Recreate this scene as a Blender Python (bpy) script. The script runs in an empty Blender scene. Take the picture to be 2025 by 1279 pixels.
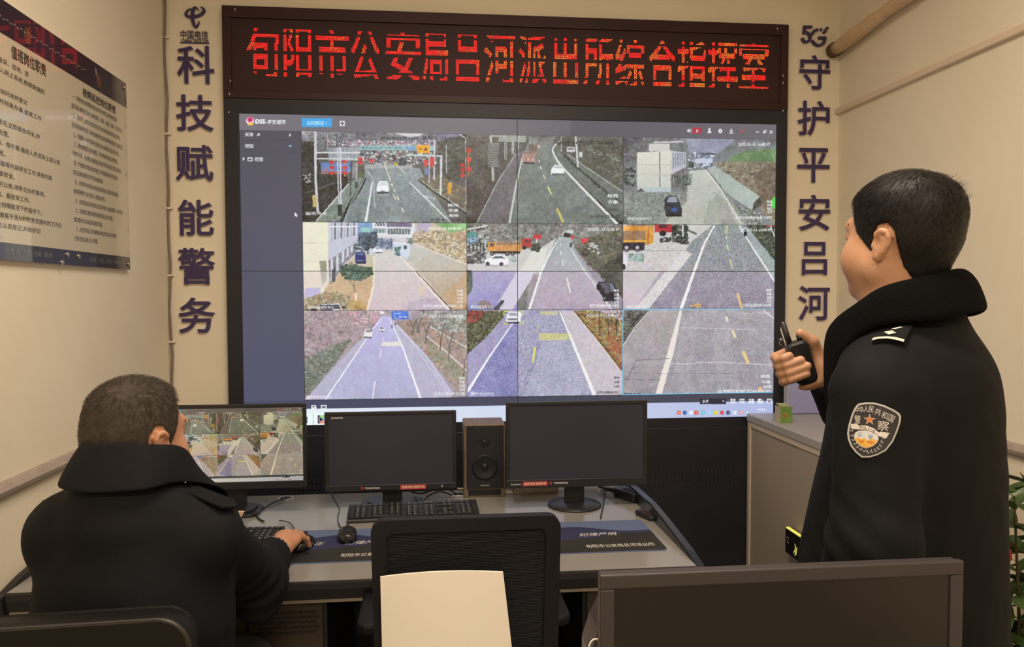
import bpy, bmesh, math, random
import numpy as np
from mathutils import Vector, Matrix
from mathutils.bvhtree import BVHTree
random.seed(7); np.random.seed(7)
SC = bpy.context.scene
COL = SC.collection
R_ = math.radians

# ------------------------------------------------------------------ camera, exposure, lamps
SC.view_settings.view_transform = 'Standard'
SC.view_settings.look = 'None'
SC.view_settings.exposure = 0.0
SC.view_settings.gamma = 1.0
SC.view_settings.use_curve_mapping = False
F_PX, YAW, PITCH, ROLL, CAM_Z = 1519.0, 0.101489, -0.039718, -0.0023662, 1.53
_f = np.array([math.sin(YAW)*math.cos(PITCH), math.cos(YAW)*math.cos(PITCH), math.sin(PITCH)])
_r = np.array([math.cos(YAW), -math.sin(YAW), 0.0]); _u = np.cross(_r, _f)
_r, _u = math.cos(ROLL)*_r+math.sin(ROLL)*_u, -math.sin(ROLL)*_r+math.cos(ROLL)*_u
cam_data = bpy.data.cameras.new('camera'); cam = bpy.data.objects.new('camera', cam_data); COL.objects.link(cam)
cam_data.sensor_fit = 'HORIZONTAL'; cam_data.sensor_width = 36.0; cam_data.lens = F_PX/2025*36
cam_data.clip_start = 0.05
cam.matrix_world = Matrix(((_r[0], _u[0], -_f[0], 0), (_r[1], _u[1], -_f[1], 0), (_r[2], _u[2], -_f[2], CAM_Z), (0, 0, 0, 1)))
SC.camera = cam
def ray(x, y): return _f+_r*(x-1012.5)/F_PX-_u*(y-639.5)/F_PX
def onY(x, y, Y): d = ray(x, y); return d*Y/d[1]+np.array([0, 0, CAM_Z])
def onX(x, y, X): d = ray(x, y); return d*X/d[0]+np.array([0, 0, CAM_Z])
def onZ(x, y, Z): d = ray(x, y); return d*(Z-CAM_Z)/d[2]+np.array([0, 0, CAM_Z])
def pix(P):
    d = np.array(P, float)-np.array([0, 0, CAM_Z]); z = d@_f
    return 1012.5+F_PX*(d@_r)/z, 639.5-F_PX*(d@_u)/z

world = bpy.data.worlds.new('world'); SC.world = world; world.use_nodes = True
world.node_tree.nodes['Background'].inputs[0].default_value = (0.9, 0.8, 0.65, 1)
world.node_tree.nodes['Background'].inputs[1].default_value = 0.02
LAMP_COL = (1.0, 0.835, 0.675)
LAMPS = [((0.25, 1.40, 3.06), (1.2, 0.3), 41.0), ((0.35, -0.75, 3.06), (1.2, 0.3), 59.0)]   # ceiling panel lamps
for _l, _s, _p in LAMPS:
    ld = bpy.data.lights.new('ceiling_light', 'AREA'); ld.shape = 'RECTANGLE'; ld.size, ld.size_y = _s
    ld.energy = _p; ld.color = LAMP_COL
    lo = bpy.data.objects.new('ceiling_light_source', ld); lo.location = (_l[0], _l[1], _l[2]-0.02); COL.objects.link(lo)

# ------------------------------------------------------------------ helpers
def lin(c):
    c = np.asarray(c, float)/255.0
    return np.where(c <= 0.04045, c/12.92, ((c+0.055)/1.055)**2.4)
def s2l(r, g, b): return tuple(lin((r, g, b)))
def mat(name, col, rough=0.5, metal=0.0, var=0.0, scale=8.0, bump=0.0, bscale=60.0, coat=0.0, emit=None, estr=1.0, sss=0.0, spec=0.5, stretch=None):
    m = bpy.data.materials.new(name); m.use_nodes = True
    nt = m.node_tree; b = nt.nodes['Principled BSDF']; I = b.inputs
    I['Base Color'].default_value = (*col, 1); I['Roughness'].default_value = rough; I['Metallic'].default_value = metal
    I['Specular IOR Level'].default_value = spec
    if coat: I['Coat Weight'].default_value = coat; I['Coat Roughness'].default_value = 0.03
    if sss: I['Subsurface Weight'].default_value = sss; I['Subsurface Radius'].default_value = (0.012, 0.005, 0.003); I['Subsurface Scale'].default_value = 0.5
    if emit is not None:
        I['Emission Color'].default_value = (*emit, 1); I['Emission Strength'].default_value = estr
    if var or bump:
        tc = nt.nodes.new('ShaderNodeTexCoord')
        src = tc.outputs['Object']
        if stretch:
            mp = nt.nodes.new('ShaderNodeMapping'); mp.inputs['Scale'].default_value = stretch
            nt.links.new(src, mp.inputs['Vector']); src = mp.outputs['Vector']
    if var:
        n = nt.nodes.new('ShaderNodeTexNoise'); n.inputs['Scale'].default_value = scale; n.inputs['Detail'].default_value = 5
        nt.links.new(src, n.inputs['Vector'])
        r = nt.nodes.new('ShaderNodeValToRGB')
        r.color_ramp.elements[0].position = 0.3; r.color_ramp.elements[1].position = 0.7
        r.color_ramp.elements[0].color = (*[max(0, c*(1-var)) for c in col], 1)
        r.color_ramp.elements[1].color = (*[min(1, c*(1+var)) for c in col], 1)
        nt.links.new(n.outputs['Fac'], r.inputs['Fac']); nt.links.new(r.outputs['Color'], I['Base Color'])
    if bump:
        n2 = nt.nodes.new('ShaderNodeTexNoise'); n2.inputs['Scale'].default_value = bscale; n2.inputs['Detail'].default_value = 4
        nt.links.new(src, n2.inputs['Vector'])
        bp = nt.nodes.new('ShaderNodeBump'); bp.inputs['Strength'].default_value = bump; bp.inputs['Distance'].default_value = 0.01
        nt.links.new(n2.outputs['Fac'], bp.inputs['Height']); nt.links.new(bp.outputs['Normal'], I['Normal'])
    return m
def emission_attr(name, rough=0.35, strength=1.0):
    """a lit screen: what it shows comes from the mesh's colour attribute"""
    m = bpy.data.materials.new(name); m.use_nodes = True; nt = m.node_tree; b = nt.nodes['Principled BSDF']
    a = nt.nodes.new('ShaderNodeAttribute'); a.attribute_name = 'picture'
    b.inputs['Base Color'].default_value = (0.01, 0.01, 0.012, 1); b.inputs['Roughness'].default_value = rough
    b.inputs['Specular IOR Level'].default_value = 0.3
    nt.links.new(a.outputs['Color'], b.inputs['Emission Color']); b.inputs['Emission Strength'].default_value = strength
    return m
def color_attr(name, rough=0.5, coat=0.0):
    m = bpy.data.materials.new(name); m.use_nodes = True; nt = m.node_tree; b = nt.nodes['Principled BSDF']
    a = nt.nodes.new('ShaderNodeAttribute'); a.attribute_name = 'picture'
    nt.links.new(a.outputs['Color'], b.inputs['Base Color']); b.inputs['Roughness'].default_value = rough
    if coat: b.inputs['Coat Weight'].default_value = coat; b.inputs['Coat Roughness'].default_value = 0.02
    return m

class MB:
    """collects shapes for ONE mesh"""
    def __init__(s): s.v = []; s.f = []; s.mi = []; s.sm = []
    def add(s, v, f, mi=0, smooth=False):
        k = len(s.v); s.v += [tuple(map(float, p)) for p in v]
        for q in f: s.f.append(tuple(int(i)+k for i in q)); s.mi.append(mi); s.sm.append(smooth)
        return s
    def box(s, c, d, rz=0.0, mi=0, rx=0.0):
        hx, hy, hz = d[0]/2, d[1]/2, d[2]/2; M = Matrix.Rotation(rz, 3, 'Z') @ Matrix.Rotation(rx, 3, 'X')
        v = [M @ Vector((x*hx, y*hy, z*hz))+Vector(c) for x in (-1, 1) for y in (-1, 1) for z in (-1, 1)]
        return s.add(v, [(0, 1, 3, 2), (4, 6, 7, 5), (0, 4, 5, 1), (2, 3, 7, 6), (0, 2, 6, 4), (1, 5, 7, 3)], mi)
    def span(s, a, b, mi=0):
        return s.box([(a[i]+b[i])/2 for i in range(3)], [abs(b[i]-a[i]) for i in range(3)], 0, mi)
    def prism(s, poly, axis, a, b, mi=0, smooth=False):
        """extrudes a 2-D polygon along an axis from a to b"""
        n = len(poly); put = {'x': lambda p, t: (t, p[0], p[1]), 'y': lambda p, t: (p[0], t, p[1]), 'z': lambda p, t: (p[0], p[1], t)}[axis]
        s.add([put(p, a) for p in poly]+[put(p, b) for p in poly], [tuple(range(n))[::-1], tuple(range(n, 2*n))], mi)
        k = len(s.v)-2*n
        for i in range(n):
            j = (i+1) % n; s.f.append((k+i, k+j, k+n+j, k+n+i)); s.mi.append(mi); s.sm.append(smooth)
        return s
    def tube(s, path, r, seg=10, mi=0, cap=True):
        P = [Vector(p) for p in path]; n = len(P); rr = r if isinstance(r, (list, tuple)) else [r]*n
        k = len(s.v); up = None
        for i in range(n):
            t = (P[min(i+1, n-1)]-P[max(i-1, 0)]).normalized()
            if up is None: up = t.orthogonal().normalized()
            up = (up-t*up.dot(t)).normalized(); w = t.cross(up)
            for j in range(seg):
                a = 2*math.pi*j/seg; s.v.append(tuple(P[i]+(up*math.cos(a)+w*math.sin(a))*rr[i]))
        for i in range(n-1):
            for j in range(seg):
                a, b = k+i*seg+j, k+i*seg+(j+1) % seg
                s.f.append((a, b, b+seg, a+seg)); s.mi.append(mi); s.sm.append(True)
        if cap:
            s.f.append(tuple(k+j for j in range(seg))[::-1]); s.f.append(tuple(k+(n-1)*seg+j for j in range(seg))); s.mi += [mi, mi]; s.sm += [False, False]
        return s
    def lathe(s, prof, c=(0, 0, 0), seg=32, mi=0, sx=1.0, sy=1.0):
        k = len(s.v); n = len(prof)
        for r, z in prof:
            for j in range(seg):
                a = 2*math.pi*j/seg; s.v.append((c[0]+r*math.cos(a)*sx, c[1]+r*math.sin(a)*sy, c[2]+z))
        for i in range(n-1):
            for j in range(seg):
                a, b = k+i*seg+j, k+i*seg+(j+1) % seg
                s.f.append((a, b, b+seg, a+seg)); s.mi.append(mi); s.sm.append(True)
        s.f.append(tuple(k+j for j in range(seg))[::-1]); s.f.append(tuple(k+(n-1)*seg+j for j in range(seg))); s.mi += [mi, mi]; s.sm += [False, False]
        return s
    def ball(s, c, r, seg=16, rings=10, mi=0):
        r = r if isinstance(r, (tuple, list)) else (r, r, r); k = len(s.v)
        for i in range(rings+1):
            p = math.pi*i/rings
            for j in range(seg):
                a = 2*math.pi*j/seg
                s.v.append((c[0]+r[0]*math.sin(p)*math.cos(a), c[1]+r[1]*math.sin(p)*math.sin(a), c[2]+r[2]*math.cos(p)))
        for i in range(rings):
            for j in range(seg):
                a, b = k+i*seg+j, k+i*seg+(j+1) % seg
                s.f.append((a, a+seg, b+seg, b)); s.mi.append(mi); s.sm.append(True)
        return s
    def mesh(s, name):
        m = bpy.data.meshes.new(name); m.from_pydata(s.v, [], s.f)
        m.polygons.foreach_set('material_index', s.mi); m.polygons.foreach_set('use_smooth', s.sm); m.update()
        return m
def rrect(w, h, r, n=5, cx=0, cy=0):
    p = []
    for sx, sy, a0 in ((1, 1, 0), (-1, 1, 90), (-1, -1, 180), (1, -1, 270)):
        for i in range(n+1):
            a = R_(a0+90*i/n); p.append((cx+sx*(w/2-r)+r*math.cos(a), cy+sy*(h/2-r)+r*math.sin(a)))
    return p
def tag(o, label=None, cat=None, group=None, kind=None):
    if label: o['label'] = label
    if cat: o['category'] = cat
    if group: o['group'] = group
    if kind: o['kind'] = kind
    return o
def thing(name, label, cat, loc=(0, 0, 0), rz=0.0, group=None):
    o = bpy.data.objects.new(name, None); o.empty_display_size = 0.05; COL.objects.link(o)
    o.location = loc; o.rotation_euler = (0, 0, rz); return tag(o, label, cat, group)
def part(name, mb, m, parent=None, bevel=0.0, label=None, loc=None, rot=None, kind=None):
    me = mb.mesh(name) if isinstance(mb, MB) else mb
    o = bpy.data.objects.new(name, me); COL.objects.link(o)
    for x in (m if isinstance(m, (list, tuple)) else [m]): me.materials.append(x)
    if parent: o.parent = parent
    if loc is not None: o.location = loc
    if rot is not None: o.rotation_euler = rot
    if bevel:
        b = o.modifiers.new('bevel', 'BEVEL'); b.width = bevel; b.segments = 2; b.limit_method = 'ANGLE'; b.angle_limit = R_(40)
    return tag(o, label, None, None, kind)
def solo(name, mb, m, label, cat, loc=(0, 0, 0), rz=0.0, bevel=0.0, group=None):
    o = part(name, mb, m, None, bevel, None, loc, (0, 0, rz)); return tag(o, label, cat, group)
def structure(name, mb, m, bevel=0.0): return part(name, mb, m, None, bevel, kind='structure')

# ---- lettering: glyph outlines of Blender's built-in font, cached
_GL = {}
def glyphs(txt, bold=0.0, extrude=0.0, shear=0.0):
    """bold thickens the strokes by laying shifted copies together"""
    key = (txt, bold, extrude, shear)
    if key not in _GL:
        c = bpy.data.curves.new('lettering', 'FONT'); c.body = txt; c.extrude = extrude; c.shear = shear
        c.resolution_u = 3
        o = bpy.data.objects.new('lettering', c); COL.objects.link(o)
        dg = bpy.context.evaluated_depsgraph_get(); dg.update()
        m = bpy.data.meshes.new_from_object(o.evaluated_get(dg))
        v = np.array([p.co for p in m.vertices]) if len(m.vertices) else np.zeros((0, 3))
        f = [tuple(p.vertices) for p in m.polygons]
        m.calc_loop_triangles(); t = [tuple(x.vertices) for x in m.loop_triangles]
        nz = [abs(p.normal.z) for p in m.polygons]
        bpy.data.objects.remove(o); bpy.data.curves.remove(c); bpy.data.meshes.remove(m)
        if bold >= 0.012 and len(v):
            V0, F0, T0, Z0, n = v, f, t, nz, len(v); v = []; f = []; t = []; nz = []
            for i, (sx, sy) in enumerate([(math.cos(q), math.sin(q)) for q in np.arange(0.26, 6.28, math.pi/6 if extrude else math.pi/2)]):
                v.append(V0*(1, 1, 1+0.004*i)+np.array((sx*bold, sy*bold, 0.0 if extrude else 0.004*i))); f += [tuple(q+i*n for q in p) for p in F0]; t += [tuple(q+i*n for q in p) for p in T0]; nz += Z0
            v = np.concatenate(v)
        _GL[key] = (v, f, t, nz)
    return _GL[key]
def put_text(mb, txt, frame, w=None, h=None, bold=0.0, mi=0, extrude=0.0, side_mi=None, box=None, shear=0.0, align='l'):
    """frame = (origin, right, up): sets glyphs so that their box is w wide / h high; origin is lower left ('l') or centre ('c')"""
    v, f, t, nz = glyphs(txt, bold, 1.0 if extrude else 0.0, shear)
    if not len(v): return
    lo, hi = v.min(0), v.max(0); W, H = hi[0]-lo[0], hi[1]-lo[1]
    if h is None: k = w/W; sx = sy = k
    elif w is None: k = h/H; sx = sy = k
    else: sx, sy = w/W, h/H
    o, r, u = [Vector(x) for x in frame]; n = r.cross(u)
    ax, ay = (0, 0) if align == 'l' else (W*sx/2, H*sy/2)
    P = [o+r*((p[0]-lo[0])*sx-ax)+u*((p[1]-lo[1])*sy-ay)+n*(p[2]*(extrude or sx)) for p in v]
    k = len(mb.v); mb.v += [tuple(p) for p in P]
    for q, z in zip(f, nz):
        mb.f.append(tuple(i+k for i in q)); mb.mi.append(side_mi if (side_mi is not None and z < 0.5) else mi); mb.sm.append(False)

# ------------------------------------------------------------------ room
WALL_Y, XL, XR, CEIL, BACK = 3.489, -1.148, 1.909, 3.10, -2.2
SCR_Y, SCR_X0, SCR_Z0, SCR_W, SCR_H = 3.459, -0.83206, 0.94745, 2.42, 1.361
M_wall = mat('cream_wall_paint', (0.80, 0.73, 0.58), 0.75, var=0.025, scale=3, bump=0.06, bscale=25)
M_dado = mat('cream_wall_paint_lower', (0.77, 0.70, 0.54), 0.6, var=0.03, scale=4)
M_ceil = mat('white_ceiling', (0.82, 0.80, 0.74), 0.8)
M_floor = mat('grey_floor_tiles', (0.30, 0.27, 0.23), 0.35, var=0.1, scale=5)
M_rail = mat('taupe_rail', (0.36, 0.30, 0.26), 0.5, var=0.12, scale=20)
M_white = mat('white_plastic', (0.78, 0.72, 0.62), 0.4)
T = 0.12
structure('floor', MB().span((XL-T, BACK-T, -0.1), (XR+T, WALL_Y+T, 0)), M_floor)
structure('ceiling', MB().span((XL-T, BACK-T, CEIL), (XR+T, WALL_Y+T, CEIL+0.1)), M_ceil)
structure('wall_far', MB().span((XL-T, WALL_Y, 0), (XR+T, WALL_Y+T, CEIL)), M_wall)
structure('wall_left', MB().span((XL-T, BACK-T, 0), (XL, WALL_Y, CEIL)), M_wall)
structure('wall_right', MB().span((XR, BACK-T, 0), (XR+T, WALL_Y, CEIL)), M_wall)
structure('wall_near', MB().span((XL, BACK-T, 0), (XR, BACK, CEIL)), M_wall)
for i, (x, s) in enumerate(((XL, 1), (XR, -1))):
    mb = MB().prism([(x+s*a, z) for a, z in ((0, 0.985), (0.012, 0.988), (0.022, 1.0), (0.026, 1.012), (0.018, 1.024), (0.012, 1.03), (0, 1.032))][::s], 'y', BACK, WALL_Y)
    structure('trim_%d' % (i+1), mb, M_rail)
for n, a, b in (('left', (XL, BACK, 0), (XL+0.012, WALL_Y, 0.09)), ('right', (XR-0.012, BACK, 0), (XR, WALL_Y, 0.09))):
    structure('baseboard_'+n, MB().span(a, b), M_rail)
M_lamp = mat('lamp_diffuser', (0.9, 0.88, 0.8), 0.4, emit=LAMP_COL, estr=3.0)
M_lampframe = mat('lamp_frame', (0.7, 0.7, 0.68), 0.4, metal=0.3)
for i, (l, s, p) in enumerate(LAMPS):
    t = thing('ceiling_lamp', ('long flat ceiling lamp above the chairs near the video wall', 'long flat ceiling lamp behind the camera position')[i], 'ceiling lamp', (l[0], l[1], CEIL))
    mb = MB()
    for sx in (-1, 1): mb.box((sx*(s[0]/2+0.01), 0, -0.02), (0.02, s[1]+0.04, 0.04))
    for sy in (-1, 1): mb.box((0, sy*(s[1]/2+0.01), -0.02), (s[0], 0.02, 0.04))
    part('lamp_frame', mb, M_lampframe, t); part('diffuser', MB().box((0, 0, -0.011), (s[0], s[1], 0.02)), M_lamp, t)
# cable trunking along the right wall, conduit in the left corner, wrapped pipe out of the far wall
M_trunk = mat('trunking_plastic', (0.72, 0.60, 0.46), 0.5)
solo('cable_trunking', MB().span((XR-0.022, BACK+0.02, 2.367), (XR, WALL_Y-0.002, 2.393)), M_trunk,
     'long cream plastic cable trunking fixed along the right wall', 'cable trunking', bevel=0.004)
t = thing('cable_conduit', 'thin grey cable running down the corner left of the blue lettering', 'cable', (XL+0.008, WALL_Y-0.012, 0))
M_cond = mat('grey_cable', (0.22, 0.17, 0.15), 0.5)
part('cable', MB().tube([(0.004*math.sin(i*1.7), 0.003*math.cos(i*1.1), 0.06+i*0.1) for i in range(30)], 0.0055, 8), M_cond, t)
for z in (1.32, 1.61, 1.90, 2.22, 2.63, 2.95):
    part('cable_clip', MB().box((0.004, 0.003, z), (0.026, 0.018, 0.008)), M_white, t, 0.002)
a = onX(1652, 97, XR-0.045); b = onX(1785, -2, XR-0.045); d = b-a
M_pipe = mat('wrapped_pipe_tape', (0.62, 0.46, 0.28), 0.55, var=0.12, scale=18, bump=0.3, bscale=40)
t = thing('wrapped_pipe', 'tan tape wrapped pipe leaving the wall above the cable trunking', 'pipe', tuple(a))
s_end = min((CEIL-0.005-a[2])/d[2], (BACK+0.01-a[1])/d[1]); pth = [tuple(d*s) for s in np.linspace(-0.03, s_end, 70)]
part('pipe', MB().tube(pth, [0.029+0.0018*((i*7) % 5-2)/2+0.002*math.sin(i*0.9) for i in range(70)], 18), M_pipe, t)
part('wall_sleeve', MB().tube([tuple(d*-0.045), tuple(d*0.01)], 0.034, 18), mat('dark_hole', (0.10, 0.06, 0.03), 0.8), t, label='dark ragged sleeve at the wall hole')
# ------------------------------------------------------------------ the picture on the video wall, painted on a fine grid of coloured vertices
CW, CH, SS = 1100, 620, 2
class Canvas:
    def __init__(s, w, h, ss):
        s.W, s.H, s.ss = w*ss, h*ss, ss; s.im = np.zeros((s.H, s.W, 3)); s.clip = (0, 0, s.W, s.H); s.T = (0, 0, 1); s.rng = np.random.RandomState(3)
    def S(s, x, y):
        x = s.T[0]+x/s.T[2]; y = s.T[1]+y/s.T[2]
        P = onY(x, y, SCR_Y); return ((P[0]-SCR_X0)/SCR_W*s.W, (SCR_Z0+SCR_H-P[2])/SCR_H*s.H)
    def mask(s, pts):
        P = np.array(pts); x0 = int(max(s.clip[0], P[:, 0].min())); x1 = int(min(s.clip[2], P[:, 0].max()+1)); y0 = int(max(s.clip[1], P[:, 1].min())); y1 = int(min(s.clip[3], P[:, 1].max()+1))
        if x1 <= x0 or y1 <= y0: return None
        yy, xx = np.mgrid[y0:y1, x0:x1]+0.5; m = np.zeros(xx.shape, bool)
        for i in range(len(P)):
            a, b = P[i], P[i-1]
            if a[1] == b[1]: continue
            m ^= ((a[1] > yy) != (b[1] > yy)) & (xx < (b[0]-a[0])*(yy-a[1])/(b[1]-a[1])+a[0])
        return (slice(y0, y1), slice(x0, x1)), m, yy, xx
    def raw(s, pts, col, al=1.0, noise=0.0, col2=None, vertical=True, grain=1):
        r = s.mask(pts)
        if r is None: return
        sl, m, yy, xx = r; c = np.zeros(m.shape+(3,))+np.array(col, float)
        if col2 is not None:
            q = yy if vertical else xx; t = ((q-q.min())/max(1, q.max()-q.min()))[..., None]; c = c*(1-t)+np.array(col2, float)*t
        if noise:
            hh, ww = m.shape; n = s.rng.randn(hh//grain+1, ww//grain+1); n = np.repeat(np.repeat(n, grain, 0), grain, 1)[:hh, :ww]; c = c+noise*n[..., None]
        v = s.im[sl]; v[m] = v[m]*(1-al)+c[m]*al
    def fill(s, pts, col, al=1.0, noise=0.0, col2=None, vertical=True, grain=2): s.raw([s.S(*p) for p in pts], col, al, noise, col2, vertical, grain)
    def rect(s, x0, y0, x1, y1, col, **k): s.fill([(x0, y0), (x1, y0), (x1, y1), (x0, y1)], col, **k)
    def line(s, pts, w, col, al=1.0, w2=None):
        w2 = w if w2 is None else w2; n = len(pts)-1
        for i in range(n):
            (x0, y0), (x1, y1) = pts[i], pts[i+1]; L = math.hypot(x1-x0, y1-y0) or 1; nx, ny = -(y1-y0)/L, (x1-x0)/L
            a = (w+(w2-w)*i/n)/2; b = (w+(w2-w)*(i+1)/n)/2
            s.fill([(x0+nx*a, y0+ny*a), (x1+nx*b, y1+ny*b), (x1-nx*b, y1-ny*b), (x0-nx*a, y0-ny*a)], col, al)
    def ell(s, cx, cy, rx, ry, col, al=1.0, noise=0.0):
        s.fill([(cx+rx*math.cos(a), cy+ry*math.sin(a)) for a in np.linspace(0, 2*math.pi, 20)[:-1]], col, al, noise)
    def specks(s, pts, cols, n, size, al=0.8):
        """leaves, rubble: small blotches inside a polygon"""
        P = np.array(pts, float); lo, hi = P.min(0), P.max(0); k = 0
        while k < n:
            x, y = s.rng.uniform(lo[0], hi[0]), s.rng.uniform(lo[1], hi[1]); ins = False
            for i in range(len(P)):
                a, b = P[i], P[i-1]
                if (a[1] > y) != (b[1] > y) and x < (b[0]-a[0])*(y-a[1])/(b[1]-a[1])+a[0]: ins = not ins
            k += 1
            if ins:
                c = cols[s.rng.randint(len(cols))]; q = size*s.rng.uniform(0.5, 1.4); a = s.rng.uniform(0, 3)
                s.fill([(x+q*math.cos(a+t), y+q*0.7*math.sin(a+t)) for t in (0, 1.3, 2.6, 4.0, 5.2)], c, al)
    def text(s, txt, x, y, w, h, col, al=1.0, bold=0.02):
        v, f, t, nz = glyphs(txt, bold); lo, hi = v.min(0), v.max(0)
        P = [s.S(x+(p[0]-lo[0])/(hi[0]-lo[0])*w, y+h-(p[1]-lo[1])/(hi[1]-lo[1])*h) for p in v]
        for q in t: s.raw([P[i] for i in q], col, al)
    def tile(s, i, j): s.clip = TILE[i][j]
    def down(s):
        a = s.im.reshape(s.H//s.ss, s.ss, s.W//s.ss, s.ss, 3).mean((1, 3)); return np.clip(a, 0, 255)
C = Canvas(CW, CH, SS)
def cx_(px, py=400): return C.S(px, py)[0]
def cy_(px, py): return C.S(px, py)[1]
_xs = [cx_(598), cx_(922.5), cx_(1232), cx_(1531.5, 600)]
_ys = [cy_(598, 259.5), cy_(598, 438.5), cy_(598, 614.5), cy_(598, 791)]
TILE = [[(int(_xs[c])+2, int(_ys[r])+2, int(_xs[c+1])-1, int(_ys[r+1])-1) for c in range(3)] for r in range(3)]
FULL = (0, 0, C.W, C.H)
W_ = (235, 238, 240); K_ = (40, 40, 46)
def car(x0, y0, x1, y1, col, glass=(90, 105, 120), back=True):
    w, h = x1-x0, y1-y0
    C.fill([(x0+w*.05, y1-h*.08), (x1-w*.05, y1-h*.08), (x1, y1), (x0, y1)], (45, 45, 50))
    C.fill([(x0, y0+h*.45), (x0+w*.16, y0+h*.08), (x0+w*.3, y0), (x1-w*.3, y0), (x1-w*.16, y0+h*.08), (x1, y0+h*.45), (x1, y1-h*.1), (x0, y1-h*.1)], col)
    C.fill([(x0+w*.14, y0+h*.42), (x0+w*.24, y0+h*.12), (x1-w*.24, y0+h*.12), (x1-w*.14, y0+h*.42)], glass)
    C.rect(x0+w*.3, y0+h*.6, x1-w*.3, y0+h*.75, [c*.8 for c in col]); C.rect(x0+w*.2, y1-h*.2, x1-w*.2, y1-h*.1, [c*.55 for c in col])
Z6 = (460, 210, 4.219); Z7 = (920, 240, 3.164); Z8 = (590, 430, 5.786); ZA = (920, 440, 3.214); ZB = (460, 600, 4.219); ZC = (920, 600, 3.214)
# ---- the program window
C.raw([(0, 0), (C.W, 0), (C.W, C.H), (0, C.H)], (30, 30, 36))
C.T = (0, 0, 1)
C.raw([(0, 0), (C.W, 0), (C.W, _ys[0]), (0, _ys[0])], (118, 115, 122), col2=(88, 86, 96), vertical=False)
C.raw([(C.W*.6, 0), (C.W, 0), (C.W, _ys[0]), (C.W*.6, _ys[0])], (90, 88, 98), col2=(112, 108, 114), vertical=False)
C.raw([(0, _ys[0]-1), (_xs[0]-3, _ys[0]-1), (_xs[0]-3, C.H*.93), (0, C.H*.93)], (80, 80, 91), col2=(82, 84, 108))
C.raw([(0, _ys[3]+2), (C.W, _ys[3]+2), (C.W, C.H*.9475), (0, C.H*.9475)], (74, 76, 102), col2=(70, 70, 80), vertical=False)
C.raw([(0, C.H*.9475), (C.W, C.H*.9475), (C.W, C.H), (0, C.H)], (236, 246, 250), col2=(176, 186, 226), vertical=False)
C.rect(602, 845 - 28, 900, 846, (236, 250, 252))
C.T = Z6
C.ell(148, 122, 33, 33, (240, 225, 228)); C.ell(148, 112, 25, 24, (225, 90, 135)); C.ell(148, 112, 13, 13, (175, 40, 95)); C.fill([(122, 138), (178, 138), (168, 158), (132, 158)], (245, 195, 90))
C.text('DSS', 192, 108, 82, 38, (250, 250, 252), bold=0.05); C.text('-平安城市', 280, 113, 165, 38, (240, 240, 245))
C.rect(578, 102, 832, 172, (66, 165, 228)); C.text('实时预览 1', 622, 122, 165, 36, (190, 232, 255)); C.rect(896, 122, 938, 164, (225, 225, 230)); C.rect(912, 128, 922, 158, (90, 90, 100)); C.rect(902, 138, 932, 148, (90, 90, 100))
C.text('资源', 103, 220, 70, 34, (225, 225, 232)); C.line([(203, 250), (222, 233)], 6, W_); C.fill([(205, 229), (228, 229), (228, 250)], W_); C.fill([(472, 228), (488, 242), (472, 256)], W_)
C.line([(85, 286), (556, 290)], 3, (60, 60, 72)); C.text('视图', 103, 316, 72, 34, (225, 225, 232)); C.fill([(467, 328), (492, 328), (480, 346)], (150, 205, 240)); C.line([(85, 380), (556, 384)], 3, (66, 66, 80))
C.fill([(88, 426), (104, 441), (88, 456)], W_); C.rect(126, 428, 168, 460, (230, 230, 236)); C.rect(132, 438, 162, 455, (84, 84, 98)); C.text('视图', 183, 426, 70, 36, (225, 225, 232))
C.fill([(514, 882), (542, 910), (530, 911), (538, 924), (531, 927), (524, 914), (516, 922)], (240, 240, 245))
C.T = Z7
C.fill([(1388, 52), (1396, 52), (1404, 44), (1404, 70), (1396, 64), (1388, 64)], W_); C.line([(1410, 46), (1414, 58), (1410, 70)], 3, W_); C.rect(1422, 40, 1476, 76, (180, 60, 75)); C.text('0', 1444, 50, 12, 18, W_)
C.ell(1527, 50, 7, 8, W_); C.fill([(1514, 72), (1518, 60), (1536, 60), (1540, 72)], W_); C.ell(1595, 60, 12, 13, W_); C.ell(1595, 60, 4, 5, (100, 98, 106))
C.line([(1650, 72), (1676, 72)], 6, W_); C.line([(1663, 46), (1663, 62)], 6, W_); C.fill([(1653, 58), (1673, 58), (1663, 68)], W_); C.line([(1720, 72), (1722, 60), (1732, 56), (1740, 64)], 5, (215, 70, 90))
C.rect(1820, 64, 1836, 69, W_); C.rect(1866, 54, 1884, 56, W_); C.rect(1862, 62, 1876, 74, W_); C.line([(1870, 56), (1882, 56), (1882, 68)], 3, W_); C.line([(1903, 58), (1922, 76)], 4, W_); C.line([(1922, 58), (1903, 76)], 4, W_)
C.T = ZC
C.rect(1490, 602, 1656, 640, (44, 44, 58)); C.text('全屏', 1505, 610, 40, 22, W_); C.fill([(1632, 616), (1646, 616), (1639, 626)], W_)
for ox in (0, 18):
    for oy in (0, 17): C.rect(1684+ox, 605+oy, 1698+ox, 618+oy, W_)
for ox in (0, 12, 23):
    for oy in (0, 11, 22): C.rect(1742+ox, 605+oy, 1751+ox, 613+oy, W_)
for ox in (0, 9, 18, 26):
    for oy in (0, 9, 17, 25): C.rect(1801+ox, 605+oy, 1808+ox, 612+oy, W_)
C.rect(1858, 605, 1890, 636, W_); C.line([(1870, 624), (1888, 606)], 5, (70, 70, 84)); C.rect(1917, 604, 1948, 634, W_); C.rect(1923, 610, 1942, 628, (70, 70, 84)); C.line([(1926, 612), (1940, 626)], 4, W_)
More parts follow.
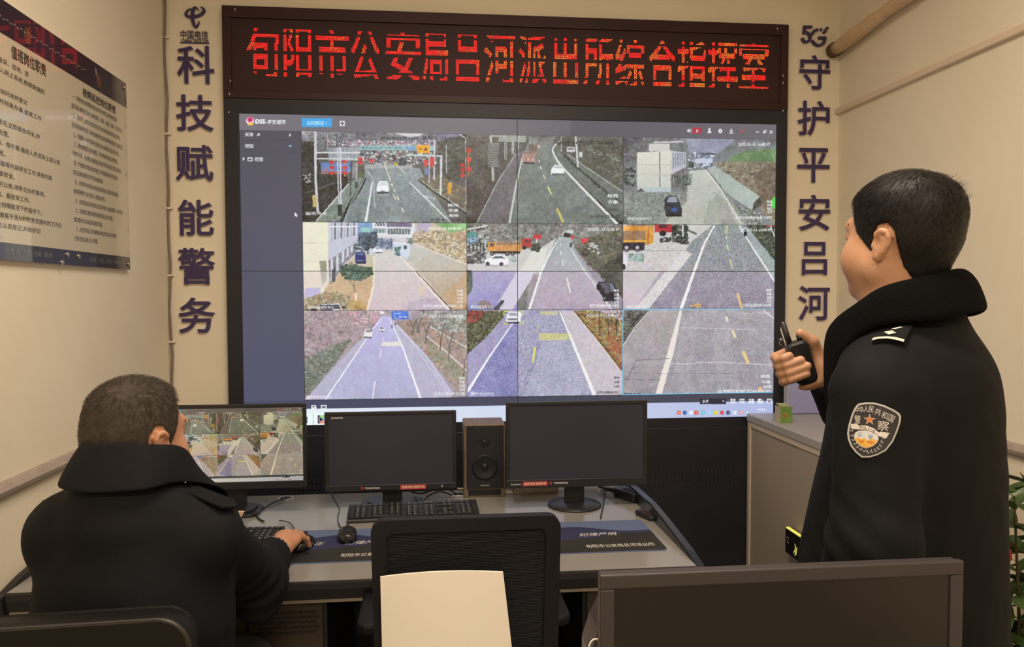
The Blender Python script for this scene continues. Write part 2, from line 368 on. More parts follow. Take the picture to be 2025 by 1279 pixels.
for i, (x, c) in enumerate(((1357, (235, 110, 90)), (1395, (50, 80, 150)), (1434, (225, 235, 250)), (1468, (225, 90, 70)), (1510, (110, 185, 205)), (1552, (150, 205, 245)), (1592, (215, 210, 60)), (1631, (220, 55, 70)), (1670, (60, 75, 110)), (1712, (215, 220, 235)), (1750, (230, 150, 160)), (1788, (175, 190, 215)))):
    (C.ell(x, 693, 13, 13, c) if i % 3 else C.fill([(x-13, 682), (x+12, 680), (x+13, 705), (x-12, 706)], c)); C.ell(x+2, 692, 5, 5, [min(255, q+70) for q in c])
C.text('16:54', 1858, 668, 48, 12, (250, 252, 255)); C.text('2025/1/15', 1832, 696, 94, 13, (250, 252, 255))
C.T = (0, 0, 1)
C.fill([(618.5, 801), (625, 801), (626, 804), (626, 811), (616, 811), (616, 801)], W_); C.rect(618, 802.5, 623, 805, (84, 84, 112)); C.rect(635, 800.5, 646, 808, W_); C.rect(637, 802, 644, 806.5, (96, 96, 122)); C.rect(638, 808, 643, 810.5, W_)
C.rect(618.6, 818, 621, 841, (205, 212, 214)); C.rect(606, 824, 608.5, 836, (60, 70, 72))
C.fill([(628.8, 821), (642.5, 821), (642.5, 836), (628.8, 837)], (50, 30, 40)); C.ell(637, 828.5, 6.5, 7.5, (150, 190, 235)); C.ell(637, 824, 5, 3.5, (150, 215, 130)); C.ell(637, 834, 5.5, 3, (235, 150, 120)); C.fill([(632, 824), (640, 829), (633, 833)], (45, 30, 60))

# ---- feed: toll gate road
C.tile(0, 0); C.T = Z6
C.rect(570, 190, 1960, 400, (138, 138, 146), col2=(110, 110, 112)); C.rect(570, 380, 1960, 975, (96, 94, 90))
C.fill([(900, 205), (1250, 225), (1500, 300), (900, 300)], (120, 120, 126)); C.fill([(1300, 212), (1600, 225), (1560, 250), (1480, 265)], (205, 205, 212)); C.fill([(1660, 220), (1948, 230), (1948, 330), (1780, 320)], (128, 126, 150))
C.specks([(580, 205), (1300, 215), (1300, 300), (580, 300)], [(85, 85, 82), (150, 150, 155)], 260, 9, .5)
C.fill([(582, 290), (690, 300), (720, 470), (960, 590), (965, 650), (700, 955), (582, 962)], (58, 56, 52)); C.specks([(582, 290), (690, 300), (720, 470), (940, 590), (700, 900), (582, 955)], [(84, 80, 74), (38, 38, 36), (70, 72, 62)], 700, 10, .7); C.specks([(590, 570), (660, 560), (650, 640), (590, 650)], [(190, 190, 185)], 20, 9)
C.fill([(590, 725), (860, 630), (865, 640), (590, 735)], (95, 95, 92))
C.fill([(965, 640), (1105, 575), (1060, 700), (905, 955), (690, 960)], (128, 142, 132)); C.line([(968, 648), (700, 955)], 12, (200, 202, 190))
C.fill([(1105, 505), (1560, 515), (1610, 620), (1830, 965), (900, 965), (1105, 610)], (142, 152, 158), col2=(126, 138, 138), noise=5)
C.rect(1100, 470, 1500, 520, (168, 172, 176)); C.rect(800, 290, 1560, 330, (165, 165, 172)); C.specks([(800, 285), (1680, 290), (1680, 330), (800, 330)], [(230, 230, 235), (80, 80, 84), (180, 100, 110), (120, 130, 150)], 420, 9, .8)
C.rect(1060, 372, 1690, 485, (120, 122, 122)); C.specks([(1060, 375), (1700, 380), (1690, 490), (1060, 480)], [(230, 232, 235), (50, 52, 54), (175, 180, 180), (140, 90, 90), (90, 110, 120)], 520, 10, .85)
C.fill([(1060, 326), (1690, 332), (1690, 372), (1060, 368)], (150, 190, 190)); C.specks([(1075, 338), (1420, 340), (1420, 360), (1075, 358)], [(84, 124, 136)], 120, 5); C.fill([(1440, 340), (1530, 340), (1530, 368), (1440, 364)], (120, 160, 205))
C.fill([(800, 350), (1060, 330), (1060, 455), (800, 455)], (160, 165, 176)); [C.line([(x, 350), (x, 455)], 3, (110, 112, 122)) for x in range(805, 1060, 30)]; C.line([(870, 340), (1060, 340)], 4, (70, 70, 78)); C.line([(800, 388), (1060, 388)], 4, (90, 90, 98))
C.fill([(735, 470), (985, 468), (985, 545), (740, 548)], (104, 134, 190)); C.text('45', 745, 515, 50, 32, (200, 120, 130)); C.rect(740, 545, 990, 565, (150, 110, 100))
C.fill([(1100, 560), (1040, 550), (1010, 580), (1095, 605)], (92, 108, 80)); C.rect(1000, 470, 1045, 600, (160, 165, 170), al=.6); C.line([(988, 478), (984, 745)], 7, (45, 48, 52)); C.line([(1035, 480), (1035, 680)], 8, (190, 195, 200)); C.rect(1024, 628, 1044, 684, (60, 66, 64))
C.line([(1105, 600), (1060, 700), (985, 800), (905, 960)], 24, (50, 54, 54)); C.line([(1100, 600), (1050, 705), (990, 800), (935, 960)], 5, (200, 206, 204))
C.line([(1166, 630), (1112, 962)], 10, (232, 236, 238), w2=20); C.line([(1110, 530), (1165, 590), (1178, 640), (1186, 850)], 5, (205, 212, 212)); C.line([(1476, 634), (1815, 965)], 10, (225, 230, 230))
C.line([(1265, 465), (1290, 550), (1318, 622)], 9, (222, 220, 180)); C.line([(1355, 480), (1440, 560)], 6, (215, 215, 210))
for a, b in (((1325, 648), (1334, 668)), ((1343, 690), (1356, 715)), ((1340, 735), (1362, 775)), ((1372, 750), (1388, 780)), ((1410, 842), (1430, 886))): C.line([a, b], 9, (236, 234, 205))
for y in range(530, 580, 14): C.line([(1330, y), (1530, y+8)], 3, (190, 198, 202), .7)
C.fill([(1700, 300), (1948, 235), (1948, 640), (1760, 600)], (84, 86, 80)); C.specks([(1700, 300), (1948, 240), (1948, 640), (1760, 600)], [(60, 64, 56), (104, 104, 96)], 260, 14, .6)
C.fill([(1545, 606), (1700, 560), (1948, 690), (1948, 900), (1700, 760)], (116, 108, 94)); C.specks([(1545, 606), (1700, 570), (1948, 690), (1948, 890), (1720, 740)], [(150, 140, 120), (84, 82, 70), (180, 170, 90)], 300, 9, .7)
C.line([(1545, 612), (1660, 700), (1948, 895)], 14, (56, 58, 58)); C.line([(1552, 606), (1665, 690), (1948, 880)], 5, (196, 200, 196)); C.line([(1595, 748), (1690, 770)], 8, (205, 208, 205))
C.line([(690, 388), (1062, 388)], 12, (214, 216, 220)); C.line([(690, 438), (1062, 442)], 12, (206, 208, 214)); C.line([(692, 205), (694, 600), (712, 880)], 20, (205, 206, 214)); C.line([(876, 340), (880, 600), (892, 900)], 11, (200, 200, 216)); C.line([(897, 340), (902, 600), (908, 880)], 11, (216, 216, 226)); C.rect(878, 818, 914, 914, (56, 66, 60))
C.line([(1450, 408), (1738, 415)], 13, (206, 214, 214)); C.line([(1740, 408), (1734, 740)], 18, (206, 210, 212)); C.line([(1640, 240), (1640, 640)], 9, (186, 190, 210)); C.line([(1682, 270), (1680, 610)], 14, (200, 205, 216)); C.line([(1782, 325), (1782, 570)], 6, (200, 202, 206)); C.line([(870, 205), (872, 350)], 7, (90, 90, 100)); C.line([(950, 205), (900, 260), (880, 340)], 4, (70, 70, 78)); C.line([(792, 235), (794, 360)], 6, (180, 180, 190)); C.line([(1880, 230), (1945, 270), (1948, 820)], 7, (206, 208, 206))
C.fill([(1618, 255), (1650, 230), (1672, 232), (1640, 262)], (90, 96, 110)); C.rect(1600, 520, 1640, 570, (120, 140, 180)); C.rect(1385, 435, 1450, 495, (70, 76, 84)); C.rect(1350, 470, 1375, 495, (210, 190, 60))
for x, y in ((830, 468), (830, 512), (830, 556), (935, 465), (935, 512), (935, 556), (1068, 442), (1068, 470), (1160, 455), (1610, 460), (1610, 485), (1664, 440), (1664, 465), (1664, 490), (1916, 492), (1916, 532), (1916, 577)):
    C.ell(x, y, 21, 15, (212, 60, 62)); C.line([(x, y+12), (x, y+30)], 5, (224, 150, 90))
C.fill([(1530, 326), (1642, 326), (1642, 394), (1536, 392)], (240, 168, 42)); C.line([(1552, 356), (1580, 360)], 8, (80, 50, 30)); C.fill([(1596, 372), (1612, 345), (1624, 372)], (70, 45, 30))
C.fill([(668, 742), (700, 735), (706, 838), (672, 842)], (196, 180, 110)); C.fill([(1792, 642), (1828, 628), (1822, 728), (1790, 728)], (224, 160, 60)); C.line([(1804, 728), (1802, 780)], 5, (200, 200, 190))
C.fill([(1200, 690), (1212, 640), (1225, 624), (1285, 624), (1296, 640), (1304, 690), (1302, 722), (1206, 722)], (236, 240, 242)); C.fill([(1218, 660), (1228, 634), (1282, 634), (1292, 660)], (206, 216, 222)); C.rect(1206, 712, 1302, 728, (70, 76, 80)); C.rect(1236, 704, 1270, 716, (96, 104, 120)); C.specks([(1215, 730), (1300, 730), (1300, 745), (1215, 745)], [(190, 196, 196)], 20, 5)
# ---- feed: dim bend with trucks
C.tile(0, 1); C.T = Z7
C.rect(0, 70, 1000, 660, (98, 95, 90), col2=(76, 72, 68)); C.fill([(300, 80), (620, 92), (700, 120), (300, 120)], (108, 108, 106))
C.specks([(10, 90), (330, 90), (200, 350), (60, 640), (10, 640)], [(84, 80, 76), (70, 66, 62), (104, 98, 94)], 400, 11, .5); C.specks([(10, 420), (150, 360), (70, 630), (10, 640)], [(110, 90, 86), (66, 60, 58), (60, 70, 54)], 300, 8, .6)
C.fill([(560, 100), (985, 110), (985, 450), (700, 230)], (92, 94, 84)); C.specks([(580, 100), (985, 110), (985, 420), (740, 220)], [(78, 82, 70), (120, 120, 108), (150, 152, 142)], 380, 9, .45)
C.fill([(335, 190), (352, 200), (275, 640), (70, 640), (210, 350)], (112, 108, 114)); C.fill([(405, 105), (560, 100), (545, 175), (600, 270), (985, 660), (268, 645), (345, 245)], (128, 134, 130), col2=(116, 126, 122), noise=3)
C.fill([(560, 130), (640, 210), (720, 260), (985, 430), (985, 640), (600, 270), (545, 170)], (110, 118, 112))
C.line([(318, 205), (205, 375), (72, 636)], 6, (170, 174, 166)); C.line([(362, 212), (318, 400), (276, 640)], 7, (200, 204, 200), w2=14); C.line([(590, 125), (556, 155), (545, 180), (560, 220), (600, 280), (700, 385), (955, 645)], 6, (226, 230, 226), w2=14)
C.line([(600, 190), (700, 290), (900, 455), (985, 510)], 12, (74, 78, 76)); [C.rect(x-4, y, x+5, y+16, (56, 60, 58)) for x, y in [(620+i*24, 212+i*21) for i in range(12)]]; C.line([(640, 205), (760, 290), (985, 440)], 5, (178, 182, 172)); C.specks([(760, 160), (980, 230), (980, 260), (760, 185)], [(180, 180, 170)], 90, 5, .6)
for a, b, w, c in (((463, 240), (467, 262), 5, W_), ((470, 280), (476, 302), 6, W_), ((486, 334), (500, 360), 8, (205, 206, 170)), ((517, 408), (538, 454), 11, (206, 206, 130)), ((574, 544), (612, 630), 14, (206, 200, 96))): C.line([a, b], w, c)
C.rect(398, 146, 452, 215, (128, 112, 104)); C.rect(450, 105, 490, 150, (120, 120, 116)); C.ell(461, 158, 10, 12, (190, 180, 176)); C.rect(358, 188, 436, 262, (168, 138, 124)); C.rect(362, 190, 432, 204, (140, 120, 112)); C.rect(366, 256, 430, 268, (60, 56, 54)); C.rect(388, 230, 398, 246, (220, 180, 150)); C.rect(418, 234, 428, 248, (220, 180, 150))
C.fill([(536, 310), (545, 288), (560, 274), (602, 274), (616, 300), (621, 332), (540, 334)], (236, 240, 240)); C.fill([(552, 292), (562, 280), (600, 280), (610, 294)], (180, 190, 190)); C.rect(542, 326, 620, 338, (96, 104, 104))
C.line([(160, 90), (168, 200), (176, 372)], 15, (184, 186, 178)); C.line([(158, 92), (380, 96)], 10, (170, 174, 168)); C.fill([(210, 88), (380, 92), (380, 132), (212, 128)], (160, 164, 160)); C.fill([(140, 135), (212, 135), (210, 288), (142, 286)], (116, 116, 112)); [C.line([(142, y), (210, y)], 3, (146, 146, 142)) for y in range(140, 285, 14)]
for x, y0, y1 in ((247, 130, 240), (258, 130, 245), (295, 130, 205), (303, 130, 205), (333, 92, 180), (408, 90, 140)): C.line([(x, y0), (x, y1)], 5, (186, 190, 184))
C.line([(690, 92), (705, 286)], 11, (206, 210, 206)); C.line([(600, 96), (600, 190)], 5, (190, 194, 190)); C.rect(634, 160, 686, 192, (206, 208, 206)); C.rect(712, 192, 732, 224, (200, 206, 200)); C.rect(640, 166, 680, 178, (120, 128, 130))
for y in (182, 238, 298): C.ell(22, y, 20, 15, (212, 64, 54)); C.line([(22, y+12), (22, y+38)], 6, (206, 120, 60))
# ---- feed: yard with pale building
C.tile(0, 2); C.T = Z7
C.rect(990, 95, 1945, 660, (126, 130, 132)); C.fill([(1380, 100), (1700, 105), (1560, 220), (1400, 200)], (150, 152, 176)); C.fill([(994, 100), (1200, 105), (1080, 240), (994, 260)], (106, 108, 110))
C.specks([(994, 100), (1380, 105), (1380, 195), (994, 300)], [(90, 92, 92), (140, 142, 146)], 260, 10, .5)
C.fill([(1640, 235), (1740, 185), (1938, 170), (1938, 265), (1650, 258)], (108, 140, 96), noise=5); C.fill([(1560, 262), (1650, 250), (1938, 255), (1938, 645), (1845, 570), (1840, 470), (1640, 335)], (140, 130, 112)); C.specks([(1570, 262), (1938, 255), (1938, 640), (1850, 560), (1840, 470), (1640, 330)], [(180, 172, 150), (96, 88, 74), (120, 108, 84), (160, 150, 130)], 700, 9, .75); C.fill([(1800, 330), (1900, 270), (1938, 300), (1938, 560), (1840, 520)], (104, 88, 74), .55)
C.fill([(994, 445), (1390, 440), (1345, 645), (994, 645)], (138, 146, 138), noise=12); C.specks([(994, 450), (1390, 440), (1345, 640), (994, 640)], [(170, 178, 168), (104, 112, 102)], 500, 7, .5)
C.fill([(1400, 310), (1520, 300), (1600, 400), (1760, 645), (1235, 645), (1385, 500), (1390, 380)], (196, 200, 192), col2=(180, 182, 170)); C.fill([(1520, 500), (1580, 455), (1640, 500), (1690, 645), (1490, 645)], (160, 164, 156), .6); C.line([(1545, 440), (1580, 455), (1600, 430)], 4, (150, 152, 146))
C.fill([(1520, 290), (1560, 275), (1840, 470), (1790, 555), (1590, 420)], (172, 186, 178)); C.fill([(1840, 470), (1850, 520), (1792, 560), (1800, 510)], (84, 82, 74)); C.line([(1512, 300), (1600, 410), (1750, 645)], 6, (110, 112, 104)); C.line([(1500, 302), (1590, 420), (1725, 645)], 5, (226, 228, 220)); C.specks([(1700, 520), (1850, 560), (1850, 640), (1750, 640)], [(190, 190, 180), (100, 100, 90)], 120, 8)
C.specks([(1400, 200), (1570, 195), (1540, 290), (1400, 300)], [(224, 230, 238), (160, 176, 196), (96, 110, 130)], 200, 9, .85); C.rect(1470, 198, 1570, 210, (90, 96, 110)); C.rect(1440, 232, 1540, 262, (196, 206, 222))
C.fill([(1075, 196), (1290, 186), (1286, 440), (1075, 442)], (222, 224, 206), col2=(196, 200, 190)); C.line([(1075, 272), (1288, 272)], 3, (170, 172, 164)); C.line([(1217, 192), (1217, 440)], 7, (120, 122, 120)); C.line([(1090, 330), (1288, 338)], 2, (180, 182, 172)); C.fill([(1075, 415), (1286, 410), (1286, 442), (1075, 442)], (180, 192, 196)); C.fill([(1070, 440), (1100, 418), (1125, 440)], (80, 84, 80))
C.fill([(1290, 186), (1382, 196), (1380, 285), (1286, 335)], (190, 192, 204)); [C.line([(x, 200), (x, 300-(x-1290)*.4)], 5, (120, 124, 138)) for x in range(1302, 1380, 14)]; C.fill([(1286, 335), (1382, 285), (1372, 370), (1286, 442)], (134, 132, 132)); [C.line([(x, 330-(x-1290)*.45), (x, 430-(x-1290)*.8)], 5, (84, 82, 86)) for x in range(1296, 1372, 16)]
C.rect(1150, 140, 1280, 188, (206, 206, 202)); C.line([(1180, 132), (1362, 130)], 9, (206, 206, 208)); C.line([(1352, 132), (1352, 190)], 4, (120, 120, 124)); C.rect(994, 300, 1060, 400, (90, 94, 92), al=.7); C.specks([(1000, 290), (1070, 290), (1070, 400), (1000, 400)], [(150, 156, 152), (60, 64, 62)], 60, 9)
C.specks([(1310, 340), (1420, 330), (1410, 400), (1320, 410)], [(70, 84, 78), (110, 124, 116)], 140, 7); C.line([(1356, 385), (1366, 435)], 4, (80, 80, 76)); C.rect(1395, 255, 1430, 290, (80, 100, 90))
C.fill([(1244, 540), (1250, 480), (1268, 462), (1322, 466), (1336, 490), (1356, 548), (1354, 584), (1256, 592)], (48, 52, 62)); C.fill([(1262, 505), (1274, 470), (1320, 472), (1330, 506)], (146, 156, 168)); C.rect(1290, 540, 1326, 562, (60, 90, 160)); C.rect(1258, 578, 1354, 594, (28, 30, 34)); C.line([(1240, 490), (1250, 500)], 8, (60, 62, 70))
C.ell(1942, 510, 34, 40, (84, 214, 76)); C.text('2025-01-15 16:40:47', 1706, 134, 198, 20, W_); C.text('国抢外台治安卡口', 1016, 598, 146, 18, W_); C.text('吕河汉白镇治安卡口球机', 1690, 592, 226, 18, W_)
# ---- feed: ochre lane beside wall
C.tile(1, 0); C.T = Z8
C.rect(40, 40, 1940, 1090, (205, 200, 205), col2=(208, 196, 190))
C.rect(600, 50, 900, 300, (130, 156, 190)); C.rect(700, 50, 850, 190, (120, 160, 210)); C.rect(715, 115, 830, 170, (150, 205, 200)); C.fill([(840, 60), (1330, 70), (1320, 235), (860, 215)], (226, 226, 236)); C.rect(1010, 60, 1300, 110, (120, 112, 140)); C.rect(860, 128, 1000, 180, (110, 140, 140)); C.rect(1020, 128, 1285, 195, (104, 118, 124)); [C.line([(x, 125), (x, 198)], 6, (220, 222, 226)) for x in range(885, 1290, 33)]; C.rect(880, 60, 990, 100, (90, 104, 112)); [C.line([(x, 60), (x+18, 100)], 6, W_) for x in range(880, 990, 36)]
C.fill([(870, 200), (1250, 225), (1230, 280), (1080, 250)], (206, 206, 212)); [C.line([(x, 205), (x-30, 245)], 8, (236, 236, 238)) for x in range(910, 1250, 40)]; C.fill([(880, 230), (1080, 250), (1080, 350), (880, 350)], (122, 126, 160)); C.specks([(880, 235), (1080, 250), (1080, 360), (880, 360)], [(84, 96, 130), (160, 166, 196), (96, 130, 140)], 120, 18)
C.fill([(1320, 60), (1925, 60), (1925, 535), (1280, 290), (1380, 150)], (206, 190, 166)); C.fill([(1360, 65), (1520, 65), (1500, 150), (1340, 230)], (186, 176, 204), noise=8); C.specks([(1330, 160), (1925, 150), (1925, 525), (1290, 290)], [(232, 222, 200), (170, 148, 116), (214, 186, 140), (150, 140, 120)], 1300, 15, .75); C.fill([(1560, 65), (1925, 65), (1925, 150), (1740, 180)], (136, 190, 120), noise=8); C.fill([(1740, 170), (1925, 140), (1925, 300), (1800, 260)], (196, 150, 120), .45)
C.fill([(1285, 290), (1925, 535), (1925, 1070), (1780, 1065), (1250, 470)], (196, 200, 196), col2=(196, 164, 130), noise=4); C.fill([(1660, 900), (1925, 600), (1925, 1070), (1790, 1070)], (206, 160, 110), .45); C.line([(1290, 292), (1925, 535)], 14, (226, 218, 200))
C.fill([(640, 440), (870, 430), (870, 760), (800, 1080), (250, 860), (420, 640)], (206, 196, 176), col2=(210, 180, 138)); C.fill([(350, 740), (500, 640), (860, 700), (805, 1075), (560, 900), (280, 850)], (208, 174, 132), .7, noise=5)
C.fill([(890, 400), (1110, 390), (1330, 610), (1770, 1080), (795, 1080), (850, 760), (862, 450)], (214, 212, 206), col2=(212, 192, 200), noise=4); C.fill([(1330, 830), (1420, 780), (1480, 830), (1400, 905)], (226, 206, 180), .6); C.fill([(1250, 960), (1640, 900), (1760, 1075), (1250, 1075)], (186, 172, 196), .6, noise=7)
C.line([(864, 450), (868, 640), (856, 800), (800, 1010), (790, 1075)], 12, (246, 236, 212), w2=22); C.line([(1340, 620), (1770, 1075)], 20, (120, 90, 66)); C.line([(1160, 440), (1330, 620), (1740, 1075)], 12, (240, 232, 216), w2=26)
C.fill([(52, 48), (345, 48), (350, 745), (250, 910), (72, 925), (52, 500)], (236, 230, 206), noise=3); C.line([(60, 292), (335, 292)], 5, (180, 176, 160)); C.line([(60, 498), (335, 498)], 4, (196, 190, 170)); C.line([(310, 50), (312, 340)], 12, (244, 240, 190)); C.fill([(240, 495), (325, 495), (325, 720), (275, 770)], (158, 160, 140)); C.fill([(75, 805), (255, 800), (255, 910), (72, 925)], (196, 188, 226)); C.fill([(65, 610), (345, 610), (345, 800), (65, 800)], (226, 206, 206), .5)
C.fill([(340, 52), (680, 66), (680, 280), (345, 492)], (206, 208, 222)); [C.fill([(x, 62), (x+22, 64), (x+22, 262-(x-375)*.2), (x, 268-(x-375)*.2)], (112, 116, 136) if k % 2 else (176, 182, 200)) for k, x in enumerate(range(375, 660, 36))]; [C.rect(350, y, 670, y+14, (226, 228, 236)) for y in (100,)]; C.fill([(345, 270), (680, 200), (680, 280), (345, 490)], (196, 198, 218))
C.fill([(345, 492), (640, 300), (650, 420), (520, 530), (460, 640), (365, 770)], (136, 136, 150)); [C.fill([(x, y), (x+26, y-18), (x+26, y+q-24), (x, y+q)], (214, 214, 224)) for x, y, q in ((372, 480, 260), (436, 440, 190), (500, 395, 130), (552, 365, 100), (598, 335, 80))]; C.fill([(385, 600), (425, 560), (425, 730), (385, 745)], (84, 84, 92))
C.specks([(620, 290), (740, 250), (740, 400), (640, 400)], [(190, 196, 206), (90, 106, 110), (60, 74, 86)], 160, 15); C.specks([(690, 180), (890, 170), (900, 290), (820, 410), (700, 330)], [(70, 84, 104), (50, 62, 78), (104, 124, 140)], 420, 17, .85); C.rect(790, 300, 805, 420, (70, 70, 80)); C.ell(830, 390, 26, 40, (206, 212, 222))
C.fill([(848, 392), (856, 350), (900, 328), (935, 345), (968, 378), (962, 402), (900, 408)], (232, 236, 242)); C.fill([(880, 362), (890, 338), (925, 342), (940, 362)], (150, 166, 186)); C.line([(880, 404), (960, 404)], 9, (84, 88, 100))
C.fill([(648, 470), (655, 410), (675, 388), (750, 390), (772, 430), (776, 510), (765, 528), (655, 522)], (56, 66, 128)); C.fill([(670, 430), (682, 400), (742, 402), (756, 432)], (96, 112, 168)); C.rect(668, 486, 750, 500, (120, 130, 180)); C.rect(655, 512, 770, 528, (36, 40, 66)); C.ell(690, 380, 30, 12, (200, 206, 212))
C.fill([(1078, 285), (1285, 300), (1270, 440), (1240, 470), (1085, 395)], (206, 218, 236)); C.fill([(1205, 322), (1242, 326), (1240, 366), (1205, 362)], (70, 84, 104)); C.line([(1080, 288), (1280, 302)], 10, (236, 238, 242)); C.specks([(1095, 340), (1165, 340), (1165, 440), (1110, 430)], [(96, 130, 120), (70, 100, 104)], 70, 13); C.specks([(1240, 230), (1310, 240), (1300, 300), (1250, 290)], [(110, 124, 120)], 40, 14)
C.fill([(72, 930), (300, 850), (480, 860), (570, 890), (640, 980), (780, 1075), (60, 1075)], (172, 160, 132)); C.specks([(72, 930), (300, 850), (480, 860), (570, 890), (640, 980), (760, 1065), (60, 1070)], [(206, 190, 160), (120, 112, 90), (140, 130, 110), (196, 160, 100)], 800, 13, .7); C.fill([(560, 960), (680, 920), (780, 1000), (760, 1070), (600, 1070)], (206, 166, 96), .6)
C.fill([(255, 985), (470, 985), (505, 1075), (250, 1075)], (92, 86, 100)); C.line([(258, 992), (468, 990), (500, 1070)], 9, (240, 240, 242)); C.ell(522, 1026, 24, 16, (84, 66, 56)); C.ell(185, 1060, 45, 20, (44, 40, 46)); C.rect(395, 1045, 470, 1075, (226, 226, 230))
C.line([(664, 945), (652, 850), (630, 780), (560, 690)], 16, (150, 120, 104), w2=8); C.line([(640, 800), (640, 690)], 9, (120, 100, 90)); C.line([(665, 950), (652, 860)], 22, (244, 226, 206)); C.specks([(480, 560), (600, 520), (700, 560), (830, 570), (860, 640), (720, 720), (560, 700), (490, 640)], [(84, 108, 98), (60, 84, 74), (112, 136, 122), (70, 92, 70)], 520, 19, .85)
# ---- feed: long road and orange trucks
C.tile(1, 1); C.T = ZA
C.rect(0, 5, 1010, 570, (130, 130, 126)); C.specks([(140, 14), (1000, 14), (1000, 110), (560, 110), (480, 170), (140, 140)], [(104, 106, 100), (156, 156, 150), (90, 92, 84), (176, 170, 170)], 800, 10, .6)
C.fill([(12, 200), (480, 160), (580, 100), (470, 330), (12, 330)], (206, 205, 204)); C.fill([(420, 190), (520, 160), (490, 320), (340, 320)], (222, 224, 214))
C.rect(12, 20, 146, 200, (110, 112, 108)); C.specks([(12, 20), (146, 16), (146, 200), (12, 200)], [(206, 208, 206), (60, 62, 62), (150, 152, 150)], 260, 9, .8); C.line([(12, 45), (146, 20)], 8, (214, 216, 216)); C.fill([(12, 64), (74, 60), (74, 96), (12, 104)], (90, 156, 150)); C.fill([(12, 104), (80, 92), (80, 124), (12, 134)], (84, 130, 170)); C.specks([(18, 104), (74, 98), (74, 122), (18, 128)], [(226, 236, 244)], 30, 4)
[C.line([(x, 130), (x, 185)], 8, (56, 56, 60)) for x in (28, 52, 76, 98, 118)]
C.fill([(592, 95), (668, 98), (700, 170), (860, 375), (1000, 490), (1000, 570), (395, 570), (440, 440), (500, 260)], (166, 178, 180), col2=(178, 168, 186), noise=4); C.fill([(400, 312), (900, 312), (1000, 500), (1000, 570), (390, 570)], (190, 168, 190), .55, noise=6); C.fill([(690, 170), (780, 250), (960, 420), (1000, 480), (1000, 570), (930, 570), (850, 400)], (150, 146, 158), .85)
C.fill([(692, 160), (760, 110), (1000, 12), (1000, 480), (900, 380), (780, 262)], (104, 104, 92)); C.specks([(692, 160), (760, 110), (1000, 12), (1000, 470), (900, 380), (780, 262)], [(80, 84, 72), (136, 134, 120), (66, 68, 60), (120, 110, 90)], 900, 11, .65); C.fill([(830, 300), (1000, 200), (1000, 480), (920, 390)], (70, 70, 66), .6); C.specks([(770, 130), (850, 130), (850, 200), (790, 190)], [(206, 206, 206)], 40, 8)
C.ell(645, 80, 34, 32, (176, 178, 176)); C.ell(648, 86, 24, 24, (52, 54, 54)); C.rect(645, 50, 690, 68, (196, 214, 206)); C.fill([(600, 92), (672, 96), (672, 112), (590, 112)], (170, 180, 182))
C.line([(588, 112), (540, 190), (480, 320), (404, 562)], 5, (236, 240, 238), w2=17); C.line([(668, 165), (740, 280), (822, 395), (935, 562)], 5, (222, 228, 228), w2=10)
for a, b, w in (((602, 96), (602, 112), 4), ((604, 130), (606, 150), 4), ((605, 180), (610, 206), 5), ((615, 235), (624, 272), 6), ((645, 350), (667, 446), 8)): C.line([a, b], w, (236, 238, 232))
C.rect(360, 100, 422, 158, (196, 62, 62)); C.rect(378, 112, 410, 130, (110, 60, 70)); C.ell(378, 160, 13, 13, (40, 38, 42)); C.fill([(146, 128), (200, 122), (200, 182), (150, 182)], (232, 150, 66)); C.rect(156, 132, 186, 152, (90, 84, 84)); C.fill([(190, 124), (356, 122), (358, 184), (196, 186)], (214, 150, 84)); C.fill([(196, 126), (352, 124), (350, 142), (198, 144)], (150, 124, 100)); [C.line([(x, 126), (x, 184)], 3, (180, 116, 60)) for x in range(216, 356, 26)]; C.rect(180, 182, 350, 198, (50, 46, 50)); [C.ell(x, 197, 14, 14, (44, 42, 46)) for x in (172, 268, 302)]; [C.ell(x, 197, 6, 6, (150, 146, 146)) for x in (172, 268, 302)]
C.fill([(434, 76), (484, 78), (482, 106), (436, 106)], (216, 62, 70)); C.line([(455, 106), (455, 150)], 6, W_); C.fill([(735, 102), (778, 98), (780, 130), (738, 132)], (222, 70, 78)); C.rect(670, 80, 690, 106, (206, 66, 76)); C.specks([(425, 135), (475, 135), (475, 185), (425, 180)], [(84, 92, 84), (60, 66, 60)], 80, 9); C.specks([(600, 130), (680, 120), (690, 150)], [(60, 64, 62)], 8, 6); C.ell(671, 143, 7, 16, (44, 52, 58))
C.specks([(14, 196), (130, 190), (130, 256), (14, 260)], [(84, 84, 88), (206, 206, 206), (120, 118, 118), (56, 56, 60)], 260, 10); C.specks([(280, 200), (330, 200), (325, 250), (285, 250)], [(140, 160, 160)], 30, 6)
C.fill([(122, 262), (126, 236), (160, 226), (188, 206), (240, 208), (268, 226), (276, 244), (272, 264), (240, 270)], (240, 242, 246)); C.fill([(168, 228), (192, 212), (236, 213), (256, 228)], (96, 100, 112)); C.ell(144, 262, 13, 13, (60, 60, 66)); C.ell(230, 264, 13, 13, (60, 60, 66)); C.line([(126, 274), (270, 276)], 4, (140, 140, 146))
C.rect(8, 306, 332, 570, (176, 168, 204), col2=(150, 146, 206), noise=4); C.fill([(330, 312), (440, 312), (420, 360), (290, 570), (170, 570)], (212, 206, 226)); C.fill([(230, 490), (262, 496), (215, 570), (160, 570)], (84, 80, 96)); C.line([(262, 490), (210, 566)], 7, (226, 222, 236)); C.fill([(80, 505), (130, 488), (178, 525), (170, 545), (90, 545)], (150, 130, 130)); C.fill([(12, 300), (46, 305), (46, 430), (12, 470)], (70, 82, 70)); C.specks([(12, 300), (46, 305), (46, 430), (12, 470)], [(104, 116, 104)], 60, 8)
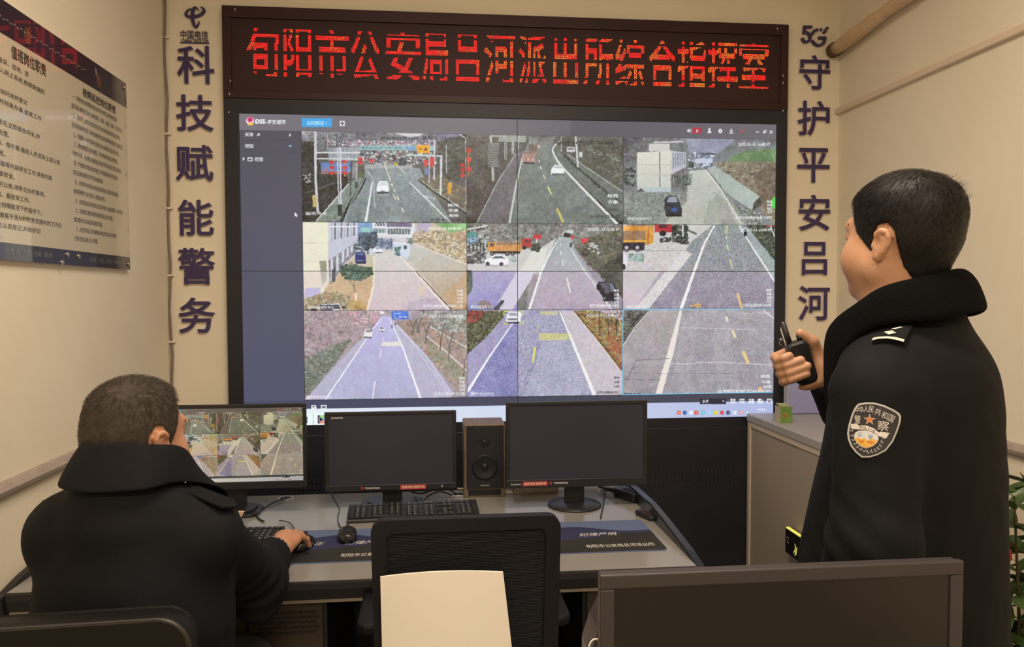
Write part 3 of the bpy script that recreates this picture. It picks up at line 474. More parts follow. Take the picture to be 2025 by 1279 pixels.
C.fill([(832, 400), (845, 376), (905, 372), (950, 395), (962, 440), (960, 500), (890, 498), (850, 440)], (46, 42, 54)); C.fill([(850, 382), (900, 380), (925, 440), (895, 452)], (90, 90, 106)); C.fill([(905, 380), (935, 388), (956, 436), (930, 440)], (120, 120, 136)); C.ell(842, 408, 9, 20, (30, 30, 34)); C.ell(886, 480, 11, 20, (30, 30, 34)); C.ell(886, 480, 5, 11, (140, 140, 150))
# ---- feed: near road with orange truck
C.tile(1, 2); C.T = ZA
C.rect(995, 5, 1970, 570, (206, 206, 200), col2=(206, 192, 204)); C.specks([(1003, 180), (1400, 120), (1350, 300), (1003, 300)], [(228, 228, 222), (176, 176, 166)], 300, 7, .5)
C.fill([(1575, 12), (1745, 12), (1962, 260), (1962, 570), (1090, 570), (1300, 320), (1440, 120)], (146, 156, 156), col2=(150, 144, 160), noise=20, grain=2); C.fill([(1240, 312), (1962, 312), (1962, 570), (1060, 570)], (160, 146, 168), .5, noise=24, grain=2)
C.fill([(1740, 14), (1790, 14), (1962, 190), (1962, 370)], (160, 172, 172), noise=10); C.fill([(1775, 12), (1962, 12), (1962, 240)], (72, 82, 70)); C.specks([(1775, 12), (1962, 12), (1962, 230)], [(100, 106, 92), (50, 58, 50), (120, 116, 90)], 300, 8); C.rect(1908, 10, 1966, 26, (210, 50, 60)); C.line([(1935, 20), (1962, 90)], 6, (226, 228, 230))
C.fill([(1390, 170), (1440, 200), (1250, 440), (1150, 570), (1060, 570)], (216, 212, 214), noise=18)
C.line([(1585, 15), (1520, 130), (1450, 320), (1366, 562)], 8, (240, 242, 240), w2=22); C.line([(1735, 15), (1830, 170), (1962, 372)], 8, (232, 236, 236), w2=12)
C.line([(1652, 18), (1650, 70)], 5, (226, 222, 150)); C.line([(1664, 18), (1660, 70)], 5, (226, 222, 150))
for a, b, w, c in (((1657, 85), (1659, 105), 6, (226, 226, 190)), ((1661, 138), (1668, 172), 7, (226, 224, 180)), ((1680, 233), (1695, 292), 9, (220, 214, 140)), ((1728, 448), (1756, 548), 15, (236, 200, 130))): C.line([a, b], w, c)
C.fill([(1003, 20), (1200, 22), (1196, 130), (1160, 142), (1003, 128)], (224, 150, 56)); C.fill([(1003, 52), (1146, 54), (1146, 116), (1003, 112)], (156, 120, 90)); [C.line([(x, 50), (x, 118)], 4, (190, 130, 60)) for x in (1040, 1080, 1120)]; C.rect(1003, 112, 1160, 124, (236, 170, 66)); C.fill([(1160, 20), (1168, 20), (1166, 140), (1158, 140)], (180, 110, 50)); C.rect(1003, 126, 1140, 176, (54, 46, 66)); [C.ell(x, 160, 26, 26, (42, 38, 50)) for x in (1027, 1095)]; [C.ell(x, 160, 12, 12, (190, 186, 196)) for x in (1027, 1095)]; C.rect(1003, 12, 1205, 24, (150, 130, 110))
C.rect(1205, 10, 1318, 64, (196, 48, 62)); C.rect(1230, 14, 1280, 36, (90, 40, 56)); C.ell(1256, 70, 22, 18, (40, 36, 44)); C.specks([(1315, 20), (1405, 20), (1415, 140), (1320, 120)], [(56, 66, 62), (36, 44, 42), (90, 100, 92)], 260, 11, .85); C.rect(1378, 12, 1386, 90, (226, 226, 222)); C.line([(1415, 50), (1470, 75)], 12, (90, 94, 88)); C.specks([(1240, 96), (1310, 96), (1310, 122), (1230, 122)], [(60, 60, 60)], 40, 8)
C.fill([(1003, 186), (1026, 205), (1034, 240), (1026, 280), (1003, 296)], (226, 228, 236)); C.ell(1010, 282, 10, 20, (50, 50, 58)); C.specks([(1040, 200), (1135, 195), (1135, 250), (1040, 240)], [(150, 186, 176), (120, 160, 150)], 70, 8); C.line([(1045, 205), (1130, 200)], 4, (110, 140, 136)); C.line([(1130, 205), (1132, 255)], 5, (90, 110, 110)); C.ell(1777, 66, 11, 22, (30, 56, 56)); C.line([(1003, 178), (1400, 180)], 3, (160, 156, 146))
C.specks([(1430, 520), (1530, 515), (1530, 540), (1430, 540)], [(236, 190, 110)], 8, 12); C.text('2025-01-15 16:40:47', 1742, 38, 200, 20, W_); C.text('国抢外台治安卡口', 1024, 524, 120, 20, W_); C.text('吕河汉白镇治安卡口1路', 1762, 514, 180, 20, W_)
# ---- feed: lavender road with blue sign
C.tile(2, 0); C.T = ZB
C.rect(585, 60, 1960, 820, (170, 158, 166)); C.fill([(592, 68), (1240, 68), (1230, 150), (1100, 290), (592, 560)], (172, 150, 160)); C.specks([(592, 68), (1230, 68), (1220, 150), (1090, 290), (592, 600)], [(196, 170, 180), (136, 122, 124), (206, 180, 186), (150, 130, 136), (130, 136, 124)], 1300, 13, .5); C.specks([(980, 70), (1240, 70), (1200, 150), (1000, 180)], [(222, 130, 160), (236, 200, 210)], 120, 9, .7)
C.fill([(592, 460), (900, 330), (1000, 300), (870, 480), (640, 760), (592, 800)], (124, 128, 118)); C.specks([(592, 440), (900, 330), (1010, 290), (870, 480), (640, 760), (592, 800)], [(150, 156, 140), (96, 106, 92), (170, 166, 160)], 700, 12, .6)
C.fill([(1240, 110), (1310, 105), (1365, 160), (1620, 430), (1840, 740), (1800, 815), (600, 815), (820, 560), (1000, 370), (1110, 270)], (186, 182, 208)); C.fill([(1245, 105), (1305, 105), (1345, 200), (1420, 370), (1580, 815), (770, 815), (1110, 310)], (190, 184, 232), col2=(182, 180, 214), noise=3)
C.fill([(1360, 160), (1953, 68), (1953, 640), (1880, 740), (1620, 430)], (166, 146, 138)); C.specks([(1370, 165), (1953, 80), (1953, 640), (1880, 730), (1630, 430)], [(196, 180, 176), (136, 120, 110), (216, 150, 110), (120, 130, 104), (150, 150, 140)], 1200, 12, .6); C.fill([(1600, 280), (1953, 560), (1953, 640), (1850, 640), (1640, 420)], (150, 150, 126), .5)
C.specks([(1560, 68), (1953, 68), (1953, 240), (1700, 220)], [(140, 144, 136), (120, 124, 116), (196, 200, 200)], 320, 16, .6); C.line([(1620, 275), (1790, 410), (1953, 560)], 8, (236, 230, 226)); C.line([(1640, 190), (1953, 370)], 7, (226, 222, 222))
for x, y, h in ((1500, 260, 130), (1540, 240, 120), (1610, 330, 180), (1730, 400, 230), (1800, 480, 240), (1925, 620, 250)): C.line([(x, y), (x+8, y-h*.5), (x+40, y-h)], 9, (110, 96, 96)); C.line([(x+6, y-h*.45), (x-30, y-h)], 6, (116, 102, 100))
C.line([(1236, 130), (1100, 320), (770, 810)], 5, (240, 240, 250), w2=13); C.line([(1308, 120), (1420, 370), (1570, 800)], 6, (244, 244, 252), w2=20); C.line([(1365, 170), (1620, 450), (1830, 760)], 5, (226, 222, 236)); C.line([(1345, 170), (1480, 300), (1790, 740)], 4, (230, 228, 240))
for a, b, w in (((1258, 284), (1250, 312), 4), ((1240, 380), (1228, 452), 8), ((1188, 648), (1168, 795), 10)): C.line([a, b], w, (238, 236, 250))
C.fill([(1250, 322), (1396, 318), (1408, 350), (1238, 356)], (226, 220, 220)); [C.line([(1246, y), (1404, y-3)], 5, (240, 236, 214)) for y in (328, 342, 354)]; C.line([(1300, 228), (1350, 230)], 6, (226, 226, 240))
C.fill([(1325, 66), (1466, 66), (1466, 132), (1330, 134)], (66, 112, 220)); C.text('安康 旬阳', 1342, 78, 60, 14, (206, 226, 250)); C.line([(1355, 100), (1355, 125), (1380, 128)], 5, (206, 226, 250)); C.text('吕河镇', 1385, 108, 70, 14, (206, 226, 250)); C.rect(1230, 66, 1268, 90, (236, 232, 236))
C.fill([(1094, 275), (1098, 232), (1112, 214), (1158, 216), (1168, 240), (1162, 286), (1100, 290)], (236, 234, 236)); C.fill([(1106, 240), (1114, 222), (1154, 222), (1160, 240)], (140, 136, 150)); C.rect(1098, 276, 1160, 292, (120, 116, 130)); C.ell(1160, 222, 9, 6, (90, 80, 96)); car(1222, 194, 1268, 236, (232, 230, 238)); C.ell(1330, 190, 6, 18, (90, 84, 110)); C.ell(1356, 172, 5, 12, (70, 66, 84))
# ---- feed: close road with framed white car
C.tile(2, 1); C.T = ZC
C.rect(0, 40, 1010, 610, (170, 164, 190)); C.fill([(290, 47), (620, 47), (850, 605), (0, 605), (10, 560)], (164, 162, 192), noise=24, grain=2); C.fill([(8, 47), (330, 47), (330, 605), (8, 605)], (128, 126, 188), .75, noise=20, grain=2); C.fill([(260, 60), (10, 330), (10, 560), (300, 130)], (176, 168, 200), .7, noise=12); C.fill([(500, 230), (700, 230), (820, 605), (360, 605)], (186, 184, 206), .5, noise=20)
C.fill([(610, 50), (690, 48), (1000, 440), (1000, 605), (835, 600)], (204, 194, 204), noise=12, grain=2)
C.fill([(12, 48), (262, 48), (240, 90), (150, 200), (12, 325)], (92, 92, 72)); C.specks([(12, 48), (260, 48), (240, 90), (150, 200), (12, 320)], [(130, 128, 96), (60, 60, 48), (150, 146, 120), (80, 90, 56)], 700, 8, .75); C.specks([(12, 48), (130, 48), (90, 110), (12, 130)], [(176, 76, 76), (140, 56, 60)], 120, 9)
C.fill([(690, 48), (1000, 48), (1000, 440)], (150, 128, 90)); C.specks([(690, 48), (1000, 48), (1000, 430)], [(182, 150, 80), (120, 130, 76), (80, 84, 60), (186, 122, 76), (190, 180, 110), (150, 70, 60)], 1100, 9, .8); C.specks([(900, 230), (1000, 180), (1000, 430), (960, 400)], [(190, 106, 72), (166, 84, 66)], 140, 9); [C.line([(x, 48), (x+6, 210)], 6, (84, 60, 56)) for x in (850, 905, 955)]; C.specks([(850, 48), (1000, 48), (1000, 110)], [(196, 190, 206)], 90, 8)
C.line([(683, 50), (840, 240), (1000, 445)], 6, (226, 220, 210)); C.line([(705, 60), (860, 250), (1000, 420)], 9, (110, 70, 50), .7); C.line([(302, 128), (150, 345), (14, 562)], 6, (240, 240, 246), w2=18); C.line([(600, 52), (680, 240), (822, 585)], 7, (244, 242, 244), w2=22)
C.fill([(474, 192), (655, 190), (668, 232), (462, 232)], (186, 182, 160), .7); [C.line([(470, y), (660, y-1)], 5, (226, 222, 110)) for y in (196, 207, 218, 228)]; [C.line([(478, y), (590, y)], 4, (222, 214, 120)) for y in (54, 62, 69)]
for a, b, w in (((465, 138), (455, 182), 5), ((444, 278), (430, 376), 13)): C.line([a, b], w, (232, 226, 110))
C.fill([(260, 110), (266, 70), (280, 52), (346, 52), (362, 70), (350, 122), (275, 126)], (240, 240, 242)); C.fill([(272, 78), (284, 60), (326, 60), (330, 80)], (150, 150, 170)); C.rect(270, 96, 330, 108, (120, 120, 140)); C.rect(268, 118, 345, 128, (70, 66, 84))
for px, py, sx, sy in ((247, 52, 1, 1), (370, 52, -1, 1), (247, 130, 1, -1), (370, 130, -1, -1)): C.line([(px, py), (px+sx*30, py)], 6, (206, 230, 70)); C.line([(px, py), (px, py+sy*22)], 6, (206, 230, 70))
# ---- feed: empty grey road
C.tile(2, 2); C.T = ZC
C.rect(995, 36, 1970, 600, (168, 162, 168), col2=(160, 154, 164)); C.fill([(1160, 42), (1962, 42), (1962, 590), (1003, 590), (1003, 270)], (170, 164, 170), noise=12, grain=2, col2=(158, 152, 164)); C.fill([(1170, 60), (1360, 50), (1210, 590), (1005, 590), (1005, 270)], (176, 166, 168), .6, noise=6)
C.fill([(1400, 42), (1480, 42), (1420, 590), (1290, 590)], (186, 182, 188), .3); C.fill([(1560, 42), (1640, 42), (1760, 590), (1600, 590)], (186, 182, 188), .3)
C.fill([(1003, 42), (1172, 42), (1100, 130), (1003, 262)], (96, 94, 92)); C.specks([(1003, 42), (1150, 42), (1090, 120), (1003, 240)], [(66, 64, 64), (130, 126, 120)], 300, 8); C.line([(1160, 60), (1080, 150), (1005, 265)], 6, (214, 210, 206)); C.line([(1130, 60), (1050, 150), (1003, 210)], 5, (60, 58, 58))
C.fill([(1362, 44), (1378, 44), (1330, 290), (1246, 588), (1206, 588)], (238, 228, 220)); C.line([(1890, 44), (1962, 100)], 9, (222, 220, 220)); C.line([(1370, 155), (1480, 156), (1600, 160), (1840, 166)], 4, (206, 202, 206)); C.line([(1290, 378), (1400, 384), (1480, 376), (1600, 372), (1760, 380), (1962, 392)], 4, (222, 218, 220)); C.line([(1030, 480), (1090, 360), (1300, 348)], 3, (90, 84, 90)); C.line([(1010, 480), (1240, 486)], 3, (110, 104, 110)); C.line([(1030, 440), (1700, 445)], 2, (120, 114, 122))
for a, b, w, c in (((1654, 84), (1667, 114), 12, (238, 234, 220)), ((1694, 170), (1715, 216), 15, (240, 220, 176)), ((1762, 302), (1796, 380), 20, (240, 210, 140)), ((1865, 530), (1890, 580), 24, (240, 186, 130))): C.line([a, b], w, c)
x0, y0, x1, y1 = TILE[2][2]
for q in ((x0-2, y0-2, x1+2, y0+2), (x0-2, y1-2, x1+2, y1+2), (x0-2, y0, x0+2, y1), (x1-2, y0, x1+2, y1)):
    C.clip = FULL; C.raw([(q[0], q[1]), (q[2], q[1]), (q[2], q[3]), (q[0], q[3])], (120, 196, 232))
def box_blur(a, n):
    for ax in (0, 1):
        p = np.concatenate([a.take([0]*n, ax), a, a.take([-1]*n, ax)], ax).cumsum(ax); z = np.zeros_like(p.take([0], ax)); p = np.concatenate([z, p], ax); L = a.shape[ax]
        a = (p.take(range(2*n+1, 2*n+1+L), ax)-p.take(range(0, L), ax))/(2*n+1)
    return a
def noise2(h, w, n):
    v = box_blur(box_blur(C.rng.randn(h, w), n), n); return v/(v.std()+1e-9)
for row_ in TILE:                      # camera grain: ragged edges, blotches of light, compression speckle
    for x0, y0, x1, y1 in row_:
        t = C.im[y0:y1, x0:x1].copy(); h, w = t.shape[:2]; yy, xx = np.mgrid[0:h, 0:w]
        for n, am in ((1, 0.42), (4, 0.35)):
            t = t[np.clip(np.rint(yy+am*noise2(h, w, n)).astype(int), 0, h-1), np.clip(np.rint(xx+am*noise2(h, w, n)).astype(int), 0, w-1)]
        dk = np.clip((235-t.mean(2))/90, 0.15, 1)
        t = t+(dk*(4.5*noise2(h, w, 22)+3.5*noise2(h, w, 7)+6.0*noise2(h, w, 2)))[..., None]+1.5*np.stack([noise2(h, w, 9) for _ in range(3)], -1)
        g_ = t.mean(2, keepdims=True); C.im[y0:y1, x0:x1] = (t*0.88+g_*0.12)*0.99
# captions
C.tile(0, 0); C.T = Z6
C.text('2025年01月15日  星期三  16:40:47', 1230, 252, 670, 30, (46, 46, 62)); C.text('国抢外台', 612, 878, 178, 28, (226, 228, 228)); C.text('陕西', 1796, 812, 86, 26, W_); C.text('安康', 1800, 854, 82, 26, W_); C.text('旬阳', 1803, 896, 80, 26, W_); C.text('吕河卡口全景', 1645, 934, 260, 28, (52, 58, 62))
C.tile(0, 1); C.T = Z7
C.text('2025年01月15日   16:40:47', 570, 124, 372, 22, (40, 42, 44)); C.text('陕西', 890, 454, 64, 22, W_); C.text('安康', 892, 492, 62, 22, W_); C.text('旬阳', 894, 543, 60, 18, (60, 66, 66)); C.text('吕河卡口全景', 780, 582, 186, 22, (60, 66, 66))
C.tile(0, 2); C.T = Z7
for i, q in enumerate(('陕西', '安康', '旬阳', '吕河')): C.text(q, 1884, 492+i*22, 32, 18, W_)
C.tile(1, 0); C.T = Z8
C.text('2025-01-15 16:40:48', 1480, 112, 380, 32, (246, 250, 240)); C.text('国抢外台治安卡口', 110, 1008, 290, 32, W_); C.text('吕河汉白镇治安卡口球机11路', 1430, 992, 450, 34, W_)
C.tile(1, 0); C.T = Z8
for i, q in enumerate(('陕西', '安康', '旬阳', '吕河')): C.text(q, 1814, 822+i*42, 66, 32, W_)
C.tile(1, 1); C.T = ZA
C.text('2025-01-15 16:40:47', 776, 35, 202, 20, W_); C.text('国抢外台治安卡口', 36, 524, 136, 20, W_); C.text('吕河汉白镇治安卡口球机', 792, 516, 186, 20, W_)
C.tile(1, 1); C.T = ZA
for i, q in enumerate(('陕西', '安康', '旬阳', '吕河')): C.text(q, 944, 422+i*24, 32, 19, W_)
C.tile(1, 2); C.T = ZA
for i, q in enumerate(('陕西', '安康', '旬阳', '吕河')): C.text(q, 1912, 420+i*23, 30, 19, W_)
C.tile(2, 0); C.T = ZB
C.text('2025-01-15 16:40:49', 1638, 94, 280, 26, (236, 236, 240)); C.text('国抢外台治安卡口', 622, 764, 202, 26, W_); C.text('吕河汉白镇治安卡口2路', 1682, 738, 254, 26, W_)
C.tile(2, 0); C.T = ZB
for i, q in enumerate(('陕西', '安康', '旬阳', '吕河')): C.text(q, 1888, 610+i*31, 48, 25, W_)
C.tile(2, 1); C.T = ZC
C.text('2025-01-15 16:40:48', 770, 68, 205, 19, (226, 226, 230)); C.text('国抢外台治安卡口', 36, 562, 146, 20, W_); C.text('吕河汉白镇治安卡口', 836, 554, 142, 18, (60, 58, 70))
C.tile(2, 1); C.T = ZC
for i, q in enumerate(('陕西', '安康', '旬阳')): C.text(q, 944, 462+i*28, 34, 16, (80, 78, 90))
C.tile(2, 2); C.T = ZC
C.text('2025-01-15 16:40:47', 1722, 54, 218, 16, (206, 204, 210)); C.text('陕西', 1876, 452, 56, 20, W_); C.text('安康', 1882, 486, 54, 20, W_); C.text('旬阳', 1888, 517, 52, 20, W_); C.text('吕河镇文官庙门口球机旬阳', 1606, 546, 326, 20, W_); C.text('国抢外台', 1010, 566, 110, 18, (40, 44, 50))
x0, y0, x1, y1 = TILE[2][2]
for q in ((x0-2, y0-2, x1+2, y0+2), (x0-2, y1-2, x1+2, y1+2), (x0-2, y0, x0+2, y1), (x1-2, y0, x1+2, y1)):
    C.clip = FULL; C.raw([(q[0], q[1]), (q[2], q[1]), (q[2], q[3]), (q[0], q[3])], (120, 196, 232))
PIC = C.down()
def picture_grid(pic, w, h, name, m, parent, origin, right, up, label=None, kind=None):
    """a flat screen area: one vertex per picture element, coloured by the attribute"""
    H, W = pic.shape[:2]; o = np.array(origin, float); r = np.array(right, float); u = np.array(up, float)
    X, Y = np.meshgrid(np.linspace(0, w, W), np.linspace(h, 0, H)); v = o+X[..., None]*r+Y[..., None]*u
    me = bpy.data.meshes.new(name); nv = W*H; idx = np.arange(nv).reshape(H, W)
    q = np.stack([idx[1:, :-1], idx[1:, 1:], idx[:-1, 1:], idx[:-1, :-1]], -1).reshape(-1, 4); nf = len(q)
    me.vertices.add(nv); me.vertices.foreach_set('co', v.reshape(-1).astype(np.float32)); me.loops.add(nf*4); me.loops.foreach_set('vertex_index', q.reshape(-1).astype(np.int32))
    me.polygons.add(nf); me.polygons.foreach_set('loop_start', np.arange(0, nf*4, 4, dtype=np.int32)); me.update(calc_edges=True)
    a = me.color_attributes.new('picture', 'FLOAT_COLOR', 'POINT'); c = np.ones((nv, 4), np.float32); c[:, :3] = lin(pic.reshape(-1, 3)); a.data.foreach_set('color', c.reshape(-1))
    return part(name, me, m, parent, label=label, kind=kind)
# ------------------------------------------------------------------ video wall and the lit sign above it
M_black = mat('black_casing', (0.0095, 0.0105, 0.0185), 0.5, var=0.2, scale=6)
M_blackgloss = mat('black_gloss', (0.012, 0.012, 0.014), 0.25)
M_seam = mat('screen_seam', (0.02, 0.018, 0.022), 0.6)
M_screen = emission_attr('lit_screen', 0.35, 1.0)
CX0, CX1, CZ1, FY = -0.896, 1.640, 2.765, 3.452
vw = thing('video_wall', 'large black video wall showing nine road camera feeds below the red lit sign', 'video wall', (0, SCR_Y, 0))
def vp(x0, x1, z0, z1, y0=FY, y1=WALL_Y-0.001): return MB().span((x0, y0-SCR_Y, z0), (x1, y1-SCR_Y, z1))
LED_Z = onY(606, 40, SCR_Y)[2], onY(855, 189, SCR_Y)[2]
SX1, SZ1 = SCR_X0+SCR_W, SCR_Z0+SCR_H
LOW_Z = LED_Z[1]-0.032
mb = MB()
for a in ((CX0, SCR_X0, 0.0, LOW_Z), (SX1, CX1, 0.0, LOW_Z), (SCR_X0, SX1, SZ1, LOW_Z), (SCR_X0, SX1, 0.0, 0.06)): mb.span((a[0], FY-SCR_Y, a[2]), (a[1], WALL_Y-0.001-SCR_Y, a[3]))
part('casing', mb, M_black, vw, 0.002)
part('back_plate', vp(SCR_X0, SX1, 0.06, SZ1, SCR_Y+0.004), M_black, vw)
for k, (a, b) in enumerate(((SCR_X0+0.003, 0.375), (0.381, SX1-0.003))):
    d = part('lower_door', vp(a, b, 0.065, SCR_Z0-0.045, FY+0.002, SCR_Y+0.004), M_black, vw, 0.003)
    mb = MB(); cx = (a+b)/2+(0.22 if k else -0.2)
    for row in range(3):
        for i in range(22): mb.box((cx-0.2+i*0.019, FY-0.001-SCR_Y, 0.70-row*0.03), (0.007, 0.004, 0.02))
    part('vent_slots', mb, M_seam, d)
_t = lambda u: SCR_X0+u*SCR_W
def cell(x0, y0, x1, y1, name, label=None):
    """one rectangle of the picture (canvas pixels) as a lit part"""
    x0, y0, x1, y1 = [int(round(q/SS)) for q in (x0, y0, x1, y1)]; sub = PIC[y0:y1, x0:x1]
    return picture_grid(sub, (x1-x0)/CW*SCR_W, (y1-y0)/CH*SCR_H, name, M_screen, vw, (_t(x0/CW), 0.0, SCR_Z0+(1-y1/CH)*SCR_H), (1, 0, 0), (0, 0, 1), label)
ROWS = (TILE[0][0][1]-2, TILE[1][0][1]-2, TILE[2][0][1]-2, TILE[2][0][3]+2); COLS = (TILE[0][0][0]-2, TILE[0][1][0]-2, TILE[0][2][0]-2, TILE[0][2][2]+2)
cell(0, 0, C.W, ROWS[0], 'title_bar', 'grey title bar with a blue tab and white icons')
cell(0, ROWS[0], COLS[0], ROWS[3], 'side_menu', 'slate side menu with a mouse pointer')
cell(COLS[3], ROWS[0], C.W, ROWS[3], 'screen_margin')
cell(0, ROWS[3], C.W, C.H*0.9475, 'tool_bar', 'slate tool bar with white layout icons')
cell(0, C.H*0.9475, C.W, C.H, 'task_bar', 'pale task bar with small coloured icons and the time')
FEEDS = (('toll gate road with red lanterns and a white car', 'dim bend with trucks and a white car', 'yard with a pale building and a black car'),
         ('ochre lane with a small tree and a blue car', 'long road with orange trucks and a black car', 'wide grey road with an orange truck'),
         ('lavender road under a blue sign', 'road with a framed white car and red shrubs', 'empty grey road inside a cyan border'))
for r in range(3):
    for c in range(3): cell(COLS[c], ROWS[r], COLS[c+1], ROWS[r+1], 'camera_feed', 'feed of a '+FEEDS[r][c] if not FEEDS[r][c].startswith('empty') else 'feed of an '+FEEDS[r][c])
part('panel_seam', MB().span((_t(0.5)-0.0012, -0.0025, SCR_Z0), (_t(0.5)+0.0012, 0.003, SZ1)), M_seam, vw)
part('panel_seam', MB().span((SCR_X0, -0.0025, SCR_Z0+SCR_H/2-0.0012), (SX1, 0.003, SCR_Z0+SCR_H/2+0.0012)), M_seam, vw)

led = thing('led_sign', 'long dark sign board with glowing red dotted characters above the camera feeds', 'sign', (0, SCR_Y, LOW_Z))
M_ledframe = mat('dark_brown_frame', (0.038, 0.017, 0.018), 0.45, var=0.1, scale=5, spec=0.25)
M_ledboard = mat('led_board', (0.038, 0.018, 0.019), 0.55, spec=0.25)
zz = lambda z: z-LOW_Z
mb = MB()
for a in ((CX0, CX1, LED_Z[0], CZ1), (CX0, CX1, LOW_Z+0.0005, LED_Z[1]), (CX0, CX0+0.035, LED_Z[1], LED_Z[0]), (CX1-0.035, CX1, LED_Z[1], LED_Z[0])):
    mb.span((a[0], FY-0.002-SCR_Y, zz(a[2])), (a[1], WALL_Y-0.001-SCR_Y, zz(a[3])))
part('frame', mb, M_ledframe, led, 0.0015)
part('board', MB().span((CX0+0.035, 0.002, zz(LED_Z[1])), (CX1-0.035, 0.012, zz(LED_Z[0]))), M_ledboard, led)
M_chip = mat('white_chip', (0.7, 0.62, 0.55), 0.6)
for x, z in ((465, 19), (1537, 57), (456, 160), (454, 186), (453, 222), (1548, 150), (1548, 164), (1548, 219)):
    P = onY(x, z, FY); part('paint_chip', MB().box((P[0], FY-0.0025-SCR_Y, zz(P[2])), (0.004, 0.002, 0.008)), M_chip, led, label='small white chip on the frame')
SIGN = '旬阳市公安局吕河派出所综合指挥室'
SPAN = ((488, 551), (560, 616), (624, 690), (694, 751), (763, 832), (835, 887), (902, 947), (957, 1020), (1025, 1081), (1093, 1144), (1154, 1213), (1216, 1275), (1283, 1336), (1339, 1397), (1400, 1459), (1461, 1520))
PITCH = 0.00475; zt, zb = onY(520, 47, SCR_Y)[2], onY(520, 157, SCR_Y)[2]
xs0 = onY(488, 100, SCR_Y)[0]; M_led = emission_attr('lit_red_dots', 0.5, 1.0); rng = np.random.RandomState(5)
nrow = int((zt-zb)/PITCH)
for ch, (a, b) in zip(SIGN, SPAN):
    lv = []; lf = []; lc = []; xa, xb = onY(a, 110, SCR_Y)[0], onY(b, 110, SCR_Y)[0]
    v, f, t, nz = glyphs(ch, 0.012); lo, hi = v.min(0), v.max(0); g = (v-lo)/(hi-lo+1e-9)
    ci0, ci1 = int(math.floor((xa-xs0)/PITCH)), int(math.ceil((xb-xs0)/PITCH)); on = set(); tone = rng.uniform(0, 6)
    for q in t:
        P = g[list(q)]; X = xa+P[:, 0]*(xb-xa); R = (1-P[:, 1])*nrow
        for ci in range(max(ci0, int((X.min()-xs0)/PITCH)), min(ci1, int((X.max()-xs0)/PITCH)+1)+1):
            for ri in range(max(0, int(R.min())), min(nrow-1, int(R.max())+1)+1):
                px, pr = xs0+ci*PITCH, ri+0.5
                d = (R[1]-R[2])*(X[0]-X[2])+(X[2]-X[1])*(R[0]-R[2])
                if abs(d) < 1e-12: continue
                l0 = ((R[1]-R[2])*(px-X[2])+(X[2]-X[1])*(pr-R[2]))/d; l1 = ((R[2]-R[0])*(px-X[2])+(X[0]-X[2])*(pr-R[2]))/d
                if l0 >= -0.001 and l1 >= -0.001 and l0+l1 <= 1.001: on.add((ci, ri))
    for ci, ri in on:
        fr = (ri+0.5)/nrow
        if fr < 0.085 or 0.135 < fr < 0.185 or 0.48 < fr < 0.54 or 0.81 < fr < 0.868 or fr > 0.94: continue     # rows the scanning sign leaves dark
        x, z = xs0+ci*PITCH, zz(zt-(ri+0.5)*PITCH); k = len(lv); q = PITCH*0.31
        lv += [(x-q, -0.0005, z), (x, -0.0005, z-q), (x+q, -0.0005, z), (x, -0.0005, z+q)]; lf.append((k, k+1, k+2, k+3))
        w = 0.5+0.5*math.sin(ci*0.13+tone)*math.cos(ri*0.16+tone*2); w = w*0.5+rng.uniform(0, 0.5)
        lc += [(3.4, 0.75, 0.10) if w > 0.82-0.25*(x > 0.2) else (4.2, 0.035+0.06*w, 0.05)]*4
    me = bpy.data.meshes.new('led_character'); me.from_pydata(lv, [], lf); at_ = me.color_attributes.new('picture', 'FLOAT_COLOR', 'POINT')
    at_.data.foreach_set('color', np.hstack([np.array(lc), np.ones((len(lc), 1))]).astype(np.float32).reshape(-1))
    part('led_character', me, M_led, led, label='glowing red dotted character '+ch)

# ------------------------------------------------------------------ raised characters on the far wall
M_navy = mat('navy_acrylic', (0.045, 0.030, 0.105), 0.35)
M_edge = mat('pale_acrylic_edge', (0.70, 0.64, 0.60), 0.4)
GL_ = 'raised blue characters in the column at the conduit'; GR_ = 'raised blue characters in the column at the wrapped pipe'
WHERE = {'科': 'just under the swirl emblem', '技': 'in the column beside the grey cable', '赋': 'beside the notice board corner', '能': 'level with the foot of the notice board', '警': 'in the column beside the grey cable', '务': 'lowest of the column beside the grey cable',
         '守': 'just under the 5G mark', '护': 'level with the cable trunking end', '平': 'in the column behind the radio', '安': 'in the column behind the radio', '吕': 'in the column behind the radio', '河': 'just above the radio antenna'}
BOX = {'科': (351, 91, 423, 165), '技': (349, 188, 421, 259), '赋': (348, 287, 421, 358), '能': (353, 395, 422, 466), '警': (353, 490, 424, 563), '务': (354, 588, 424, 659),
       '守': (1580, 110, 1642, 177), '护': (1577, 200, 1641, 268), '平': (1576, 293, 1641, 361), '安': (1579, 385, 1642, 456), '吕': (1585, 478, 1636, 544), '河': (1578, 565, 1641, 634)}
EX = 0.0065
for ch, (x0, y0, x1, y1) in BOX.items():
    A, B = onY(x0, y1, WALL_Y-0.012), onY(x1, y0, WALL_Y-0.012); mb = MB(); w, h = B[0]-A[0], B[2]-A[2]
    put_text(mb, ch, ((-w/2, -EX-0.0005, -h/2), (1, 0, 0), (0, 0, 1)), w, h, bold=0.018, extrude=EX, side_mi=1)
    solo('wall_character', mb, [M_navy, M_edge], 'navy raised wall character '+ch+' '+WHERE[ch], 'wall lettering', ((A[0]+B[0])/2, WALL_Y, (A[2]+B[2])/2), group=GL_ if x0 < 1000 else GR_)
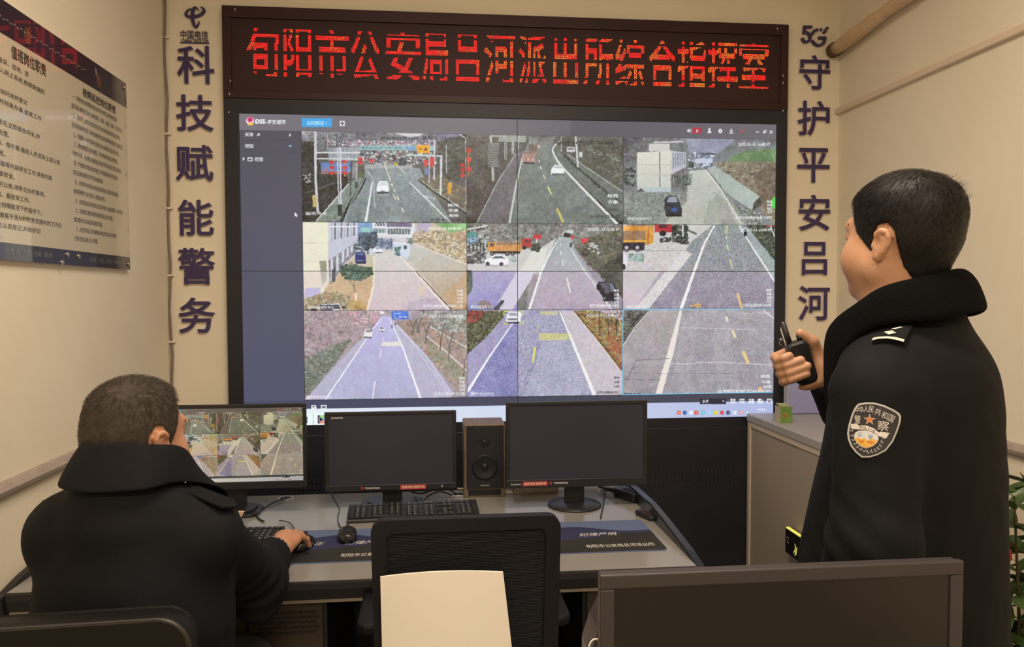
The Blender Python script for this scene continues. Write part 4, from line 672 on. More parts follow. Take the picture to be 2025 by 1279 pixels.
def ribbon(pts, n=24):
    """pts: x, y, width -> outline polygon of a smooth stroke"""
    P = np.array(pts, float); t = np.linspace(0, len(P)-1, n); Q = []
    for q in t:
        i = min(int(q), len(P)-2); f = q-i; p0, p1, p2, p3 = P[max(i-1, 0)], P[i], P[i+1], P[min(i+2, len(P)-1)]
        Q.append(0.5*((2*p1)+(-p0+p2)*f+(2*p0-5*p1+4*p2-p3)*f*f+(-p0+3*p1-3*p2+p3)*f**3))
    Q = np.array(Q); d = np.gradient(Q[:, :2], axis=0); d /= np.linalg.norm(d, axis=1)[:, None]+1e-9; nn = np.stack([-d[:, 1], d[:, 0]], 1)*np.maximum(Q[:, 2:3], 0.05)/2
    return Q[:, :2]+nn, Q[:, :2]-nn
def stroke(mb, pts, conv, a, b, mi=0, smi=None, n=24):
    L, Rr = ribbon(pts, n); L = [conv(*p) for p in L]; Rr = [conv(*p) for p in Rr]; k = len(mb.v)
    for i in range(n):
        for p in (L[i], Rr[i]): mb.v += [(p[0], a, p[1]), (p[0], b, p[1])]
    q = lambda *f: (mb.f.append(tuple(k+x for x in f)), mb.mi.append(mi), mb.sm.append(False))
    for i in range(n-1):
        j = i*4; q(j, j+2, j+6, j+4); q(j+1, j+5, j+7, j+3); q(j, j+4, j+5, j+1); q(j+2, j+3, j+7, j+6)
    q(0, 1, 3, 2); q(4*n-4, 4*n-2, 4*n-1, 4*n-3)
cv = lambda x, y: (lambda P: (P[0]-E0[0], P[2]-E0[2]))(onY(x/2.284, y/2.284, WALL_Y-0.008))
E0 = onY(386, 36, WALL_Y-0.008)
em = thing('wall_emblem', 'dark swirl emblem with small lettering at the head of the blue characters', 'emblem', (E0[0], WALL_Y, E0[2]))
ce = lambda x, y: (lambda P: (P[0]-E0[0], P[2]-E0[2]))(onY(340+x/13.46, y/13.46, WALL_Y-0.008))
ck = 1/13.46*WALL_Y/F_PX
mb = MB(); stroke(mb, [(x, y, w_) for x, y, w_ in ((515, 235, 12), (470, 240, 25), (395, 305, 52), (372, 385, 66), (440, 440, 76), (560, 448, 76), (700, 420, 76), (800, 360, 80), (850, 285, 76), (830, 220, 48), (755, 183, 12))], ce, -0.010, -0.001, n=60)
stroke(mb, [(712, 285, 8), (672, 222, 34), (612, 200, 60), (560, 270, 84), (545, 400, 94), (556, 560, 84), (600, 685, 74), (642, 715, 66), (695, 655, 40), (728, 560, 14)], ce, -0.0103, -0.001, n=60)
part('swirl', mb, M_navy, em)
mb = MB(); x0, z0 = cv(815, 173); x1, z1 = cv(938, 138); put_text(mb, '中国电信', ((x0, -0.005, z0), (1, 0, 0), (0, 0, 1)), x1-x0, z1-z0, bold=0.0, extrude=0.0015)
x0, z0 = cv(817, 190); x1, z1 = cv(940, 178); put_text(mb, 'CHINA TELECOM', ((x0, -0.005, z0), (1, 0, 0), (0, 0, 1)), x1-x0, z1-z0, bold=0.0, extrude=0.0015); x0, z0 = cv(813, 193.5); x1, z1 = cv(944, 192); mb.span((x0, -0.006, z0), (x1, -0.001, z1))
part('lettering', mb, M_navy, em)
A, B = onY(1583, 92, WALL_Y-0.01), onY(1634, 53, WALL_Y-0.01)
mk = thing('wall_emblem', 'navy raised 5G mark at the head of the characters beside the pipe', 'emblem', ((A[0]+B[0])/2, WALL_Y, A[2])); mb = MB(); w = B[0]-A[0]; h = B[2]-A[2]

cg = lambda x, y: (lambda P: (P[0]-(A[0]+B[0])/2, P[2]-A[2]))(onY(1570+x/18.27, 40+y/18.27, WALL_Y-0.01))
for i, L_ in enumerate(([(655, 242, 92), (500, 242, 92), (345, 242, 92)], [(392, 200, 92), (380, 350, 92), (366, 495, 92)], [(330, 452, 92), (450, 445, 92), (550, 510, 92), (592, 620, 92), (555, 730, 92), (450, 785, 92), (350, 745, 90), (300, 640, 88)],
        [(880, 335, 92), (770, 365, 92), (700, 430, 90), (668, 530, 60)], [(668, 720, 60), (720, 815, 92), (800, 885, 92), (880, 908, 92), (980, 890, 92), (1070, 820, 92), (1115, 720, 92), (1122, 635, 92)], [(1165, 635, 92), (1020, 635, 92), (890, 635, 92)])): stroke(mb, L_, cg, -2*EX-0.0001*i, -0.0005, n=30 if len(L_) > 3 else 3)
part('mark', mb, M_navy, mk); mb = MB(); stroke(mb, [(1222, 245, 74), (1150, 355, 74), (1082, 465, 74)], cg, -2*EX, -0.0005, n=3); part('signal_stroke', mb, M_navy, mk); mb = MB(); mb.prism([cg(955, 298), cg(1032, 298), cg(990, 390)], 'y', -2*EX, -0.0005)
part('signal_stroke', mb, M_navy, mk)

# ------------------------------------------------------------------ glossy notice board on the left wall
PX = XL+0.016; PY0, PY1, PZ0, PZ1 = 1.30, onX(252, 300, PX)[1], onX(254, 533, PX)[2], onX(250, 166, PX)[2]
M_board = mat('cream_board_print', (0.62, 0.56, 0.42), 0.35, coat=1.0)
M_band = mat('navy_board_print', (0.020, 0.018, 0.036), 0.3, coat=1.0, var=0.3, scale=4)
M_ink = mat('board_ink', (0.05, 0.035, 0.03), 0.4, coat=1.0)
M_palew = mat('pale_print', (0.24, 0.22, 0.22), 0.4, coat=1.0)
nb = thing('notice_board', 'glossy wall notice board with two columns of duty rules under a dark header', 'notice board', (XL, PY0, PZ0))
def nbx(a, b, x0, x1): return MB().span((x0, a[0]-PY0, a[1]-PZ0), (x1, b[0]-PY0, b[1]-PZ0))
part('board', nbx((PY0, PZ0), (PY1, PZ1), 0.001, 0.016), M_board, nb, 0.001)
hz = onX(250, 214, PX)[2]; fz = onX(252, 508, PX)[2]
hd = part('header_band', nbx((PY0, hz), (PY1, PZ1), 0.016, 0.0166), M_band, nb); ft = part('footer_band', nbx((PY0, PZ0), (PY1, fz), 0.016, 0.0166), M_band, nb)
F3 = lambda y, z, x=0.0172: ((x, y-PY0, z-PZ0), (0, 1, 0), (0, 0, 1))
def ptxt(mb, s, px0, py0, px1, py1, bold=0.0):
    a, b = onX(px0, py1, PX), onX(px1, py0, PX); put_text(mb, s, F3(a[1], a[2]), abs(b[1]-a[1]), abs(b[2]-a[2]), bold)
COLA = ['认真登记当日的接警、接案、报案、投诉、咨询、求', '助和前日值班等情况,并将其及时录入网上系统,按照数据的', '要求做出相应处理。', '二、负责接待外来单位来公人员,主动问询并登记', '对正常信访人员,请其等至办公室,时刻来办事,请其工作', '人员办公室。', '三、发生案件、事故或其他紧急情况,立即报告所长,并', '通知带班所领导或者组织出警应急处理。', '四、接好每一个电话,做好处理电话、指示等,值班人员须到上级公安', '机关指示后,应立即向指导员长汇报。', '五、做好办公单位涉及灯、火、门窗等内部安全工作,承担内部', '安全,值班人员需负责巡视单位内部安全。', '六、负责办理值班期间需要处理的公务,领导交办的事项。', '七、来电、查询、接待、信息收集、报送等工作。', '八、做好出警、备勤、服从上级在特殊情况下的指令令。', '九、接处警结束后,做好交接工作,隶属于派分时职责范围内的工作应', '当移交,做到热情、都要热情受理,认真登记,并做好记', '录、汇报、转办、移办等项工作。']
COLB = ['一、熟悉辖区内重要路段和目标的分布情况,熟练使用视频', '监控设备,确保正常运行,随时调阅、查询、存储、控制、保存内容。', '二、遇有网上情况时,案发地点及主体车辆信息时应及时报告,', '定位视频画面,根据工作职责按照规定,发现异常情况及时上报处置。', '三、如接报一小时内案件性质应以主体确定的,应立即上报。', '三、遇有接警情况,发布报警、涉外突发性情况立即报告。', '并做好记录、保持整洁,确保监控设备不断正常运行和安全使用。', '四、严格遵守保密的各项规定,不得泄露相关的任何信息,', '如实记录各项情况,严防系统被攻破。', '五、对视频中发现的各类违法犯罪信息,及时发现后通报,', '指挥各种警力,对可疑的人员重点布控。', '六、对视频监控系统故障应当及时维修上报,做到第一时间处理。', '七、对接警位置的视频资料做好取证,登记备案。', '建立相关记录,保证资料真实可靠。', '八、对交流可疑人员车辆重点布控应同步监控,并做好', '记录,形成台账,专人管理。']
oy = lambda px: float(onX(px, 300, PX)[1])
for nm, rows, ya, yb, zt_, zb_, ttl, tp in (('column_text', COLA, oy(-175), oy(123), onX(122, 175, PX)[2], onX(100, 488, PX)[2], '值班岗位职责', (22, 92, 90, 152)), ('column_text', COLB, oy(143), oy(246), onX(245, 238, PX)[2], onX(230, 492, PX)[2], '视频巡控岗位职责', (163, 178, 228, 228))):
    mb = MB(); n = len(rows); dz = (zt_-zb_)/n; mx = max(len(s) for s in rows)
    for i, s in enumerate(rows): put_text(mb, s, F3(ya+(0.0 if '、' not in s[:2] else 0.01), zt_-(i+0.75)*dz), (yb-ya)*min(1, len(s)/mx*1.02)*0.96, dz*0.55, 0.0)
    a_, b_ = onX(tp[0], tp[1]+(24 if tp[0] < 100 else 16), PX), onX(tp[2], tp[3]-(24 if tp[0] < 100 else 16), PX); zc = (onX(tp[0], tp[1], PX)[2]*0+ (onX((tp[0]+tp[2])/2, (tp[1]+tp[3])/2-30 if tp[0] < 100 else (tp[1]+tp[3])/2+2, PX)[2])); hh = 0.036 if tp[0] < 100 else 0.028
    zc = onX(57, 121, PX)[2] if tp[0] < 100 else onX(196, 200, PX)[2]
    put_text(mb, ttl, F3(a_[1], zc-hh/2), b_[1]-a_[1], hh, 0.012); part(nm, mb, M_ink, nb)
mb = MB(); put_text(mb, '忠诚  为民  创新  奋进', F3(oy(14), fz-0.030), oy(97)-oy(14), 0.017, 0.0); part('footer_text', mb, M_palew, ft); mb = MB(); put_text(mb, '忠诚  为民  创新  奋进', F3(oy(171), fz-0.030), oy(230)-oy(171), 0.014, 0.0); part('footer_text', mb, M_palew, ft, loc=(0.0, 0, 0))
mb = MB()
for k in range(42): mb.box((0.0170, 0.85+k*0.0176-0.2, hz-PZ0+0.040+0.004*(k % 2)), (0.0006, 0.010, 0.0035))
part('dotted_line', mb, M_palew, hd)
M_gold = mat('dull_gold_print', (0.13, 0.055, 0.03), 0.4, coat=1.0); M_crest = mat('red_print', (0.30, 0.04, 0.05), 0.4, coat=1.0)
for y in (oy(60), oy(198)): part('crest', MB().prism([(y-PY0+0.020*math.cos(a)*(1 if i % 2 else 0.8), hz-PZ0+0.035+0.026*math.sin(a)*(1 if i % 2 else 0.8)) for i, a in enumerate(np.linspace(0, 6.283, 17)[:-1])], 'x', 0.0166, 0.0172), M_gold, hd)
mb = MB(); fy = oy(192)-PY0; mb.prism([(fy-0.004, hz-PZ0+0.075), (fy+0.010, hz-PZ0+0.068), (fy+0.014, hz-PZ0+0.045), (fy+0.002, hz-PZ0+0.050)], 'x', 0.0166, 0.0172); part('white_feather', mb, M_palew, hd)
M_steel = mat('brushed_steel', (0.55, 0.5, 0.45), 0.3, metal=0.9)
for y, z in ((PY1-0.02, PZ1-0.02), (PY1-0.02, PZ0+0.02), (oy(127), PZ0+0.032), (oy(149), PZ0+0.030), (oy(116), PZ0+0.006), (1.33, PZ0+0.02), (1.33, PZ1-0.02)):
    part('standoff_screw', MB().tube([(0.016, y-PY0, z-PZ0), (0.021, y-PY0, z-PZ0)], 0.008, 14), M_steel, nb)
# ------------------------------------------------------------------ console desk
def wpart(name, mb, m, root, bevel=0.0, label=None, kind=None):
    """a part whose shapes are given in room coordinates"""
    L = root.location; mb.v = [(p[0]-L[0], p[1]-L[1], p[2]-L[2]) for p in mb.v]
    return part(name, mb, m, root, bevel, label, kind=kind)
TOP = 0.75
M_top = mat('grey_laminate', (0.265, 0.255, 0.235), 0.2, var=0.03, scale=5)
M_dark = mat('dark_desk_metal', (0.008, 0.008, 0.010), 0.45)
M_brown = mat('dark_brown_steel', (0.036, 0.024, 0.015), 0.5, var=0.08, scale=3)
M_strip = mat('aluminium_strip', (0.45, 0.42, 0.36), 0.35, metal=0.6)
M_wood = mat('brown_wood_trim', (0.20, 0.10, 0.035), 0.5, var=0.2, scale=30)
DX0, DX1, DY0, DY1 = -1.115, 0.742, 2.09, 3.02
dk = thing('console_desk', 'long pale topped console desk with dark steel doors in front of the video wall', 'desk', (-0.18, 2.55, 0))
wpart('worktop', MB().span((DX0, DY0+0.012, TOP-0.022), (DX1, DY1, TOP)), M_top, dk)
wpart('front_edge', MB().prism([(DY0+0.0115, TOP-0.001), (DY0+0.002, TOP-0.004), (DY0, TOP-0.02), (DY0+0.006, TOP-0.05), (DY0+0.0115, TOP-0.052)], 'x', DX0, DX1), M_dark, dk)
wpart('metal_strip', MB().span((DX0, DY0+0.02, TOP-0.064), (DX1, DY0+0.032, TOP-0.054)), M_strip, dk)
mb = MB()
for a, b in ((DX0+0.03, -0.30), (0.42, DX1-0.03)): mb.span((a, 2.142, 0.06), (b, DY1-0.02, TOP-0.066)); mb.span((a, 2.16, 0), (b, DY1-0.04, 0.06))
mb.span((-0.30, 2.86, 0.10), (0.42, DY1-0.02, TOP-0.066)); mb.span((DX0, DY0+0.034, TOP-0.066), (DX1, DY1-0.005, TOP-0.022))
wpart('carcass', mb, M_dark, dk)
for k, (a, b) in enumerate(((-1.08, -0.80), (-0.795, -0.515), (-0.51, -0.31), (0.43, 0.705))):
    d = wpart('door', MB().span((a, 2.128, 0.075), (b, 2.1415, TOP-0.07)), M_brown, dk, 0.002)
    m2 = MB(); c = (a+b)/2; n = 10
    for row in range(5):
        for i in range(n): m2.box((c-0.075+i*0.0165+(0.008 if row % 2 else 0), 2.1275, 0.655-row*0.014), (0.013, 0.004, 0.0042))
    if k != 1: wpart('vent_slots', m2, M_dark, dk).name = 'vent_slots'
    if k == 1:
        wpart('handle_recess', MB().span((-0.545, 2.1265, 0.40), (-0.522, 2.1285, 0.585)), M_dark, dk); wpart('handle', MB().span((-0.540, 2.120, 0.41), (-0.529, 2.1262, 0.575)), M_wood, dk)
prof = [onX(x, y, 0.757) for x, y in ((1260, 965), (1291, 993), (1315, 1022), (1342, 1057), (1366, 1088), (1387, 1121))]
prof = [(p[1], p[2]) for p in prof]
poly = [(DY1+0.01, 0.69), (DY1+0.01, prof[0][1]-0.005)]+prof+[(DY0-0.012, 0.745), (DY0-0.004, 0.69)]
wpart('end_panel', MB().prism(poly, 'x', DX1+0.0005, DX1+0.028), mat('glossy_black_panel', (0.010, 0.009, 0.013), 0.22), dk, 0.004)
wpart('end_leg', MB().span((DX1+0.0005, 2.14, 0), (DX1+0.024, DY1, 0.6895)), M_dark, dk)
wpart('end_panel', MB().prism(poly, 'x', DX0-0.026, DX0-0.0005), M_dark, dk, 0.004); wpart('end_leg', MB().span((DX0-0.022, 2.14, 0), (DX0-0.0005, DY1, 0.6895)), M_dark, dk)
M_ring = mat('grommet_ring', (0.62, 0.60, 0.58), 0.3, metal=0.4)
for x, y in ((565, 985), (905, 977), (1197, 971)):
    P = onZ(x, y, TOP)
    wpart('cable_grommet', MB().lathe([(0.030, 0.0), (0.030, 0.002), (0.026, 0.003), (0.024, 0.0012), (0.0, 0.0012)], P, 28, sy=1.0), M_ring, dk); wpart('grommet_hole', MB().lathe([(0.0238, 0), (0.0238, 0.0016), (0, 0.0016)], P, 24), M_dark, dk)

# ------------------------------------------------------------------ desktop monitors
M_bez = mat('black_bezel', (0.015, 0.015, 0.018), 0.42)
M_off = mat('dark_screen_glass', (0.030, 0.031, 0.050), 0.35)
M_red = mat('red_sticker', (0.46, 0.045, 0.05), 0.5); M_cream = mat('sticker_print', (0.75, 0.55, 0.40), 0.5); M_pw = mat('white_print', (0.70, 0.68, 0.68), 0.5)
def monitor(label, x0, x1, z0, z1, Y, rz=0.0, base='round', bd=(0.10, 0.0), chin=0.026, rim=0.014, front=None, by=0.06, top=TOP):
    """Y: front face; the stand goes by behind it"""
    w, h = x1-x0, z1-z0; t = thing('desktop_monitor', label, 'monitor', ((x0+x1)/2, Y+by, top), rz); zo = z0-top; y = -by
    mb = MB(); mb.span((-w/2, y, zo), (w/2, y+0.012, zo+chin)); mb.span((-w/2, y, zo+h-rim), (w/2, y+0.012, zo+h)); mb.span((-w/2, y, zo+chin), (-w/2+rim, y+0.012, zo+h-rim)); mb.span((w/2-rim, y, zo+chin), (w/2, y+0.012, zo+h-rim))
    part('bezel', mb, M_bez, t, 0.002)
    mb = MB().span((-w/2+0.002, y+0.0125, zo+0.002), (w/2-0.002, y+0.026, zo+h-0.002)); mb.prism(rrect(w*0.6, h*0.62, 0.03, cx=0, cy=zo+h*0.48), 'y', y+0.026, y+0.046); part('back_cover', mb, M_bez, t, 0.003)
    if front is None: part('screen', MB().span((-w/2+rim, y+0.003, zo+chin), (w/2-rim, y+0.0124, zo+h-rim)), M_off, t)
    else:
        pic = np.clip(front[::3, ::3]*(1.0, 0.96, 0.84)+(14, 10, 4), 0, 255)
        picture_grid(pic, w-2*rim, h-rim-chin, 'screen', M_dim, t, (-w/2+rim, y+0.004, zo+chin), (1, 0, 0), (0, 0, 1), 'lit screen repeating the video wall feeds')
    part('stand_neck', MB().span((-0.035, y+0.047, 0.012), (0.035, y+0.075, zo+h*0.5)).span((-0.03, y+0.0462, zo+h*0.35), (0.03, y+0.05, zo+h*0.55)), M_bez, t, 0.006)
    if base == 'round': part('stand_base', MB().lathe([(bd[0]*0.98, 0), (bd[0], 0.003), (bd[0]*0.97, 0.008), (bd[0]*0.5, 0.013), (0.0, 0.014)], (0, 0, 0), 40), M_bez, t)
    else: part('stand_base', MB().prism(rrect(bd[0]*2, bd[1]*2, min(bd)*0.55, 8), 'z', 0, 0.012).prism(rrect(bd[0]*1.6, bd[1]*1.5, min(bd)*0.5, 8), 'z', 0.012, 0.022), M_bez, t, 0.003)
    return t, y, zo, w, h
M_dim = emission_attr('desk_screen', 0.3, 0.70)
def mon_px(px0, px1, py0, py1, Y):
    a, b = onY(px0, py1, Y), onY(px1, py0, Y); return a[0], b[0], a[2], b[2]
def stick(t, y, x0, x1, z, hh, txt, back, ink, name, lab, margin=0.12, bold=0.02):
    s = None
    if back is not None: s = part(name, MB().span((x0, y-0.0008, z), (x1, y-0.0001, z+hh)), back, t, label=lab)
    mb = MB(); m = (x1-x0)*margin*0.5; put_text(mb, txt, ((x0+m, y-0.0011, z+hh*0.2), (1, 0, 0), (0, 0, 1)), (x1-x0)-2*m, hh*0.6, bold); part('print' if s else name, mb, ink, s or t, label=None if s else lab)
a = mon_px(306, 605, 797.5, 972, 2.74)
t, y, zo, w, h = monitor('black monitor showing small road feeds, beside the seated officer', *a, 2.74, base='rect', bd=(0.088, 0.075), chin=0.026, rim=0.013, front=PIC, by=0.055)
a = mon_px(643, 902, 811, 973, 2.78)
t, y, zo, w, h = monitor('dark switched-off monitor in front of the wooden speaker, above the long keyboard', *a, 2.78, base='rect', bd=(0.112, 0.07), rim=0.013, chin=0.022, by=0.06)
px = lambda x: -w/2+(x-643)/259*w
stick(t, y, px(790), px(841), zo+0.002, 0.017, '视频专网 视频专用', M_red, M_cream, 'sticker', 'red sticker with pale characters')
stick(t, y, px(718), px(752), zo+0.005, 0.011, '严禁处理涉密信息', None, M_pw, 'bezel_print', 'small white characters'); part('seal_mark', MB().box((px(715), y-0.0006, zo+0.0105), (0.006, 0.001, 0.010)), M_red, t, label='tiny red seal mark')
stick(t, y, px(655), px(680), zo+h-0.026, 0.012, '身份证专用', None, M_pw, 'bezel_print', 'small white characters')
part('power_button', MB().box((px(873), y-0.0005, zo+0.011), (0.004, 0.001, 0.006)), M_pw, t)
a = mon_px(1001, 1280.5, 791, 966.5, 2.70)
t, y, zo, w, h = monitor('dark switched-off monitor on a round base, nearest the black end panel', *a, 2.70, base='round', bd=(0.099, 0), rim=0.014, chin=0.030, by=0.055)
px = lambda x: -w/2+(x-1001)/279.5*w
stick(t, y, px(1033), px(1082), zo+0.008, 0.016, '视频专网 视频专用', M_red, M_cream, 'sticker', 'red sticker with pale characters')
stick(t, y, px(1009), px(1031), zo+0.010, 0.012, 'Lenovo', None, M_pw, 'bezel_print', 'small white lettering', bold=0.01); stick(t, y, px(1092), px(1124), zo+0.011, 0.011, '严禁处理涉密信息', None, M_pw, 'bezel_print', 'small white characters'); part('seal_mark', MB().box((px(1088), y-0.0006, zo+0.0165), (0.006, 0.001, 0.010)), M_red, t, label='tiny red seal mark')

# ------------------------------------------------------------------ things on the console desk
M_wside = mat('speaker_wood', (0.17, 0.12, 0.075), 0.45, var=0.25, scale=14, stretch=(6, 1, 1)); M_cone = mat('speaker_cone', (0.008, 0.008, 0.010), 0.5)
P0, P1 = onY(918, 985, 2.90), onY(999, 838, 2.90); sw = P1[0]-P0[0]; sh = P1[2]-TOP
sp = thing('bookshelf_speaker', 'wood sided black bookshelf speaker standing between the two dark monitors', 'speaker', ((P0[0]+P1[0])/2, 2.97, TOP))
mb = MB().span((-sw/2, -0.066, 0), (sw/2, 0.09, sh)); part('cabinet', mb, M_wside, sp, 0.004)
part('front_panel', MB().span((-sw/2+0.010, -0.072, 0.035), (sw/2-0.006, -0.0662, sh-0.006)), mat('speaker_cloth', (0.013, 0.012, 0.017), 0.7), sp, 0.002)
part('bass_port', MB().span((-sw/2+0.016, -0.0675, 0.008), (sw/2-0.016, -0.0655, 0.030)), M_cone, sp)
part('tweeter', MB().tube([(0, -0.0722, sh*0.76), (0, -0.075, sh*0.76)], [0.020, 0.018], 24).ball((0, -0.074, sh*0.76), (0.009, 0.004, 0.009)), M_cone, sp)
mb = MB(); c = sh*0.42; n = 32
for r, yy in ((0.047, -0.0721), (0.049, -0.0755), (0.043, -0.0765), (0.036, -0.0735), (0.012, -0.0725)):
    mb.v += [(r*math.cos(2*math.pi*i/n), yy, c+r*math.sin(2*math.pi*i/n)) for i in range(n)]
for k in range(4):
    for i in range(n): mb.f.append((k*n+i, k*n+(i+1) % n, (k+1)*n+(i+1) % n, (k+1)*n+i)); mb.mi.append(0); mb.sm.append(True)
mb.ball((0, -0.073, c), (0.014, 0.006, 0.014)); part('woofer', mb, M_cone, sp)
part('name_plate', MB().box((0, -0.0724, 0.0475), (0.034, 0.0008, 0.004)), M_strip, sp)
A, B = onY(1016, 985, 2.93), onY(1104, 962, 2.93)
t = thing('network_box', 'low pale metal box with small printed label behind the round based monitor', 'electronic box', ((A[0]+B[0])/2, 2.99, TOP)); w = B[0]-A[0]
part('body', MB().span((-w/2, -0.06, 0), (w/2, 0.06, 0.042)), mat('pale_metal', (0.27, 0.24, 0.20), 0.4), t, 0.003); part('front_label', MB().span((-w*0.25, -0.061, 0.010), (w*0.46, -0.0601, 0.034)), mat('label_paper', (0.36, 0.33, 0.28), 0.6), t, label='paler printed front label')
M_key = mat('black_keys', (0.020, 0.020, 0.021), 0.4); M_kb = mat('keyboard_body', (0.013, 0.013, 0.014), 0.5); M_legend = mat('key_legend', (0.4, 0.4, 0.4), 0.6)
def keyboard(label, cx, cy, rz, w=0.44, d=0.15):
    t = thing('keyboard', label, 'keyboard', (cx, cy, TOP), rz)
    part('body', MB().prism([(-d/2, 0), (d/2, 0), (d/2, 0.024), (d/2-0.02, 0.026), (-d/2+0.004, 0.012), (-d/2, 0.008)], 'x', -w/2, w/2), M_kb, t, 0.002)
    mb = MB(); lg = MB()
    zk = lambda yy: 0.0125+(yy+d/2)/d*0.0145
    for r in range(6):
        yy = -d/2+0.016+r*0.0195+(0.006 if r == 5 else 0)
        for i in range(22):
            x = -w/2+0.016+i*(w-0.032)/21.5+(0.006 if i > 14 else 0)+(0.006 if i > 17 else 0)
            if i in (15, 16, 17) and r in (1, 3) and not (r == 1 and i == 16): continue
            if r == 0 and 4 <= i <= 8:
                if i == 4: mb.box((x+0.038, yy, zk(yy)+0.003), (0.092, 0.015, 0.006))
                continue
            mb.box((x, yy, zk(yy)+0.003), (0.0155, 0.0155, 0.006), rx=0.09)
            if (i*7+r*3) % 3: lg.box((x-0.002, yy+0.003, zk(yy)+0.0066), (0.004, 0.0035, 0.0006), rx=0.09)
    k = part('keys', mb, M_key, t, 0.001); part('key_legends', lg, M_legend, k); return t
keyboard('long black keyboard under the dark monitor behind the mesh chair', -0.075, 2.705, R_(2.5), 0.455, 0.155)
keyboard('black keyboard beside the sleeve of the seated officer', -0.70, 2.47, R_(-3), 0.42, 0.15)
M_mat1 = mat('mat_grey_blue', (0.105, 0.145, 0.27), 0.7); M_mat2 = mat('mat_navy', (0.024, 0.028, 0.085), 0.7); M_mat3 = mat('mat_black', (0.017, 0.016, 0.015), 0.75, var=0.3, scale=9); M_mtx = mat('mat_white_print', (0.72, 0.70, 0.66), 0.7)
def desk_mat(label, x0):
    w, d = 0.63, 0.31; t = thing('desk_mat', label, 'desk mat', (x0+w/2, 2.392, TOP))
    part('mat', MB().prism(rrect(w, d, 0.018), 'z', 0, 0.003), M_mat1, t)
    def band(f, z, m, n):
        e = [(x, f(x)) for x in np.linspace(-w/2+0.002, w/2-0.002, 40)]; part(n, MB().prism([(-w/2+0.002, -d/2+0.012), (-w/2+0.012, -d/2+0.002), (w/2-0.012, -d/2+0.002), (w/2-0.002, -d/2+0.012)]+e[::-1], 'z', z-0.0004, z), m, t)
    band(lambda x: 0.055+0.03*math.sin(x*9+1.2)+0.012*math.sin(x*23), 0.0034, M_mat2, 'navy_hills'); band(lambda x: -0.02+0.03*math.sin(x*8-0.9)+0.06*max(0, x-0.1)+0.006*math.sin(x*40), 0.0038, M_mat3, 'dark_hills')
    mb = MB(); put_text(mb, '纪律严明', ((0.072, -0.006, 0.0042), (1, 0, 0), (0, 1, 0)), 0.125, 0.032, 0.01, shear=0.25); part('lettering', mb, M_mtx, t); mb = MB(); put_text(mb, '公正', ((-0.050, -0.002, 0.0042), (1, 0, 0), (0, 1, 0)), 0.06, 0.030, 0.01, shear=0.25); part('lettering', mb, M_mtx, t); mb = MB()
    put_text(mb, '旬阳市公安局吕河派出所', ((0.072, -0.118, 0.0042), (1, 0, 0), (0, 1, 0)), 0.215, 0.030, 0.0); part('lettering', mb, M_mtx, t)
desk_mat('printed blue hill desk mat under the seated officer\'s hand', -0.667); desk_mat('printed blue hill desk mat at the black end panel', 0.072)
M_mouse = mat('black_mouse', (0.014, 0.014, 0.015), 0.25)
def sweep(P, n=40):
    P = np.array(P, float); t = np.linspace(0, len(P)-1, n); Q = []
    for q in t:
        i = min(int(q), len(P)-2); f = q-i; p0, p1, p2, p3 = P[max(i-1, 0)], P[i], P[i+1], P[min(i+2, len(P)-1)]
        Q.append(0.5*((2*p1)+(-p0+p2)*f+(2*p0-5*p1+4*p2-p3)*f*f+(-p0+3*p1-3*p2+p3)*f**3))
    return [tuple(q) for q in Q]
def mouse(label, px, py, rz, cable, z=TOP+0.0045):
    P = onZ(px, py, z); t = thing('computer_mouse', label, 'computer mouse', tuple(P), rz)
    mb = MB(); rows = []
    for i, (yy, hw, hh) in enumerate(((-0.056, 0.006, 0.010), (-0.050, 0.020, 0.024), (-0.03, 0.029, 0.034), (-0.005, 0.031, 0.038), (0.02, 0.030, 0.034), (0.042, 0.027, 0.024), (0.052, 0.022, 0.015), (0.056, 0.008, 0.010))):
        mb.v += [(hw*math.cos(a), yy, max(0.001, 0.004+(hh-0.004)*max(0, math.sin(a))**0.7) if 0 <= a <= math.pi else 0.0015) for a in np.linspace(-0.3, math.pi+0.3, 14)]
    for i in range(7):
        for j in range(13): mb.f.append((i*14+j, i*14+j+1, i*14+15+j, i*14+14+j)); mb.mi.append(0); mb.sm.append(True)
        mb.f.append((i*14+13, i*14, i*14+14, i*14+27)); mb.mi.append(0); mb.sm.append(True)
    for e in (0, 7): mb.f.append(tuple(e*14+j for j in range(14))); mb.mi.append(0); mb.sm.append(False)
    part('shell', mb, M_mouse, t); part('wheel', MB().tube([(-0.004, 0.028, 0.0335), (0.004, 0.028, 0.0335)], 0.007, 12), M_key, t)
    M = Matrix.Rotation(-rz, 3, 'Z'); loc = [M @ (Vector(onZ(x, y, zz_))-Vector(P)) for x, y, zz_ in cable]; loc = [Vector((0, 0.054, 0.006))]+loc
    part('cable', MB().tube(sweep(loc), 0.0018, 6), M_key, t); return t
mouse('black mouse lying free in front of the long keyboard', 687, 1064, R_(4), [(672, 1040, 0.755), (668, 1022, 0.753), (671, 1005, 0.753), (660, 985, 0.753), (655, 970, 0.753), (650, 960, 0.753)])
def lay(name, label, cat, pts, r, m):
    P = sweep(pts, 50); o = P[0]; return solo(name, MB().tube([(p[0]-o[0], p[1]-o[1], p[2]-o[2]) for p in P], r, 8), m, label, cat, o)
Z = lambda x, y, z=TOP+0.0035: onZ(x, y, z)
lay('power_cable', 'black cable looping from the grommet to the monitor beside the officer', 'cable', [Z(566, 984), Z(548, 990, 0.760), Z(524, 1003), Z(508, 1017), Z(513, 1026), Z(522, 1031)], 0.003, M_key)
